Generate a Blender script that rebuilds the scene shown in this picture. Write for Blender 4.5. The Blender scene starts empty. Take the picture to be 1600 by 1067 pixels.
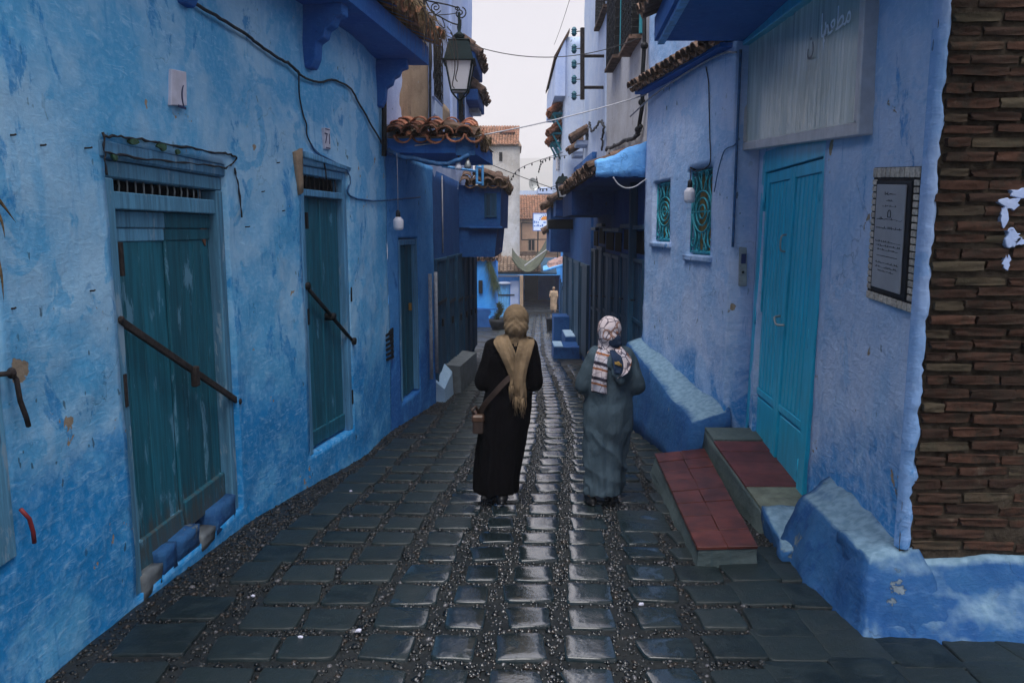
import bpy, bmesh, math, random
import numpy as np
from mathutils import Vector, Matrix, noise as mn
random.seed(7); np.random.seed(7)
R = math.radians
scene = bpy.context.scene
col = scene.collection
# ------------------------------------------------------------------ camera
CAM_H, PITCH, FPX, SLOPE = 1.75, R(8.2), 1200.0, 0.072
cam = bpy.data.cameras.new('camera'); cam.sensor_width = 36; cam.lens = 36*FPX/1600
cam.clip_start = .05; cam.clip_end = 6000
camo = bpy.data.objects.new('camera', cam); col.objects.link(camo)
camo.location = (0, 0, CAM_H); camo.rotation_euler = (R(90)-PITCH, 0, 0)
scene.camera = camo
# ------------------------------------------------------------------ sky and sun (overcast)
SUN_EL, SUN_AZ = R(70), R(188)          # azimuth clockwise from +Y: light comes from behind the camera
w = bpy.data.worlds.new('World'); scene.world = w; w.use_nodes = True
nt = w.node_tree; nt.nodes.clear()
sky = nt.nodes.new('ShaderNodeTexSky'); sky.sky_type = 'NISHITA'; sky.sun_disc = False
sky.sun_elevation = SUN_EL; sky.sun_rotation = SUN_AZ
hs = nt.nodes.new('ShaderNodeHueSaturation'); hs.inputs['Saturation'].default_value = .25
mx = nt.nodes.new('ShaderNodeMix'); mx.data_type = 'RGBA'; mx.inputs['Factor'].default_value = .86
mx.inputs['B'].default_value = (3.05, 2.97, 3.4, 1)     # even cloud deck
bg = nt.nodes.new('ShaderNodeBackground'); bg.inputs['Strength'].default_value = .05
wo = nt.nodes.new('ShaderNodeOutputWorld')
nt.links.new(sky.outputs[0], hs.inputs['Color']); nt.links.new(hs.outputs[0], mx.inputs['A'])
nt.links.new(mx.outputs['Result'], bg.inputs[0]); nt.links.new(bg.outputs[0], wo.inputs[0])
sl = bpy.data.lights.new('sun', 'SUN'); sl.energy = 1.5; sl.angle = R(52); sl.color = (1, .97, .95)
so = bpy.data.objects.new('sun', sl); col.objects.link(so)
sd = Vector((math.sin(SUN_AZ)*math.cos(SUN_EL), math.cos(SUN_AZ)*math.cos(SUN_EL), math.sin(SUN_EL)))
so.rotation_euler = sd.to_track_quat('Z', 'Y').to_euler()
vs = scene.view_settings
vs.view_transform = 'Standard'; vs.look = 'None'; vs.gamma = 1; vs.use_curve_mapping = False; vs.exposure = 2.04
scene.cycles.max_bounces = 6; scene.cycles.diffuse_bounces = 4; scene.cycles.glossy_bounces = 3
scene.cycles.transparent_max_bounces = 6; scene.cycles.volume_bounces = 2

# ------------------------------------------------------------------ geometry helpers
ROOT = {}
def tag(o, label=None, cat=None, group=None, kind=None):
    if label: o['label'] = label
    if cat: o['category'] = cat
    if group: o['group'] = group
    if kind: o['kind'] = kind
    return o
def root(o):
    while o is not None:
        if o.name in ROOT: return ROOT[o.name]
        o = o.parent
    return Vector((0, 0, 0))
def thing(name, loc, label, cat, group=None):
    o = bpy.data.objects.new(name, None); col.objects.link(o)
    o.location = loc; o.empty_display_size = .1
    ROOT[o.name] = Vector(loc)
    return tag(o, label, cat, group)
def obj(name, me, parent=None, M=None, kind=None, label=None):
    o = bpy.data.objects.new(name, me); col.objects.link(o)
    if parent is not None: o.parent = parent
    r = ROOT.get(parent.name, Vector((0, 0, 0))) if parent is not None else Vector((0, 0, 0))
    o.matrix_local = Matrix.Translation(-r) @ (M or Matrix())
    if kind: o['kind'] = kind
    if label: o['label'] = label
    return o
def ray(px, py):
    x = (px-800)/FPX; y = -(py-533.5)/FPX; c, s = math.cos(PITCH), math.sin(PITCH)
    return Vector((x, c+y*s, -s+y*c))
CAMP = Vector((0, 0, CAM_H))
def atY(px, py, Y): d = ray(px, py); return CAMP + d*(Y/d.y)
def atZ(px, py, Z): d = ray(px, py); return CAMP + d*((Z-CAM_H)/d.z)
def gnd(px, py): d = ray(px, py); return CAMP + d*(-CAM_H/(d.z+SLOPE*d.y))
def gz(y): return -SLOPE*min(y, 55)
class Fr:
    """a vertical plane from A to B; u along it, o out of it (to the right of A->B)"""
    def __init__(s, A, B):
        s.A = Vector((A[0], A[1])); s.B = Vector((B[0], B[1])); s.L = (s.B-s.A).length
        s.e = (s.B-s.A)/s.L; s.n = Vector((s.e.y, -s.e.x))
    def w(s, u, z, o=0.):
        p = s.A + s.e*u + s.n*o; return Vector((p.x, p.y, z))
    def px(s, px, py, o=0.):
        d = ray(px, py); A = s.A + s.n*o
        t = (A.x*s.n.x+A.y*s.n.y)/(d.x*s.n.x+d.y*s.n.y); p = CAMP+d*t
        return (Vector((p.x, p.y))-A).dot(s.e), p.z
    def p(s, px, py, o=0.): u, z = s.px(px, py, o); return s.w(u, z, o)
class Path:
    """a wall line through several points, corners cut"""
    def __init__(s, pts, cut=.18):
        P = [Vector(p) for p in pts]; Q = [P[0]]
        for i in range(1, len(P)-1):
            a, b, c = P[i-1], P[i], P[i+1]
            p0 = b+(a-b).normalized()*min(cut, (a-b).length*.4); p2 = b+(c-b).normalized()*min(cut, (c-b).length*.4)
            for k in range(5):
                t = k/4; Q.append(p0*(1-t)**2+b*2*t*(1-t)+p2*t*t)
        Q.append(P[-1]); s.Q = Q; s.S = [0.]
        for i in range(1, len(Q)): s.S.append(s.S[-1]+(Q[i]-Q[i-1]).length)
        s.L = s.S[-1]
    def w(s, u, z, o=0.):
        i = 0
        while i < len(s.Q)-2 and s.S[i+1] < u: i += 1
        a, b = s.Q[i], s.Q[i+1]; e = (b-a).normalized(); n = Vector((e.y, -e.x))
        p = a+e*(u-s.S[i])+n*o
        return Vector((p.x, p.y, z))
    def uy(s, y):           # arclength where the path crosses a given y
        for i in range(len(s.Q)-1):
            a, b = s.Q[i], s.Q[i+1]
            if (a.y-y)*(b.y-y) <= 0 and abs(a.y-b.y) > 1e-6:
                return s.S[i]+(s.S[i+1]-s.S[i])*(y-a.y)/(b.y-a.y)
        return 0.
class MB:
    """collects shapes in world space, links them as one mesh"""
    def __init__(s): s.v = []; s.f = []
    def add(s, vs, fs):
        k = len(s.v); s.v += [Vector(v) for v in vs]; s.f += [tuple(i+k for i in f) for f in fs]; return s
    def hexa(s, c):         # 8 corners: bottom 4 (ccw) then top 4
        return s.add(c, [(3, 2, 1, 0), (4, 5, 6, 7), (0, 1, 5, 4), (1, 2, 6, 5), (2, 3, 7, 6), (3, 0, 4, 7)])
    def lbox(s, fr, u0, u1, z0, z1, o0, o1, j=0.):
        r = lambda: random.uniform(-j, j) if j else 0
        return s.hexa([fr.w(u0+r(), z0+r(), o0), fr.w(u1+r(), z0+r(), o0), fr.w(u1+r(), z0+r(), o1+r()), fr.w(u0+r(), z0+r(), o1+r()),
                       fr.w(u0+r(), z1+r(), o0), fr.w(u1+r(), z1+r(), o0), fr.w(u1+r(), z1+r(), o1+r()), fr.w(u0+r(), z1+r(), o1+r())][::1])
    def quadbox(s, fr, q, o0, o1):   # q: four (u,z) corners, any quad in the plane
        a = [fr.w(u, z, o0) for u, z in q]; b = [fr.w(u, z, o1) for u, z in q]
        return s.add(a+b, [(3, 2, 1, 0), (4, 5, 6, 7), (0, 1, 5, 4), (1, 2, 6, 5), (2, 3, 7, 6), (3, 0, 4, 7)])
    def box(s, x0, x1, y0, y1, z0, z1):
        return s.hexa([(x0, y0, z0), (x1, y0, z0), (x1, y1, z0), (x0, y1, z0), (x0, y0, z1), (x1, y0, z1), (x1, y1, z1), (x0, y1, z1)])
    def tube(s, pts, r, n=6, caps=True):
        pts = [Vector(p) for p in pts]; k = len(s.v); m = len(pts)
        rs = r if isinstance(r, (list, tuple)) else [r]*m
        up = Vector((.12, .31, .94)); prev = None
        for i, p in enumerate(pts):
            d = (pts[min(i+1, m-1)]-pts[max(i-1, 0)]); d = d.normalized() if d.length > 1e-9 else Vector((0, 0, 1))
            if prev is None: a = d.cross(up if abs(d.dot(up)) < .95 else Vector((1, 0, 0))).normalized()
            else:
                a = prev-d*prev.dot(d); a = a.normalized() if a.length > 1e-6 else d.orthogonal().normalized()
            prev = a; b = d.cross(a)
            for q in range(n):
                t = 2*math.pi*q/n; s.v.append(p+(a*math.cos(t)+b*math.sin(t))*rs[i])
        for i in range(m-1):
            for q in range(n):
                q2 = (q+1) % n
                s.f.append((k+i*n+q, k+i*n+q2, k+(i+1)*n+q2, k+(i+1)*n+q))
        if caps:
            s.f.append(tuple(k+q for q in range(n))[::-1]); s.f.append(tuple(k+(m-1)*n+q for q in range(n)))
        return s
    def loft(s, rings, n=20, caps=True):   # rings (cx,cy,cz,rx,ry[,tilt vector none])
        k = len(s.v)
        for (cx, cy, cz, rx, ry) in rings:
            for q in range(n):
                t = 2*math.pi*q/n; s.v.append(Vector((cx+rx*math.cos(t), cy+ry*math.sin(t), cz)))
        m = len(rings)
        for i in range(m-1):
            for q in range(n):
                q2 = (q+1) % n; s.f.append((k+i*n+q, k+i*n+q2, k+(i+1)*n+q2, k+(i+1)*n+q))
        if caps:
            s.f.append(tuple(k+q for q in range(n))[::-1]); s.f.append(tuple(k+(m-1)*n+q for q in range(n)))
        return s
    def ell(s, c, r, n=14, m=9, M=None):
        c = Vector(c); k = len(s.v); M = M or Matrix.Identity(3)
        for i in range(1, m):
            ph = math.pi*i/m
            for q in range(n):
                t = 2*math.pi*q/n
                s.v.append(c+M @ Vector((r[0]*math.sin(ph)*math.cos(t), r[1]*math.sin(ph)*math.sin(t), r[2]*math.cos(ph))))
        a = len(s.v); s.v.append(c+M @ Vector((0, 0, r[2]))); s.v.append(c+M @ Vector((0, 0, -r[2])))
        for q in range(n):
            q2 = (q+1) % n; s.f.append((a, k+q, k+q2)); s.f.append((a+1, k+(m-2)*n+q2, k+(m-2)*n+q))
            for i in range(m-2): s.f.append((k+i*n+q, k+(i+1)*n+q, k+(i+1)*n+q2, k+i*n+q2))
        return s
    def mesh(s, mat, org=Vector((0, 0, 0)), smooth=False, bevel=0., name='m', seg=1):
        me = bpy.data.meshes.new(name)
        me.from_pydata([tuple(v-org) for v in s.v], [], s.f)
        bm = bmesh.new(); bm.from_mesh(me)
        bmesh.ops.recalc_face_normals(bm, faces=bm.faces)
        if bevel:
            bmesh.ops.bevel(bm, geom=[e for e in bm.edges], offset=bevel, segments=seg, profile=.6, affect='EDGES', clamp_overlap=True)
        bm.to_mesh(me); bm.free()
        if smooth: me.polygons.foreach_set('use_smooth', [True]*len(me.polygons))
        if mat: me.materials.append(mat)
        return me
    def build(s, name, mat, parent=None, smooth=False, bevel=0., kind=None, label=None, seg=1):
        return obj(name, s.mesh(mat, Vector((0, 0, 0)), smooth, bevel, name, seg), parent, kind=kind, label=label)
    def single(s, name, mat, label, cat, group=None, smooth=False, bevel=0., org=None):
        """a thing that is one mesh, its origin on it"""
        org = Vector(org) if org is not None else sum(s.v, Vector((0, 0, 0)))/len(s.v)
        o = bpy.data.objects.new(name, s.mesh(mat, org, smooth, bevel, name)); col.objects.link(o); o.location = org
        return tag(o, label, cat, group)
def fbm(p, o=4):
    a = 1.; s = 0.
    for _ in range(o): s += a*mn.noise(p); p = p*2.03; a *= .5
    return s
def wall_sheet(W, u0, u1, zb, zt, holes=(), res=.06, amp=.012, seed=0, ret0=.3, ret1=.3, cap=True, edge=None):
    """an uneven plastered wall: displaced grid with recessed openings (u0,u1,z0,z1,depth). zb, zt: numbers or functions of u"""
    fb = zb if callable(zb) else (lambda u: zb); ft = zt if callable(zt) else (lambda u: zt)
    def lines(a, b, snaps):
        n = max(2, int((b-a)/res)); L = [a+(b-a)*i/n for i in range(n+1)]
        for q in snaps:
            if a+1e-4 < q < b-1e-4:
                i = min(range(1, n), key=lambda i: abs(L[i]-q)); L[i] = q
        return sorted(set(L))
    U = lines(u0, u1, [h[i] for h in holes for i in (0, 1)])
    flat = not callable(zb) and not callable(zt)
    z0 = min(fb(u) for u in U); z1 = max(ft(u) for u in U)
    Z = lines(z0, z1, [h[i] for h in holes for i in (2, 3)])
    sv = Vector((seed*7.3, seed*3.1, seed*1.7)); V = []; idx = {}; F = []
    def vert(i, j):
        if (i, j) in idx: return idx[i, j]
        u, z = U[i], Z[j]
        if not flat: z = min(max(z, fb(u)), ft(u))
        p = W.w(u, z) ; q = p+sv
        d = amp*(fbm(q*.9, 3)*1.3+fbm(q*4.5, 3)*.45)
        if edge: d += edge(u, z)
        idx[i, j] = len(V); V.append(W.w(u, z, d)); return idx[i, j]
    nu, nz = len(U), len(Z)
    inh = lambda u, z: any(h[0]-1e-5 < u < h[1]+1e-5 and h[2]-1e-5 < z < h[3]+1e-5 for h in holes)
    solid = set()
    for i in range(nu-1):
        um = (U[i]+U[i+1])/2
        for j in range(nz-1):
            zm = (Z[j]+Z[j+1])/2
            if inh(um, zm): continue
            if not flat and (Z[j+1] <= fb(um) or Z[j] >= ft(um)): continue
            solid.add((i, j)); F.append((vert(i, j), vert(i+1, j), vert(i+1, j+1), vert(i, j+1)))
    # reveals of the openings
    for h in holes:
        ii = [i for i in range(nu) if h[0]-1e-5 <= U[i] <= h[1]+1e-5]; jj = [j for j in range(nz) if h[2]-1e-5 <= Z[j] <= h[3]+1e-5]
        loop = [(i, jj[0]) for i in ii]+[(ii[-1], j) for j in jj[1:]]+[(i, jj[-1]) for i in ii[-2::-1]]+[(ii[0], j) for j in jj[-2:0:-1]]
        bk = []
        for (i, j) in loop: bk.append(len(V)); V.append(W.w(U[i], Z[j], -h[4]))
        n = len(loop)
        for k in range(n):
            k2 = (k+1) % n; F.append((vert(*loop[k]), bk[k], bk[k2], vert(*loop[k2])))
        F.append(tuple(bk))
    # returns at the ends and on top
    for i, r in ((0, ret0), (nu-1, ret1)):
        if not r: continue
        c = [j for j in range(nz) if (i, j) in idx]; bk = []
        steps = max(1, int(r/.15))
        cols_ = [[idx[i, j] for j in c]]
        for s_ in range(1, steps+1):
            cl = []
            for j in c:
                p = V[idx[i, j]]; o = -r*s_/steps; q = W.w(U[i], p.z, o); e_ = (W.w(U[i], p.z)-W.w(U[i]+(.01 if i == 0 else -.01), p.z)).normalized()
                V.append(q+e_*amp*fbm(q*3+sv, 3)*.7); cl.append(len(V)-1)
            cols_.append(cl)
        for a, b in zip(cols_[:-1], cols_[1:]):
            for k in range(len(c)-1): F.append((a[k], a[k+1], b[k+1], b[k]))
    if cap:
        top = [max((j for j in range(nz) if (i, j) in idx), default=None) for i in range(nu)]
        pr = None
        for i in range(nu):
            if top[i] is None: pr = None; continue
            a = idx[i, top[i]]; V.append(W.w(U[i], V[a].z, -.3)); b = len(V)-1
            if pr: F.append((pr[0], pr[1], b, a))
            pr = (a, b)
    m = MB(); m.v = V; m.f = F
    return m
def lumpy(m, amp, sc, seed=0, sub=0):
    """subdivide and roughen a shape"""
    bm = bmesh.new(); vs_ = [bm.verts.new(v) for v in m.v]
    for f in m.f:
        try: bm.faces.new([vs_[i] for i in f])
        except ValueError: pass
    bmesh.ops.remove_doubles(bm, verts=bm.verts, dist=1e-5)
    if sub: bmesh.ops.subdivide_edges(bm, edges=bm.edges, cuts=sub, use_grid_fill=True)
    bm.normal_update(); bmesh.ops.recalc_face_normals(bm, faces=bm.faces); bm.normal_update()
    s = Vector((seed*5.1, seed*2.3, seed*9.7))
    for v in bm.verts: v.co += v.normal*amp*fbm((v.co+s)*sc, 4)
    bm.verts.index_update()
    r = MB(); r.v = [v.co.copy() for v in bm.verts]; r.f = [tuple(v.index for v in f.verts) for f in bm.faces]; bm.free()
    return r

# ------------------------------------------------------------------ materials
class NM:
    def __init__(s, name):
        s.mat = bpy.data.materials.new(name); s.mat.use_nodes = True; s.t = s.mat.node_tree; s.t.nodes.clear()
        s.out = s.n('ShaderNodeOutputMaterial'); s.b = s.n('ShaderNodeBsdfPrincipled'); s.l(s.b.outputs[0], s.out.inputs[0])
        s.pos = s.n('ShaderNodeNewGeometry').outputs['Position']
    def n(s, ty): return s.t.nodes.new(ty)
    def l(s, a, b): s.t.links.new(a, b)
    def put(s, sock, v):
        if isinstance(v, bpy.types.NodeSocket): s.l(v, sock)
        elif isinstance(v, (tuple, list)) and len(v) == 3 and sock.type == 'RGBA': sock.default_value = (*v, 1)
        else: sock.default_value = v
    def map(s, v, sc=(1, 1, 1), loc=(0, 0, 0)):
        m = s.n('ShaderNodeMapping'); s.l(v, m.inputs[0]); m.inputs['Scale'].default_value = sc; m.inputs['Location'].default_value = loc; return m.outputs[0]
    def noise(s, v, scale, detail=4, rough=.55, dist=0.):
        n = s.n('ShaderNodeTexNoise'); s.l(v, n.inputs['Vector']); n.inputs['Scale'].default_value = scale
        n.inputs['Detail'].default_value = detail; n.inputs['Roughness'].default_value = rough; n.inputs['Distortion'].default_value = dist
        return n.outputs[0]
    def vor(s, v, scale, feat='F1', out='Distance', rnd=1.):
        n = s.n('ShaderNodeTexVoronoi'); n.feature = feat; s.l(v, n.inputs['Vector']); n.inputs['Scale'].default_value = scale; n.inputs['Randomness'].default_value = rnd
        return n.outputs[out]
    def step(s, f, a, b):     # smooth 0..1 between a and b
        n = s.n('ShaderNodeMapRange'); n.interpolation_type = 'SMOOTHSTEP'; s.l(f, n.inputs[0])
        n.inputs[1].default_value = a; n.inputs[2].default_value = b; return n.outputs[0]
    def ma(s, op, a, b=0., c=None):
        n = s.n('ShaderNodeMath'); n.operation = op; s.put(n.inputs[0], a); s.put(n.inputs[1], b)
        if c is not None: s.put(n.inputs[2], c)
        return n.outputs[0]
    def mix(s, f, a, b):
        n = s.n('ShaderNodeMix'); n.data_type = 'RGBA'; s.put(n.inputs['Factor'], f); s.put(n.inputs['A'], a); s.put(n.inputs['B'], b); return n.outputs['Result']
    def sep(s, v):
        n = s.n('ShaderNodeSeparateXYZ'); s.l(v, n.inputs[0]); return n.outputs
    def rnd(s): return s.n('ShaderNodeObjectInfo').outputs['Random']
    def attr(s, name):
        n = s.n('ShaderNodeAttribute'); n.attribute_name = name; return n.outputs['Fac']
    def bump(s, h, strength=.3, dist=.01, prev=None):
        n = s.n('ShaderNodeBump'); s.l(h, n.inputs['Height']); n.inputs['Strength'].default_value = strength; n.inputs['Distance'].default_value = dist
        if prev is not None: s.l(prev, n.inputs['Normal'])
        return n.outputs[0]
    def done(s, color, rough=.8, normal=None, spec=.3, metal=0., **kw):
        s.put(s.b.inputs['Base Color'], color); s.put(s.b.inputs['Roughness'], rough); s.put(s.b.inputs['Specular IOR Level'], spec); s.put(s.b.inputs['Metallic'], metal)
        if normal is not None: s.l(normal, s.b.inputs['Normal'])
        for k, v in kw.items(): s.put(s.b.inputs[k], v)
        return s.mat
def plaster(name, pale, mid, deep, chip=(.42, .34, .25), dado=None, dado_soft=.35, patch=.56, chipth=.71, seed=0., rough=.85, bmp=.5, speck=.7):
    m = NM(name); P = m.map(m.pos, loc=(seed*3.7, seed*1.9, seed*2.3)); xyz = m.sep(m.pos)
    c = m.mix(m.step(m.noise(P, 1.1, 6, .65, .4), .36, .62), mid, pale)
    streak = m.noise(m.map(P, (5, 5, .7)), 1.3, 5, .6)
    c = m.mix(m.ma('MULTIPLY', m.step(streak, .5, .72), .55), c, mid)
    pn = m.noise(P, 2.1, 7, .62, .8)
    c = m.mix(m.ma('MULTIPLY', m.step(pn, patch, patch+.035), .75), c, mid)
    pn2 = m.noise(m.map(P, (1, 1, .55), (9, 4, 1)), 2.9, 8, .7, .5)
    c = m.mix(m.ma('MULTIPLY', m.step(pn2, patch+.05, patch+.10), .8), c, deep)
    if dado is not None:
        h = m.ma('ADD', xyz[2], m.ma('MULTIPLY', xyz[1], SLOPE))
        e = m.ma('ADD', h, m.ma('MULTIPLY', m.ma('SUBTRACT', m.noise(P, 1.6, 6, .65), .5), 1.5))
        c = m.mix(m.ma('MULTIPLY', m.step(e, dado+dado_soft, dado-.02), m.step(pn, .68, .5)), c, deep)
    # brush strokes, wash marks and hair cracks
    br = m.noise(m.map(P, (2.2, 2.2, 9), (3, 1, 7)), 3.4, 4, .7, 1.2)
    c = m.mix(m.ma('MULTIPLY', m.step(br, .54, .70), .38), c, tuple(min(1, x*1.22+.04) for x in pale))
    drip = m.noise(m.map(P, (13, 13, .55), (1, 5, 2)), 1.5, 4, .6)
    c = m.mix(m.ma('MULTIPLY', m.ma('MULTIPLY', m.step(drip, .60, .70), m.step(m.noise(P, .9, 3), .42, .62)), .55), c, deep)
    wob = m.n('ShaderNodeVectorMath'); wob.operation = 'ADD'; nz_ = m.n('ShaderNodeTexNoise'); nz_.inputs['Scale'].default_value = 2.3; nz_.inputs['Detail'].default_value = 5; m.l(P, nz_.inputs['Vector']); m.l(P, wob.inputs[0]); m.l(nz_.outputs['Color'], wob.inputs[1])
    crk = m.ma('MULTIPLY', m.step(m.vor(wob.outputs[0], 1.35, 'DISTANCE_TO_EDGE'), .007, .002), m.step(m.noise(P, 1.3, 3), .54, .66))
    c = m.mix(m.ma('MULTIPLY', crk, .3), c, tuple(x*.25 for x in deep))
    fine = m.noise(P, 22, 6, .65)
    c = m.mix(m.ma('MULTIPLY', m.step(fine, .42, .7), .22), c, tuple(min(1, x*1.25+.03) for x in pale))
    ch = m.noise(P, 3.3, 9, .62, .3)
    chf = m.step(ch, chipth, chipth+.012)
    c = m.mix(chf, c, m.mix(m.noise(P, 30, 3), chip, tuple(x*.55 for x in chip)))
    sp = m.noise(m.map(P, (1, 1, .6)), 17, 2, .5)
    spf = m.ma('MULTIPLY', m.step(sp, speck, speck+.03), m.step(m.noise(P, .8, 2), .45, .6))
    c = m.mix(m.ma('MULTIPLY', spf, .7), c, (.02, .05, .07))
    hgt = m.ma('SUBTRACT', m.ma('ADD', m.ma('MULTIPLY', m.noise(P, 5.5, 6, .55), .9), m.ma('MULTIPLY', fine, .2)), m.ma('MULTIPLY', m.ma('ADD', chf, crk), .25))
    hgt = m.ma('ADD', hgt, m.ma('MULTIPLY', br, .25))
    hgt = m.ma('ADD', hgt, m.ma('MULTIPLY', m.step(pn2, patch+.05, patch+.07), -.06))
    return m.done(c, rough, m.bump(hgt, bmp, .02), .25)
def simple(name, colr, rough=.6, var=.25, scale=8, metal=0., bmp=.2, spec=.4, rndamp=0., stretch=(1, 1, 1)):
    m = NM(name); n = m.noise(m.map(m.pos, stretch), scale, 5, .6)
    c = m.mix(m.step(n, .3, .7), tuple(x*(1-var) for x in colr), tuple(min(1, x*(1+var)) for x in colr))
    if rndamp:
        h = m.n('ShaderNodeHueSaturation'); m.l(c, h.inputs['Color']); m.l(m.ma('ADD', m.ma('MULTIPLY', m.rnd(), 2*rndamp), 1-rndamp), h.inputs['Value']); c = h.outputs[0]
    return m.done(c, rough, m.bump(m.noise(m.map(m.pos, stretch), scale*5, 4), bmp, .005), spec, metal)
def painted_wood(name, base, worn, under, wear=.58, low=None, seed=0., ox=0.):
    m = NM(name); P = m.map(m.pos, loc=(seed*2.1, seed*3.3, seed)); xyz = m.sep(m.pos)
    g = m.noise(m.map(P, (14, 14, .8)), 2.2, 6, .65)
    c = m.mix(m.step(g, .35, .65), tuple(x*.72 for x in base), tuple(x*1.2 for x in base))
    h = m.n('ShaderNodeHueSaturation'); m.l(c, h.inputs['Color']); m.l(m.ma('ADD', m.ma('MULTIPLY', m.rnd(), .4), .8), h.inputs['Value']); c = h.outputs[0]
    wn = m.noise(m.map(P, (3, 3, .9)), 2.2, 8, .7, .3)
    if low is not None:       # the paint has come off lower down, unevenly
        hh = m.ma('ADD', xyz[2], m.ma('MULTIPLY', xyz[1], SLOPE))
        wl = m.ma('ADD', m.step(hh, low, low-.9), m.ma('MULTIPLY', m.noise(m.map(P, (9, 9, 1.3)), 2.4, 7, .7), 1.5))
        c = m.mix(m.ma('MULTIPLY', m.step(wl, 1.35, 1.75), .75), c, under)
    c = m.mix(m.ma('MULTIPLY', m.step(wn, wear, wear+.06), .75), c, worn)
    fl = m.noise(m.map(P, (20, 20, 3)), 2, 5, .7)
    c = m.mix(m.ma('MULTIPLY', m.step(fl, .64, .7), .6), c, worn)
    c = m.mix(m.ma('MULTIPLY', m.step(fl, .36, .3), .5), c, tuple(x*.4 for x in under))
    return m.done(c, .62, m.bump(m.ma('ADD', g, m.ma('MULTIPLY', fl, .5)), .45, .006), .35)
PALE, MID, DEEP = (.30, .48, .80), (.095, .30, .68), (.022, .155, .50)
M_ = {}
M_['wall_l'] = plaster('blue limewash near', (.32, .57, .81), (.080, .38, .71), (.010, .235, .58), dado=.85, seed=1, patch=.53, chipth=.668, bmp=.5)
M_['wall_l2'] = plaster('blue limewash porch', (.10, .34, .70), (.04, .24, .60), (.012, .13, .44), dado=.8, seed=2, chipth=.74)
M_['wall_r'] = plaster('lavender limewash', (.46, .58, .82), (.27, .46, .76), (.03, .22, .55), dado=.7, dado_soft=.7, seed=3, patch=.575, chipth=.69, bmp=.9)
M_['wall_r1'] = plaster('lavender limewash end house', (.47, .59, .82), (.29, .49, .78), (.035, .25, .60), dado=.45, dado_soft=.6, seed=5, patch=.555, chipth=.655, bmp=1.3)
M_['deepblue'] = plaster('deep blue paint', (.012, .085, .27), (.007, .056, .21), (.005, .04, .16), seed=6, chipth=.76, patch=.57)
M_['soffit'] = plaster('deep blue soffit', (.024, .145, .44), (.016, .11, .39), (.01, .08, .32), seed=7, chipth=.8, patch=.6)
M_['plinth'] = plaster('blue plinth', (.022, .100, .25), (.010, .066, .215), (.005, .038, .14), chip=(.17, .23, .29), seed=8, patch=.58, chipth=.655, bmp=1.)
M_['plinthtop0'] = plaster('worn plinth top', (.34, .48, .62), (.24, .40, .6), (.10, .27, .5), chip=(.2, .22, .2), seed=9, patch=.62, chipth=.68)
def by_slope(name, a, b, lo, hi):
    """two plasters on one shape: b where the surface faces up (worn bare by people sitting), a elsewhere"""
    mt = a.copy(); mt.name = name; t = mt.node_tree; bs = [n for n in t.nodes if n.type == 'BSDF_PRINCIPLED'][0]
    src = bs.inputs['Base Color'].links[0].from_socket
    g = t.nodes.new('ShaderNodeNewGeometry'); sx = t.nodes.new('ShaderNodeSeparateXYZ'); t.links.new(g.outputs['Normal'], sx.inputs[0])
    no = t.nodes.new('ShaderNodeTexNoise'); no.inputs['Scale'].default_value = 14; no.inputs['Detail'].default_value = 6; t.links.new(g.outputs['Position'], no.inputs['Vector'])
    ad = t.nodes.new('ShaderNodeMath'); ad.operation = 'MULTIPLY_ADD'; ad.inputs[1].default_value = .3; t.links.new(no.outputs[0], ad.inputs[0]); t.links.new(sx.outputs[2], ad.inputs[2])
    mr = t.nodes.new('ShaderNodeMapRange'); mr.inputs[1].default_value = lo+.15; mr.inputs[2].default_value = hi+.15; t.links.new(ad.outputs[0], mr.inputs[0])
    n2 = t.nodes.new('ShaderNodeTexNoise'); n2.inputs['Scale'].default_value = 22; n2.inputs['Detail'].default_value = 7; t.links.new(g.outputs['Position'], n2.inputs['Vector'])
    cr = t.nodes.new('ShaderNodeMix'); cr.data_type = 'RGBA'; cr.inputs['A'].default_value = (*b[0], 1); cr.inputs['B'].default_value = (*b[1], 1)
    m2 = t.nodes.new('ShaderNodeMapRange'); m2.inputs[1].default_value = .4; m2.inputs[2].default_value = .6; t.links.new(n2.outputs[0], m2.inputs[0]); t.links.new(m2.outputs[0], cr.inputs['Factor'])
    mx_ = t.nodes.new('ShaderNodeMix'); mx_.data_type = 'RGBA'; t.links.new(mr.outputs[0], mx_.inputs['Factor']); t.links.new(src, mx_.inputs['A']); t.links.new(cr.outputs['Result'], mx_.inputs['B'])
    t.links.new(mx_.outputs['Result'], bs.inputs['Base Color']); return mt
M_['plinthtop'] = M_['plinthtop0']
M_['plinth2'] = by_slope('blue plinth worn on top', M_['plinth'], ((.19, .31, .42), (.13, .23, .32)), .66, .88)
M_['pale'] = plaster('pale blue render', (.50, .60, .85), (.38, .5, .8), (.2, .36, .7), chip=(.3, .25, .2), seed=10, patch=.62, chipth=.75)
M_['white'] = plaster('weathered white render', (.60, .60, .62), (.48, .47, .47), (.33, .31, .29), chip=(.3, .26, .22), seed=11, patch=.58, chipth=.72)
M_['bwhite'] = plaster('bluish white render', (.55, .64, .82), (.42, .54, .78), (.33, .46, .72), chip=(.4, .38, .35), seed=12, patch=.62, chipth=.78)
M_['tower'] = plaster('stained beige white render', (.50, .47, .43), (.38, .345, .30), (.25, .215, .18), chip=(.55, .54, .52), seed=34, patch=.55, chipth=.62)
M_['brownstain'] = plaster('bare brown render', (.36, .27, .19), (.27, .20, .14), (.14, .1, .08), chip=(.5, .45, .4), seed=13, patch=.55)
M_['pink'] = plaster('ochre pink render', (.52, .34, .24), (.44, .28, .19), (.33, .22, .16), chip=(.5, .42, .36), seed=14, patch=.6)
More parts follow.
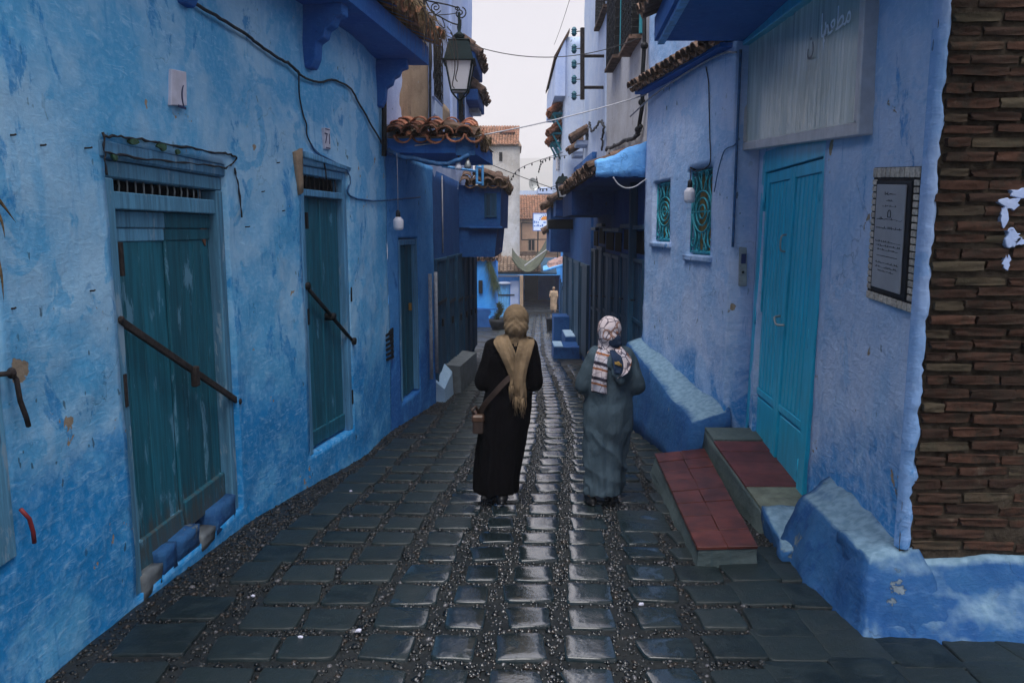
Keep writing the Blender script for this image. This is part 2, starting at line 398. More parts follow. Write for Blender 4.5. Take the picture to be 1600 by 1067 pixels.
M_['brightblue'] = plaster('bright blue paint', (.06, .33, .80), (.03, .25, .72), (.015, .14, .55), seed=15, patch=.6, chipth=.78)
M_['terracotta'] = simple('terracotta', (.24, .10, .06), .9, .6, 12, rndamp=.5, bmp=.5, spec=.2)
M_['oldtile'] = simple('weathered tile', (.13, .085, .065), .9, .5, 9, rndamp=.35, bmp=.5, spec=.2)
M_['iron'] = simple('dark iron', (.006, .008, .011), .6, .4, 20, metal=.2)
M_['lampgreen'] = simple('dark green lamp paint', (.004, .014, .017), .7, .3, 20, spec=.15)
M_['rust'] = simple('rusty iron', (.022, .017, .017), .8, .6, 25, bmp=.5)
M_['cable'] = simple('black cable', (.01, .013, .02), .6, .2, 20)
M_['palecable'] = simple('pale cable', (.35, .36, .4), .6, .2, 20)
M_['bluecable'] = simple('painted over cable', (.02, .10, .25), .6, .3, 20)
M_['bulbwhite'] = simple('white bulb plastic', (.72, .72, .8), .35, .04, 8, bmp=0)
M_['greymetal'] = simple('grey metal', (.32, .34, .34), .45, .25, 12, metal=.5)
M_['greystone'] = simple('grey block', (.11, .13, .145), .55, .3, 7, bmp=.5)
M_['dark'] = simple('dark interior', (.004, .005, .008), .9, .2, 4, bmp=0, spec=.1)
M_['straw'] = simple('dry grass', (.13, .095, .055), .9, .5, 30, bmp=0, spec=.1)
M_['green'] = simple('leaf green', (.035, .06, .03), .7, .5, 20, rndamp=.3)
M_['canvas'] = simple('olive canvas', (.06, .07, .05), .85, .3, 3)
M_['white_paint'] = simple('white plate', (.55, .56, .68), .6, .12, 12)
M_['ink'] = simple('ink', (.02, .035, .12), .6, .1, 10, bmp=0)
M_['blackink'] = simple('black print', (.012, .012, .016), .6, .1, 10, bmp=0)
M_['lightblue'] = simple('light blue paint', (.10, .36, .72), .55, .25, 6, stretch=(2, 2, .5))
# ------------------------------------------------------------------ ground, hill, street
def terrain():
    xs = sorted(set([-3000, -1800, -1200, -800, -500, -300, -150, -70, -30, -12, -6, 0, 6, 12, 30, 70, 150, 300, 500, 800, 1200, 1800, 3000]))
    ys = [-60, -20, -6, 0, 20, 40, 55, 70, 120, 200, 350, 500]+[620+60*i for i in range(24)]+[2100, 2400]
    step = 48
    xs = [-3300, -2000]+[-1300+step*i for i in range(55)]+[2000, 3300]
    V = []; F = []
    for y in ys:
        for x in xs:
            z = -SLOPE*min(y, 55) - .035
            if y > 55: z -= min(1, (y-55)/400)*25
            if y > 650:
                t = min(1, (y-650)/1000); t = t*t*(3-2*t)
                z += t*(190 + 35*mn.noise(Vector((x/440+2.2, y/660, 1))) + 10*fbm(Vector((x/100, y/130, 3)), 3) - .05*x)
            V.append((x, y, z))
    n = len(xs)
    for j in range(len(ys)-1):
        for i in range(n-1): F.append((j*n+i, j*n+i+1, (j+1)*n+i+1, (j+1)*n+i))
    m = MB(); m.v = [Vector(v) for v in V]; m.f = F
    return m
tm = NM('hill ground'); P = tm.map(tm.pos, (.02, .02, .02))
tmat = tm.done(tm.mix(tm.step(tm.noise(P, 1.5, 8, .7), .4, .6), (.05, .06, .045), (.11, .10, .08)), .95)
terrain().build('ground', tmat, smooth=True, kind='structure')

m = NM('street mortar'); P = m.pos
mud = m.mix(m.step(m.noise(P, 40, 6, .7), .35, .65), (.004, .007, .009), (.016, .019, .02))
wet = m.step(m.noise(P, 1.6, 4, .6), .42, .6)
M_['mortar'] = m.done(mud, m.ma('MULTIPLY_ADD', wet, .3, .38), m.bump(m.noise(P, 60, 5, .7), .7, .01), .4)
def slope_sheet(x0, x1, y0, y1, dz, nx, ny, amp=0.):
    b = MB(); b.v = []; 
    for j in range(ny+1):
        for i in range(nx+1):
            x = x0+(x1-x0)*i/nx; y = y0+(y1-y0)*j/ny
            b.v.append(Vector((x, y, gz(y)+dz+amp*fbm(Vector((x*2, y*2, 0)), 3))))
    b.f = [(j*(nx+1)+i, j*(nx+1)+i+1, (j+1)*(nx+1)+i+1, (j+1)*(nx+1)+i) for j in range(ny) for i in range(nx)]
    return b
street = slope_sheet(-4, 6, -4, 55, -.006, 50, 300, .004).build('street', M_['mortar'], kind='structure', smooth=True)

m = NM('paving stone'); P = m.pos
rn = m.rnd(); ar = m.attr('tone')
tone = m.ma('FRACT', m.ma('ADD', rn, ar))
c = m.mix(tone, (.005, .011, .014), (.019, .028, .031))
c = m.mix(m.step(m.noise(P, 7, 7, .65, .6), .42, .62), c, (.014, .023, .026))
c = m.mix(m.ma('MULTIPLY', m.step(m.noise(m.map(P, (4, 30, 4)), 1.5, 6, .7), .58, .66), .5), c, (.04, .048, .05))
xyz = m.sep(P)
run = m.ma('SUBTRACT', xyz[0], m.ma('MULTIPLY_ADD', xyz[1], .045, -.03))      # the gutter down the middle stays wettest
runf = m.step(m.ma('ABSOLUTE', run), 1.3, .15)
wt = m.ma('ADD', m.noise(P, 3.2, 6, .65, .8), m.ma('MULTIPLY', m.ma('SUBTRACT', runf, .45), .40))
wetf = m.step(wt, .44, .64)
film = m.step(wt, .565, .63)
rg = m.ma('MULTIPLY_ADD', wetf, -.26, .44)
rg = m.ma('MULTIPLY', rg, m.ma('MULTIPLY_ADD', film, -.72, 1.))
c = m.mix(m.ma('MULTIPLY', wetf, .45), c, (.012, .022, .028))
hh = m.ma('ADD', m.noise(P, 16, 6, .65, .5), m.ma('MULTIPLY', m.noise(P, 90, 3, .6), .3))
bm_ = m.n('ShaderNodeBump'); m.l(hh, bm_.inputs['Height']); bm_.inputs['Distance'].default_value = .012
m.l(m.ma('MULTIPLY_ADD', film, -.4, .55), bm_.inputs['Strength'])
bc_ = m.n('ShaderNodeBump'); m.l(m.ma('ADD', m.noise(P, 11, 4, .6, .4), m.ma('MULTIPLY', m.noise(P, 45, 3, .6), .22)), bc_.inputs['Height']); bc_.inputs['Distance'].default_value = .012; bc_.inputs['Strength'].default_value = .38
m.l(bc_.outputs[0], m.b.inputs['Coat Normal'])
M_['stone'] = m.done(c, rg, bm_.outputs[0], m.ma('MULTIPLY_ADD', runf, .35, .25), 0., **{'Coat Weight': m.ma('MULTIPLY', m.step(m.sep(m.n('ShaderNodeNewGeometry').outputs['Normal'])[2], .955, .985), m.ma('MULTIPLY', film, m.ma('MULTIPLY_ADD', runf, .9, .1))), 'Coat Roughness': .16, 'Coat IOR': 2.9})

def stone_shape(w_, d_, rnd, h=.012):
    """an irregular slab, worn at the edges: about 60 triangles"""
    pts = []
    for (sx, sy) in ((-1, -1), (1, -1), (1, 1), (-1, 1)):
        cx, cy = sx*w_/2, sy*d_/2; cr = rnd.uniform(.012, .035)
        jx, jy = rnd.uniform(-.012, .012), rnd.uniform(-.012, .012)
        ax = (cx+jx-sx*cr, cy+jy); ay = (cx+jx, cy+jy-sy*cr)
        mid = (cx+jx-sx*cr*.3, cy+jy-sy*cr*.3)
        seq = [ax, mid, ay] if sx*sy < 0 else [ay, mid, ax]
        if pts:
            q = pts[-1]
            for f in (.5,): pts.append((q[0]+(seq[0][0]-q[0])*f+rnd.uniform(-.007, .007), q[1]+(seq[0][1]-q[1])*f+rnd.uniform(-.007, .007)))
        pts += seq
    q, e = pts[-1], pts[0]
    for f in (.5,): pts.append((q[0]+(e[0]-q[0])*f+rnd.uniform(-.007, .007), q[1]+(e[1]-q[1])*f+rnd.uniform(-.007, .007)))
    n = len(pts); b = MB(); kz = rnd.uniform(0, 50); dome = rnd.uniform(.0, .0018)
    zf = lambda x, y: h+dome*(1-(2*x/w_)**2*.5-(2*y/d_)**2*.5)+.002*mn.noise(Vector((x*9+kz, y*9, kz)))
    b.v = [Vector((x, y, -.05)) for x, y in pts]+[Vector((x, y, h-.007)) for x, y in pts]
    for f in (.972, .93, .5): b.v += [Vector((x*f, y*f, zf(x*f, y*f)-(.0018 if f > .95 else 0))) for x, y in pts]
    b.v.append(Vector((0, 0, zf(0, 0))))
    for k in range(n):
        k2 = (k+1) % n
        b.f += [(r*n+k, r*n+k2, (r+1)*n+k2, (r+1)*n+k) for r in range(4)]+[(4*n+k, 4*n+k2, 5*n)]
    return b
COLS = [(-1.66, .24, 1), (-1.31, .27, 0), (-.975, .255, 0), (-.605, .24, 0), (-.28, .18, 0), (.045, .215, 0), (.375, .23, 0), (.745, .22, 0), (1.06, .24, 0), (1.345, .28, 1), (1.64, .27, 1), (1.94, .28, 1), (2.24, .27, 1), (2.54, .28, 1)]
def shift(y):
    t = y-3.4
    return .09*t if t < 4.2 else .378+.09*(2.6*(1-math.exp(-(t-4.2)/2.6)))+max(0, y-20)*.035
def lx(y):
    P_ = [(-9, -2.0), (3.45, -2.07), (5.5, -1.96), (7.7, -1.52), (9, -1.47), (11.3, -1.15), (14.5, -.95), (34, -.8), (50, -.5), (60, -.2)]
    return float(np.interp(y, [p[0] for p in P_], [p[1] for p in P_]))
def rx(y):
    P_ = [(-9, 2.4), (2.9, 3.2), (3.45, 2.9), (3.6, 1.9), (4.9, 1.8), (7, 1.75), (9.6, 1.52), (16, 1.6), (18, 1.1), (30, 1.5), (50, 3.2), (60, 4)]
    return float(np.interp(y, [p[0] for p in P_], [p[1] for p in P_]))
rnd = random.Random(3)
ROWS = []; y = 2.15
while y < 49: ROWS.append(y); y += .33+rnd.uniform(-.012, .012)
stones = []
for k, y in enumerate(ROWS):
    for ci, (cx, wd, irr) in enumerate(COLS):
        x = cx+shift(y)+rnd.uniform(-.015, .015)
        if ci == 0 and rnd.random() < .12: continue
        if x-wd/2 < lx(y)+.05 or x+wd/2 > rx(y)+.12: continue
        stones.append([x, y+rnd.uniform(-.012, .012)+(rnd.uniform(-.05, .05) if irr else 0), wd+.022+rnd.uniform(-.02, .025), .242+rnd.uniform(-.022, .028)+(.075 if irr else 0), rnd.uniform(-.05, .05)+(rnd.uniform(-.06, .06) if irr else 0)])
# the irregular slabs of the right edge and the big one beside the step
for (px_, py_, ww, dd) in ((1005, 815, .36, .5), (250, 1000, .36, .34), (310, 950, .3, .3), (190, 1062, .34, .3)):
    g = gnd(px_, py_); stones = [s for s in stones if abs(s[0]-g.x) > (s[2]+ww)/2-.03 or abs(s[1]-g.y) > (s[3]+dd)/2-.03]; stones.append([g.x, g.y, ww, dd, rnd.uniform(-.12, .12)])
stones.sort(key=lambda s: s[1])
protos = []
for k in range(14):
    protos.append(stone_shape(1, 1, random.Random(k+50)))
def stone_matrix(s):
    x, y, wd, dp, a = s
    return Matrix.Translation((x, y, gz(y)+rnd.uniform(-.003, .004))) @ Matrix.Rotation(-math.atan(SLOPE), 4, 'X') @ Matrix.Rotation(a, 4, 'Z') @ Matrix.Rotation(rnd.uniform(-.012, .012), 4, 'X') @ Matrix.Rotation(rnd.uniform(-.012, .012), 4, 'Y')
variants = {}
far = MB(); tones = []
for i, s in enumerate(stones):
    M = stone_matrix(s)
    if i < 300:
        key = (round(s[2]/.03), round(s[3]/.03), i % 3)
        if key not in variants:
            b = stone_shape(key[0]*.03, key[1]*.03, random.Random(hash(key) % 1000)); variants[key] = b.mesh(M_['stone'], name='paving stone', smooth=True)
        obj('paving_stone', variants[key], street, M)
    else:
        b = stone_shape(s[2], s[3], random.Random(i % 40)); far.add([M @ v for v in b.v], b.f); tones += [random.random()]*len(b.f)
me = far.mesh(M_['stone'], name='far paving', smooth=True)
a = me.attributes.new('tone', 'FLOAT', 'FACE'); a.data.foreach_set('value', tones[:len(me.polygons)])
obj('far_paving_stones', me, street, kind='stuff')
# pebbles set in the joints
def pebbles(y0, y1, n, size, seed):
    rs = np.random.RandomState(seed)
    y = rs.uniform(y0, y1, n); lo = np.array([lx(v) for v in np.linspace(y0, y1, 200)]); hi = np.array([rx(v) for v in np.linspace(y0, y1, 200)])
    t = (y-y0)/(y1-y0)*199; l = np.interp(t, np.arange(200), lo); h = np.interp(t, np.arange(200), hi)
    x = l+.0+(h-l+.15)*rs.rand(n)
    ok = np.ones(n, bool)
    for s in stones:
        if s[1] < y0-.3 or s[1] > y1+.3: continue
        dx, dy = x-s[0], y-s[1]; c_, s_ = math.cos(-s[4]), math.sin(-s[4])
        u = dx*c_-dy*s_; v = dx*s_+dy*c_
        ok &= ~((np.abs(u) < s[2]/2-.004) & (np.abs(v) < s[3]/2-.004))
    x, y = x[ok], y[ok]; n = len(x)
    # icosahedron
    g = (1+5**.5)/2
    iv = np.array([(-1, g, 0), (1, g, 0), (-1, -g, 0), (1, -g, 0), (0, -1, g), (0, 1, g), (0, -1, -g), (0, 1, -g), (g, 0, -1), (g, 0, 1), (-g, 0, -1), (-g, 0, 1)])/math.sqrt(1+g*g)
    it = np.array([(0, 11, 5), (0, 5, 1), (0, 1, 7), (0, 7, 10), (0, 10, 11), (1, 5, 9), (5, 11, 4), (11, 10, 2), (10, 7, 6), (7, 1, 8), (3, 9, 4), (3, 4, 2), (3, 2, 6), (3, 6, 8), (3, 8, 9), (4, 9, 5), (2, 4, 11), (6, 2, 10), (8, 6, 7), (9, 8, 1)])
    a = size*rs.uniform(.45, 1.0, n)**1.0*rs.uniform(.8, 1.9, n); b = a*rs.uniform(.5, .9, n); c = a*rs.uniform(.45, .8, n); th = rs.uniform(0, math.pi, n)
    lx_ = iv[None, :, 0]*a[:, None]*rs.uniform(.85, 1.15, (n, 12)); ly_ = iv[None, :, 1]*b[:, None]*rs.uniform(.85, 1.15, (n, 12)); lz_ = iv[None, :, 2]*c[:, None]
    X = x[:, None]+lx_*np.cos(th)[:, None]-ly_*np.sin(th)[:, None]; Y = y[:, None]+lx_*np.sin(th)[:, None]+ly_*np.cos(th)[:, None]
    Z = (-SLOPE*y)[:, None]+lz_+(rs.uniform(-.013, -.002, n))[:, None]
    V = np.stack([X, Y, Z], -1).reshape(-1, 3); T = (it[None]+(np.arange(n)*12)[:, None, None]).reshape(-1, 3)
    me = bpy.data.meshes.new('pebbles'); me.vertices.add(len(V)); me.vertices.foreach_set('co', V.ravel()); me.loops.add(T.size); me.polygons.add(len(T))
    me.polygons.foreach_set('loop_start', np.arange(len(T))*3); me.loops.foreach_set('vertex_index', T.ravel().astype(np.int32)); me.update(calc_edges=True)
    me.polygons.foreach_set('use_smooth', np.ones(len(T), bool))
    at = me.attributes.new('tone', 'FLOAT', 'FACE'); at.data.foreach_set('value', np.repeat(rs.rand(n), 20).astype(np.float32))
    me.materials.append(M_['pebble']); return me
m = NM('pebble'); tn = m.attr('tone'); pz = m.sep(m.pos)
prun = m.step(m.ma('ABSOLUTE', m.ma('SUBTRACT', pz[0], m.ma('MULTIPLY_ADD', pz[1], .045, -.03))), 1.1, .1)      # wettest along the middle
c = m.mix(m.step(tn, .2, .9), (.003, .005, .007), (.022, .025, .027)); c = m.mix(m.step(tn, .93, .97), c, (.10, .10, .11)); c = m.mix(m.ma('MULTIPLY', m.step(m.ma('FRACT', m.ma('MULTIPLY', tn, 17)), .86, .9), .7), c, (.035, .026, .02))
M_['pebble'] = m.done(c, m.ma('ADD', m.ma('MULTIPLY_ADD', m.noise(m.pos, 2.5, 4), .5, .12), m.ma('MULTIPLY', prun, -.20)), None, m.ma('MULTIPLY_ADD', prun, .5, .3))
obj('pebbles', pebbles(2.1, 8, 40000, .0145, 1), street, kind='stuff')
obj('pebbles', pebbles(8, 15, 26000, .018, 2), street, kind='stuff')
# scraps of paper and leaves trodden into the joints
lit = [(548, 770, .03), (560, 990, .05), (395, 935, .03), (1002, 948, .045), (1112, 870, .02), (470, 1000, .03)]
scrap_lab = ['white paper scrap lying farthest up the street, left of the woman in black', 'white paper scrap in the joints at the bottom, lower of two near centre left', 'torn white scrap closest to the wide barred door', 'torn white scrap on the right side below the red tiled step end', 'tiny white scrap just in front of the red tiled step', 'white paper scrap at the bottom edge, left of its near neighbour']
for k, (px_, py_, s_) in enumerate(lit):
    g = gnd(px_, py_); b = MB(); rr = random.Random(k)
    pts = [(math.cos(t)*s_*rr.uniform(.2, .5), math.sin(t)*s_*rr.uniform(.15, .4)) for t in [i*math.pi/4 for i in range(8)]]
    b.v = [Vector((g.x+x, g.y+y, g.z+.018+rr.uniform(0, .006))) for x, y in pts]+[Vector((g.x, g.y, g.z+.026))]+[Vector((g.x+x, g.y+y, g.z+.014)) for x, y in pts]
    for i in range(8): b.f += [(i, (i+1) % 8, 8), (i, 9+i, 9+(i+1) % 8, (i+1) % 8)]
    b.f.append(tuple(range(9, 17))[::-1])
    b.single('paper_scrap', M_['white_paint'], scrap_lab[k], 'litter', 'paper scraps on the cobbles')

# ------------------------------------------------------------------ left near house
L1, L2_, L3_ = (-2.06, 3.97), (-1.98, 5.39), (-1.75, 6.54); L4_, L5_ = (-1.54, 8.53), (-1.15, 11.28)
D0 = Fr((-2.0, -3.6), (-2.089, 3.45)); D1 = Fr(L1, L2_); D2 = Fr(L2_, L3_); D3 = Fr(L4_, L5_)
WL = Path([(-2.0, -3.6), (-2.089, 3.45), (-1.958, 5.55), (-1.52, 7.7), (-1.475, 9.0), (-1.15, 11.28), (-.97, 14.5), (-.87, 18.2)])
yL = 9.07
def hole(path, fr, u0, u1, z0, z1, d): return (path.uy(fr.w(u0, 0).y), path.uy(fr.w(u1, 0).y), z0, z1, d)
houseL = thing('near_house', (-2.05, 4, -.29), 'rough blue plastered house with two old barred green doors and a jutting upper floor', 'house')
hl = [hole(WL, D1, .01, 1.42, -.25, 2.20, .16), hole(WL, D2, 1.14, 2.10, -.2, 2.30, .14), (WL.uy(1.8), WL.uy(3.06), .38, 1.75, .12)]
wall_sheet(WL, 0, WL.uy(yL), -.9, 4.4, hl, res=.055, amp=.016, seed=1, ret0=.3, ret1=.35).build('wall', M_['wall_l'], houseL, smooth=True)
# ------------------------------------------------------------------ right houses
R2 = Fr((1.65, 9.65), (2.03, 7.2)); R1 = Fr((2.26, 7.2), (2.06, 3.85)); R3 = Fr((1.74, 16.6), (1.72, 9.7)); BF = Fr((2.06, 3.85), (3.4, 3.85))
houseR2 = thing('lavender_house', (1.84, 8.4, -.6), 'lavender plastered house with two small turquoise grilled windows and a sloping plinth', 'house')
hr = [(R2.px(1022, 300)[0], R2.px(1048, 300)[0], 1.62, 2.32, .14), (R2.px(1075, 300)[0], R2.px(1112, 300)[0], 1.5, 2.385, .14)]
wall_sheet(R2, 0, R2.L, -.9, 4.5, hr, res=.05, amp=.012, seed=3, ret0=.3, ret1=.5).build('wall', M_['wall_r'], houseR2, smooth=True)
houseR1 = thing('end_house', (2.2, 5.5, -.4), 'pale blue plastered corner house with a ribbed turquoise door and a bare brick end', 'house')
dz0, dz1 = R1.px(1165, 690)[1], R1.px(1245, 795)[1]
hr1 = [(R1.px(1190, 400)[0]-.03, R1.px(1275, 500)[0]+.04, -.36, 2.44, .1)]
e0 = lambda u, z: .035*max(0, (u-R1.L+.12)/.12)*mn.noise(Vector((u*9, z*7, 3)))
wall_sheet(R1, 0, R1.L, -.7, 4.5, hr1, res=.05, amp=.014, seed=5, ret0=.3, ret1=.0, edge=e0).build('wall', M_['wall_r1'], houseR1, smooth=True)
# ------------------------------------------------------------------ shared builders
def path_px(W, px, py, o=0.):
    """where the ray through a pixel meets a curved wall"""
    d = ray(px, py); best = None; alt = None
    for i in range(len(W.Q)-1):
        a, b = W.Q[i], W.Q[i+1]; e = (b-a).normalized(); n = Vector((e.y, -e.x)); A = a+n*o
        q = d.x*n.x+d.y*n.y
        if abs(q) < 1e-9: continue
        t = (A.x*n.x+A.y*n.y)/q; p = CAMP+d*t; u = (Vector((p.x, p.y))-A).dot(e)
        if t > 0 and -.02 <= u <= (b-a).length+.02: best = (W.S[i]+u, p.z, p)
        over = max(-u, u-(b-a).length)
        if t > 0 and (alt is None or over < alt[0]): alt = (over, (W.S[i]+u, p.z, p))
    return best or alt[1]
def wp(px, py, o=0.): return path_px(WL, px, py, o)[2]
def smooth_pts(pts, k=6):
    P = [Vector(p) for p in pts]; P = [P[0]*2-P[1]]+P+[P[-1]*2-P[-2]]; out = []
    for i in range(1, len(P)-2):
        for j in range(k):
            t = j/k; a, b, c, d = P[i-1], P[i], P[i+1], P[i+2]
            out.append(.5*((2*b)+(c-a)*t+(2*a-5*b+4*c-d)*t*t+(3*b-a-3*c+d)*t**3))
    return out+[P[-2]]
def cable(pts, r, mat, label, cat='cable', name='cable', group=None, wob=.0):
    p = smooth_pts(pts)
    if wob: p = [q+Vector((random.uniform(-wob, wob), random.uniform(-wob, wob), random.uniform(-wob, wob))) for q in p]
    return MB().tube(p, r, 5).single(name, mat, label, cat, group, smooth=True, org=p[0])
def sag(a, b, d, n=10):
    a, b = Vector(a), Vector(b)
    return [a.lerp(b, i/n)-Vector((0, 0, d*4*(i/n)*(1-i/n))) for i in range(n+1)]
def barrel(r0, r1, L, th=.016, n=6):
    b = MB()
    for j, (r, y) in enumerate(((r0, 0), (r1, L))):
        for k in range(n+1):
            t = math.pi*k/n; b.v.append(Vector((-r*math.cos(t), y, r*math.sin(t)*.85)))
        for k in range(n+1):
            t = math.pi*k/n; b.v.append(Vector((-(r-th)*math.cos(t), y, (r-th)*math.sin(t)*.85)))
    m = n+1
    for k in range(n):
        b.f += [(k, k+1, 2*m+k+1, 2*m+k), (m+k, 3*m+k, 3*m+k+1, m+k+1), (k, m+k, m+k+1, k+1), (2*m+k, 2*m+k+1, 3*m+k+1, 3*m+k)]
    b.f += [(0, 2*m, 3*m, m), (n, m+n, 3*m+n, 2*m+n)]
    return b
TILES = {}
def tile_roof(parent, o, across, up, n, rows, mat, sp=.19, L=.38, lap=.28, jit=.02, name='roof_tile', skip=.0, channels=True, seed=0):
    """barrel tiles laid in courses, every tile an object; o: left end of the eave"""
    rr = random.Random(seed)
    a = Vector(across).normalized(); u = Vector(up).normalized(); u = (u-a*u.dot(a)).normalized(); nz = a.cross(u)
    if nz.z < 0: nz = -nz
    key = (mat.name, sp, L)
    if key not in TILES:
        TILES[key] = [barrel(sp*.52*q, sp*.43*q, L).mesh(mat, name='roof tile') for q in (.96, 1., 1.05)]
    for j in range(rows):
        for i in range(n):
            if rr.random() < skip: continue
            for ch in ((0, 1) if channels else (0,)):
                p = Vector(o)+a*(sp*(i+.5+.5*ch))+u*(lap*j)+nz*(.012*j if not ch else -.015)+Vector((rr.uniform(-jit, jit), rr.uniform(-jit, jit), rr.uniform(-jit, jit)*.4))
                sgn = 1 if ch == 0 else -1
                B = Matrix((a*sgn, u, nz*sgn)).transposed().to_4x4()
                B = Matrix.Rotation(rr.uniform(-jit*3, jit*3), 4, nz) @ B
                obj(name, rr.choice(TILES[key]), parent, Matrix.Translation(p) @ B)
def grass(pts, n, ln, name, parent, mat=None, droop=.8, up=.6, spread=.5, wd=.0035, seed=1, dirv=(0, 0, 0)):
    rr = random.Random(seed); b = MB()
    for i in range(n):
        q = rr.randrange(len(pts)-1); p = Vector(pts[q]).lerp(Vector(pts[q+1]), rr.random())+Vector((rr.uniform(-.05, .05), rr.uniform(-.05, .05), 0))
        d = Vector((rr.uniform(-1, 1)*spread, rr.uniform(-1, 1)*spread, up))+Vector(dirv); l = ln*rr.uniform(.4, 1.2); s = d.cross(Vector((rr.uniform(-1, 1), rr.uniform(-1, 1), .3))).normalized()*wd
        k = len(b.v); m = 4
        for t in range(m+1):
            f = t/m; c = p+d*l*f+Vector((0, 0, -droop*l*f*f)); b.v += [c-s*(1-f*.85), c+s*(1-f*.85)]
        for t in range(m): b.f.append((k+2*t, k+2*t+1, k+2*t+3, k+2*t+2))
    return b.build(name, mat or M_['straw'], parent, kind='stuff')
FONTS = {}
def text(body, p, e, up, size, mat, parent, name='lettering', align='CENTER', shear=0.):
    c = bpy.data.curves.new(name, 'FONT'); c.body = body; c.size = size; c.align_x = align; c.align_y = 'CENTER'; c.extrude = .001; c.shear = shear
    e = Vector(e).normalized(); up = Vector(up); up = (up-e*up.dot(e)).normalized(); n = e.cross(up)
    t_ = bpy.data.objects.new('t', c); col.objects.link(t_)
    me = bpy.data.meshes.new_from_object(t_.evaluated_get(bpy.context.evaluated_depsgraph_get())); bpy.data.objects.remove(t_)
    me.materials.clear(); me.materials.append(mat)
    return obj(name, me, parent, Matrix.Translation(Vector(p)) @ Matrix((e, up, n)).transposed().to_4x4())
M_['door1'] = painted_wood('old green door paint', (.009, .112, .170), (.12, .29, .42), (.07, .06, .05), wear=.56, low=1.0, seed=1)
M_['doorframe'] = painted_wood('pale worn door frame', (.085, .25, .40), (.25, .36, .46), (.04, .06, .07), wear=.57, seed=2)
M_['door2'] = painted_wood('green blue door paint', (.009, .115, .185), (.09, .26, .40), (.04, .07, .08), wear=.62, low=.7, seed=3)
M_['frame2'] = painted_wood('blue worn frame', (.08, .24, .42), (.2, .32, .44), (.05, .06, .07), wear=.58, seed=4)
M_['shutter'] = painted_wood('dark blue shutter', (.007, .048, .105), (.03, .12, .2), (.02, .03, .04), wear=.62, seed=5)
M_['shutter2'] = painted_wood('petrol blue shutter', (.008, .055, .115), (.04, .15, .24), (.02, .03, .04), wear=.6, seed=6)

# ------------------------------------------------------------------ near left house: door with barred fanlight
def planks(fr, parent, u0, u1, z0, z1, n, o0, o1, mat, seed, gap=.006, name='plank', zj=.01):
    rr = random.Random(seed); ws = [rr.uniform(.8, 1.25) for _ in range(n)]; t = sum(ws); u = u0
    for q in ws:
        wd = (u1-u0)*q/t; j = rr.uniform(-.004, .004)
        MB().quadbox(fr, [(u+gap/2, z0+rr.uniform(-zj, zj)), (u+wd-gap/2, z0+rr.uniform(-zj, zj)), (u+wd-gap/2, z1), (u+gap/2, z1)], o0+j, o1+j).build(name, mat, parent, bevel=.004)
        u += wd
door = MB()
door.lbox(D1, .015, .10, -.25, 2.02, -.13, -.015).lbox(D1, 1.325, 1.415, -.25, 2.02, -.13, -.015)
door.lbox(D1, .015, 1.415, 2.022, 2.11, -.13, -.018)
door = door.build('door', M_['doorframe'], houseL, bevel=.008, label='wide old green plank door with a barred opening above')
MB().lbox(D1, -.03, 1.47, 2.113, 2.205, -.12, .006).build('lintel', M_['frame2'], door, bevel=.012)
MB().lbox(D1, .103, 1.322, 1.862, 1.955, -.12, -.03).build('transom', M_['doorframe'], door, bevel=.006)
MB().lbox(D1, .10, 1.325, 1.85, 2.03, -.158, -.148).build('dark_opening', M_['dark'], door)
for k in range(13):
    u = .15+k*.087; MB().tube([D1.w(u, 1.94, -.075), D1.w(u+random.uniform(-.006, .006), 1.99, -.07), D1.w(u, 2.035, -.075)], .0055, 6).build('bar', M_['greymetal'], door, smooth=True)
for a, b, s in ((.103, .708, 1), (.714, 1.322, 2)):
    planks(D1, door, a+.012, b-.008, -.11, 1.69, 4, -.115, -.085, M_['door1'], s)
    MB().lbox(D1, a, b, 1.765, 1.858, -.12, -.072).build('rail', M_['doorframe'] if s == 1 else M_['door1'], door, bevel=.005)
    MB().lbox(D1, a+.004, b-.004, 1.69, 1.762, -.12, -.078).build('rail', M_['doorframe'] if s == 1 else M_['door1'], door, bevel=.005)
    MB().lbox(D1, a+.005, b-.005, -.20 if s == 1 else -.14, -.0 if s == 1 else .05, -.1, -.062, j=.008).build('bottom_board', M_['door1'], door, bevel=.006)
MB().lbox(D1, .695, .722, -.1, 1.69, -.09, -.07).build('cover_strip', M_['door1'], door, bevel=.004)
p0, p1 = D1.p(186, 500, -.02), D1.p(372, 627, -.0)
dz = (p1-p0).normalized()
bar = MB(); s_ = Vector((0, 0, .025)); nn = Vector((D1.n.x, D1.n.y, 0))*.011
for p in (p0, p1): bar.v += [p-s_-nn, p+s_-nn, p+s_+nn, p-s_+nn]
bar.f = [(0, 1, 2, 3), (7, 6, 5, 4), (0, 4, 5, 1), (1, 5, 6, 2), (2, 6, 7, 3), (3, 7, 4, 0)]
bar.build('locking_bar', M_['rust'], door, bevel=.005, label='dark iron bar slanting across the door')
for p in (p0, p1): MB().tube([p-Vector((D1.n.x, D1.n.y, 0))*.06, p+Vector((D1.n.x, D1.n.y, 0))*.02], .022, 8).build('bar_bracket', M_['rust'], door, smooth=True)
pm = p0.lerp(p1, .55); MB().box(pm.x-.01, pm.x+.03, pm.y-.03, pm.y+.03, pm.z-.10, pm.z+.03).build('padlock', M_['rust'], door, bevel=.008)
for (px_, py_) in ((186, 405), (192, 610), (354, 380), (375, 745)):
    u, z = D1.px(px_, py_, -.03); MB().lbox(D1, u-.014, u+.014, z-.09, z+.09, -.04, -.008).build('hinge', M_['rust'], door, bevel=.003)
u, z = D1.px(318, 355, -.08); b = MB(); pts = [(u+math.cos(t)*.05*random.uniform(.7, 1.2), z+math.sin(t)*.13*random.uniform(.7, 1.2)) for t in [i*math.pi/5 for i in range(10)]]
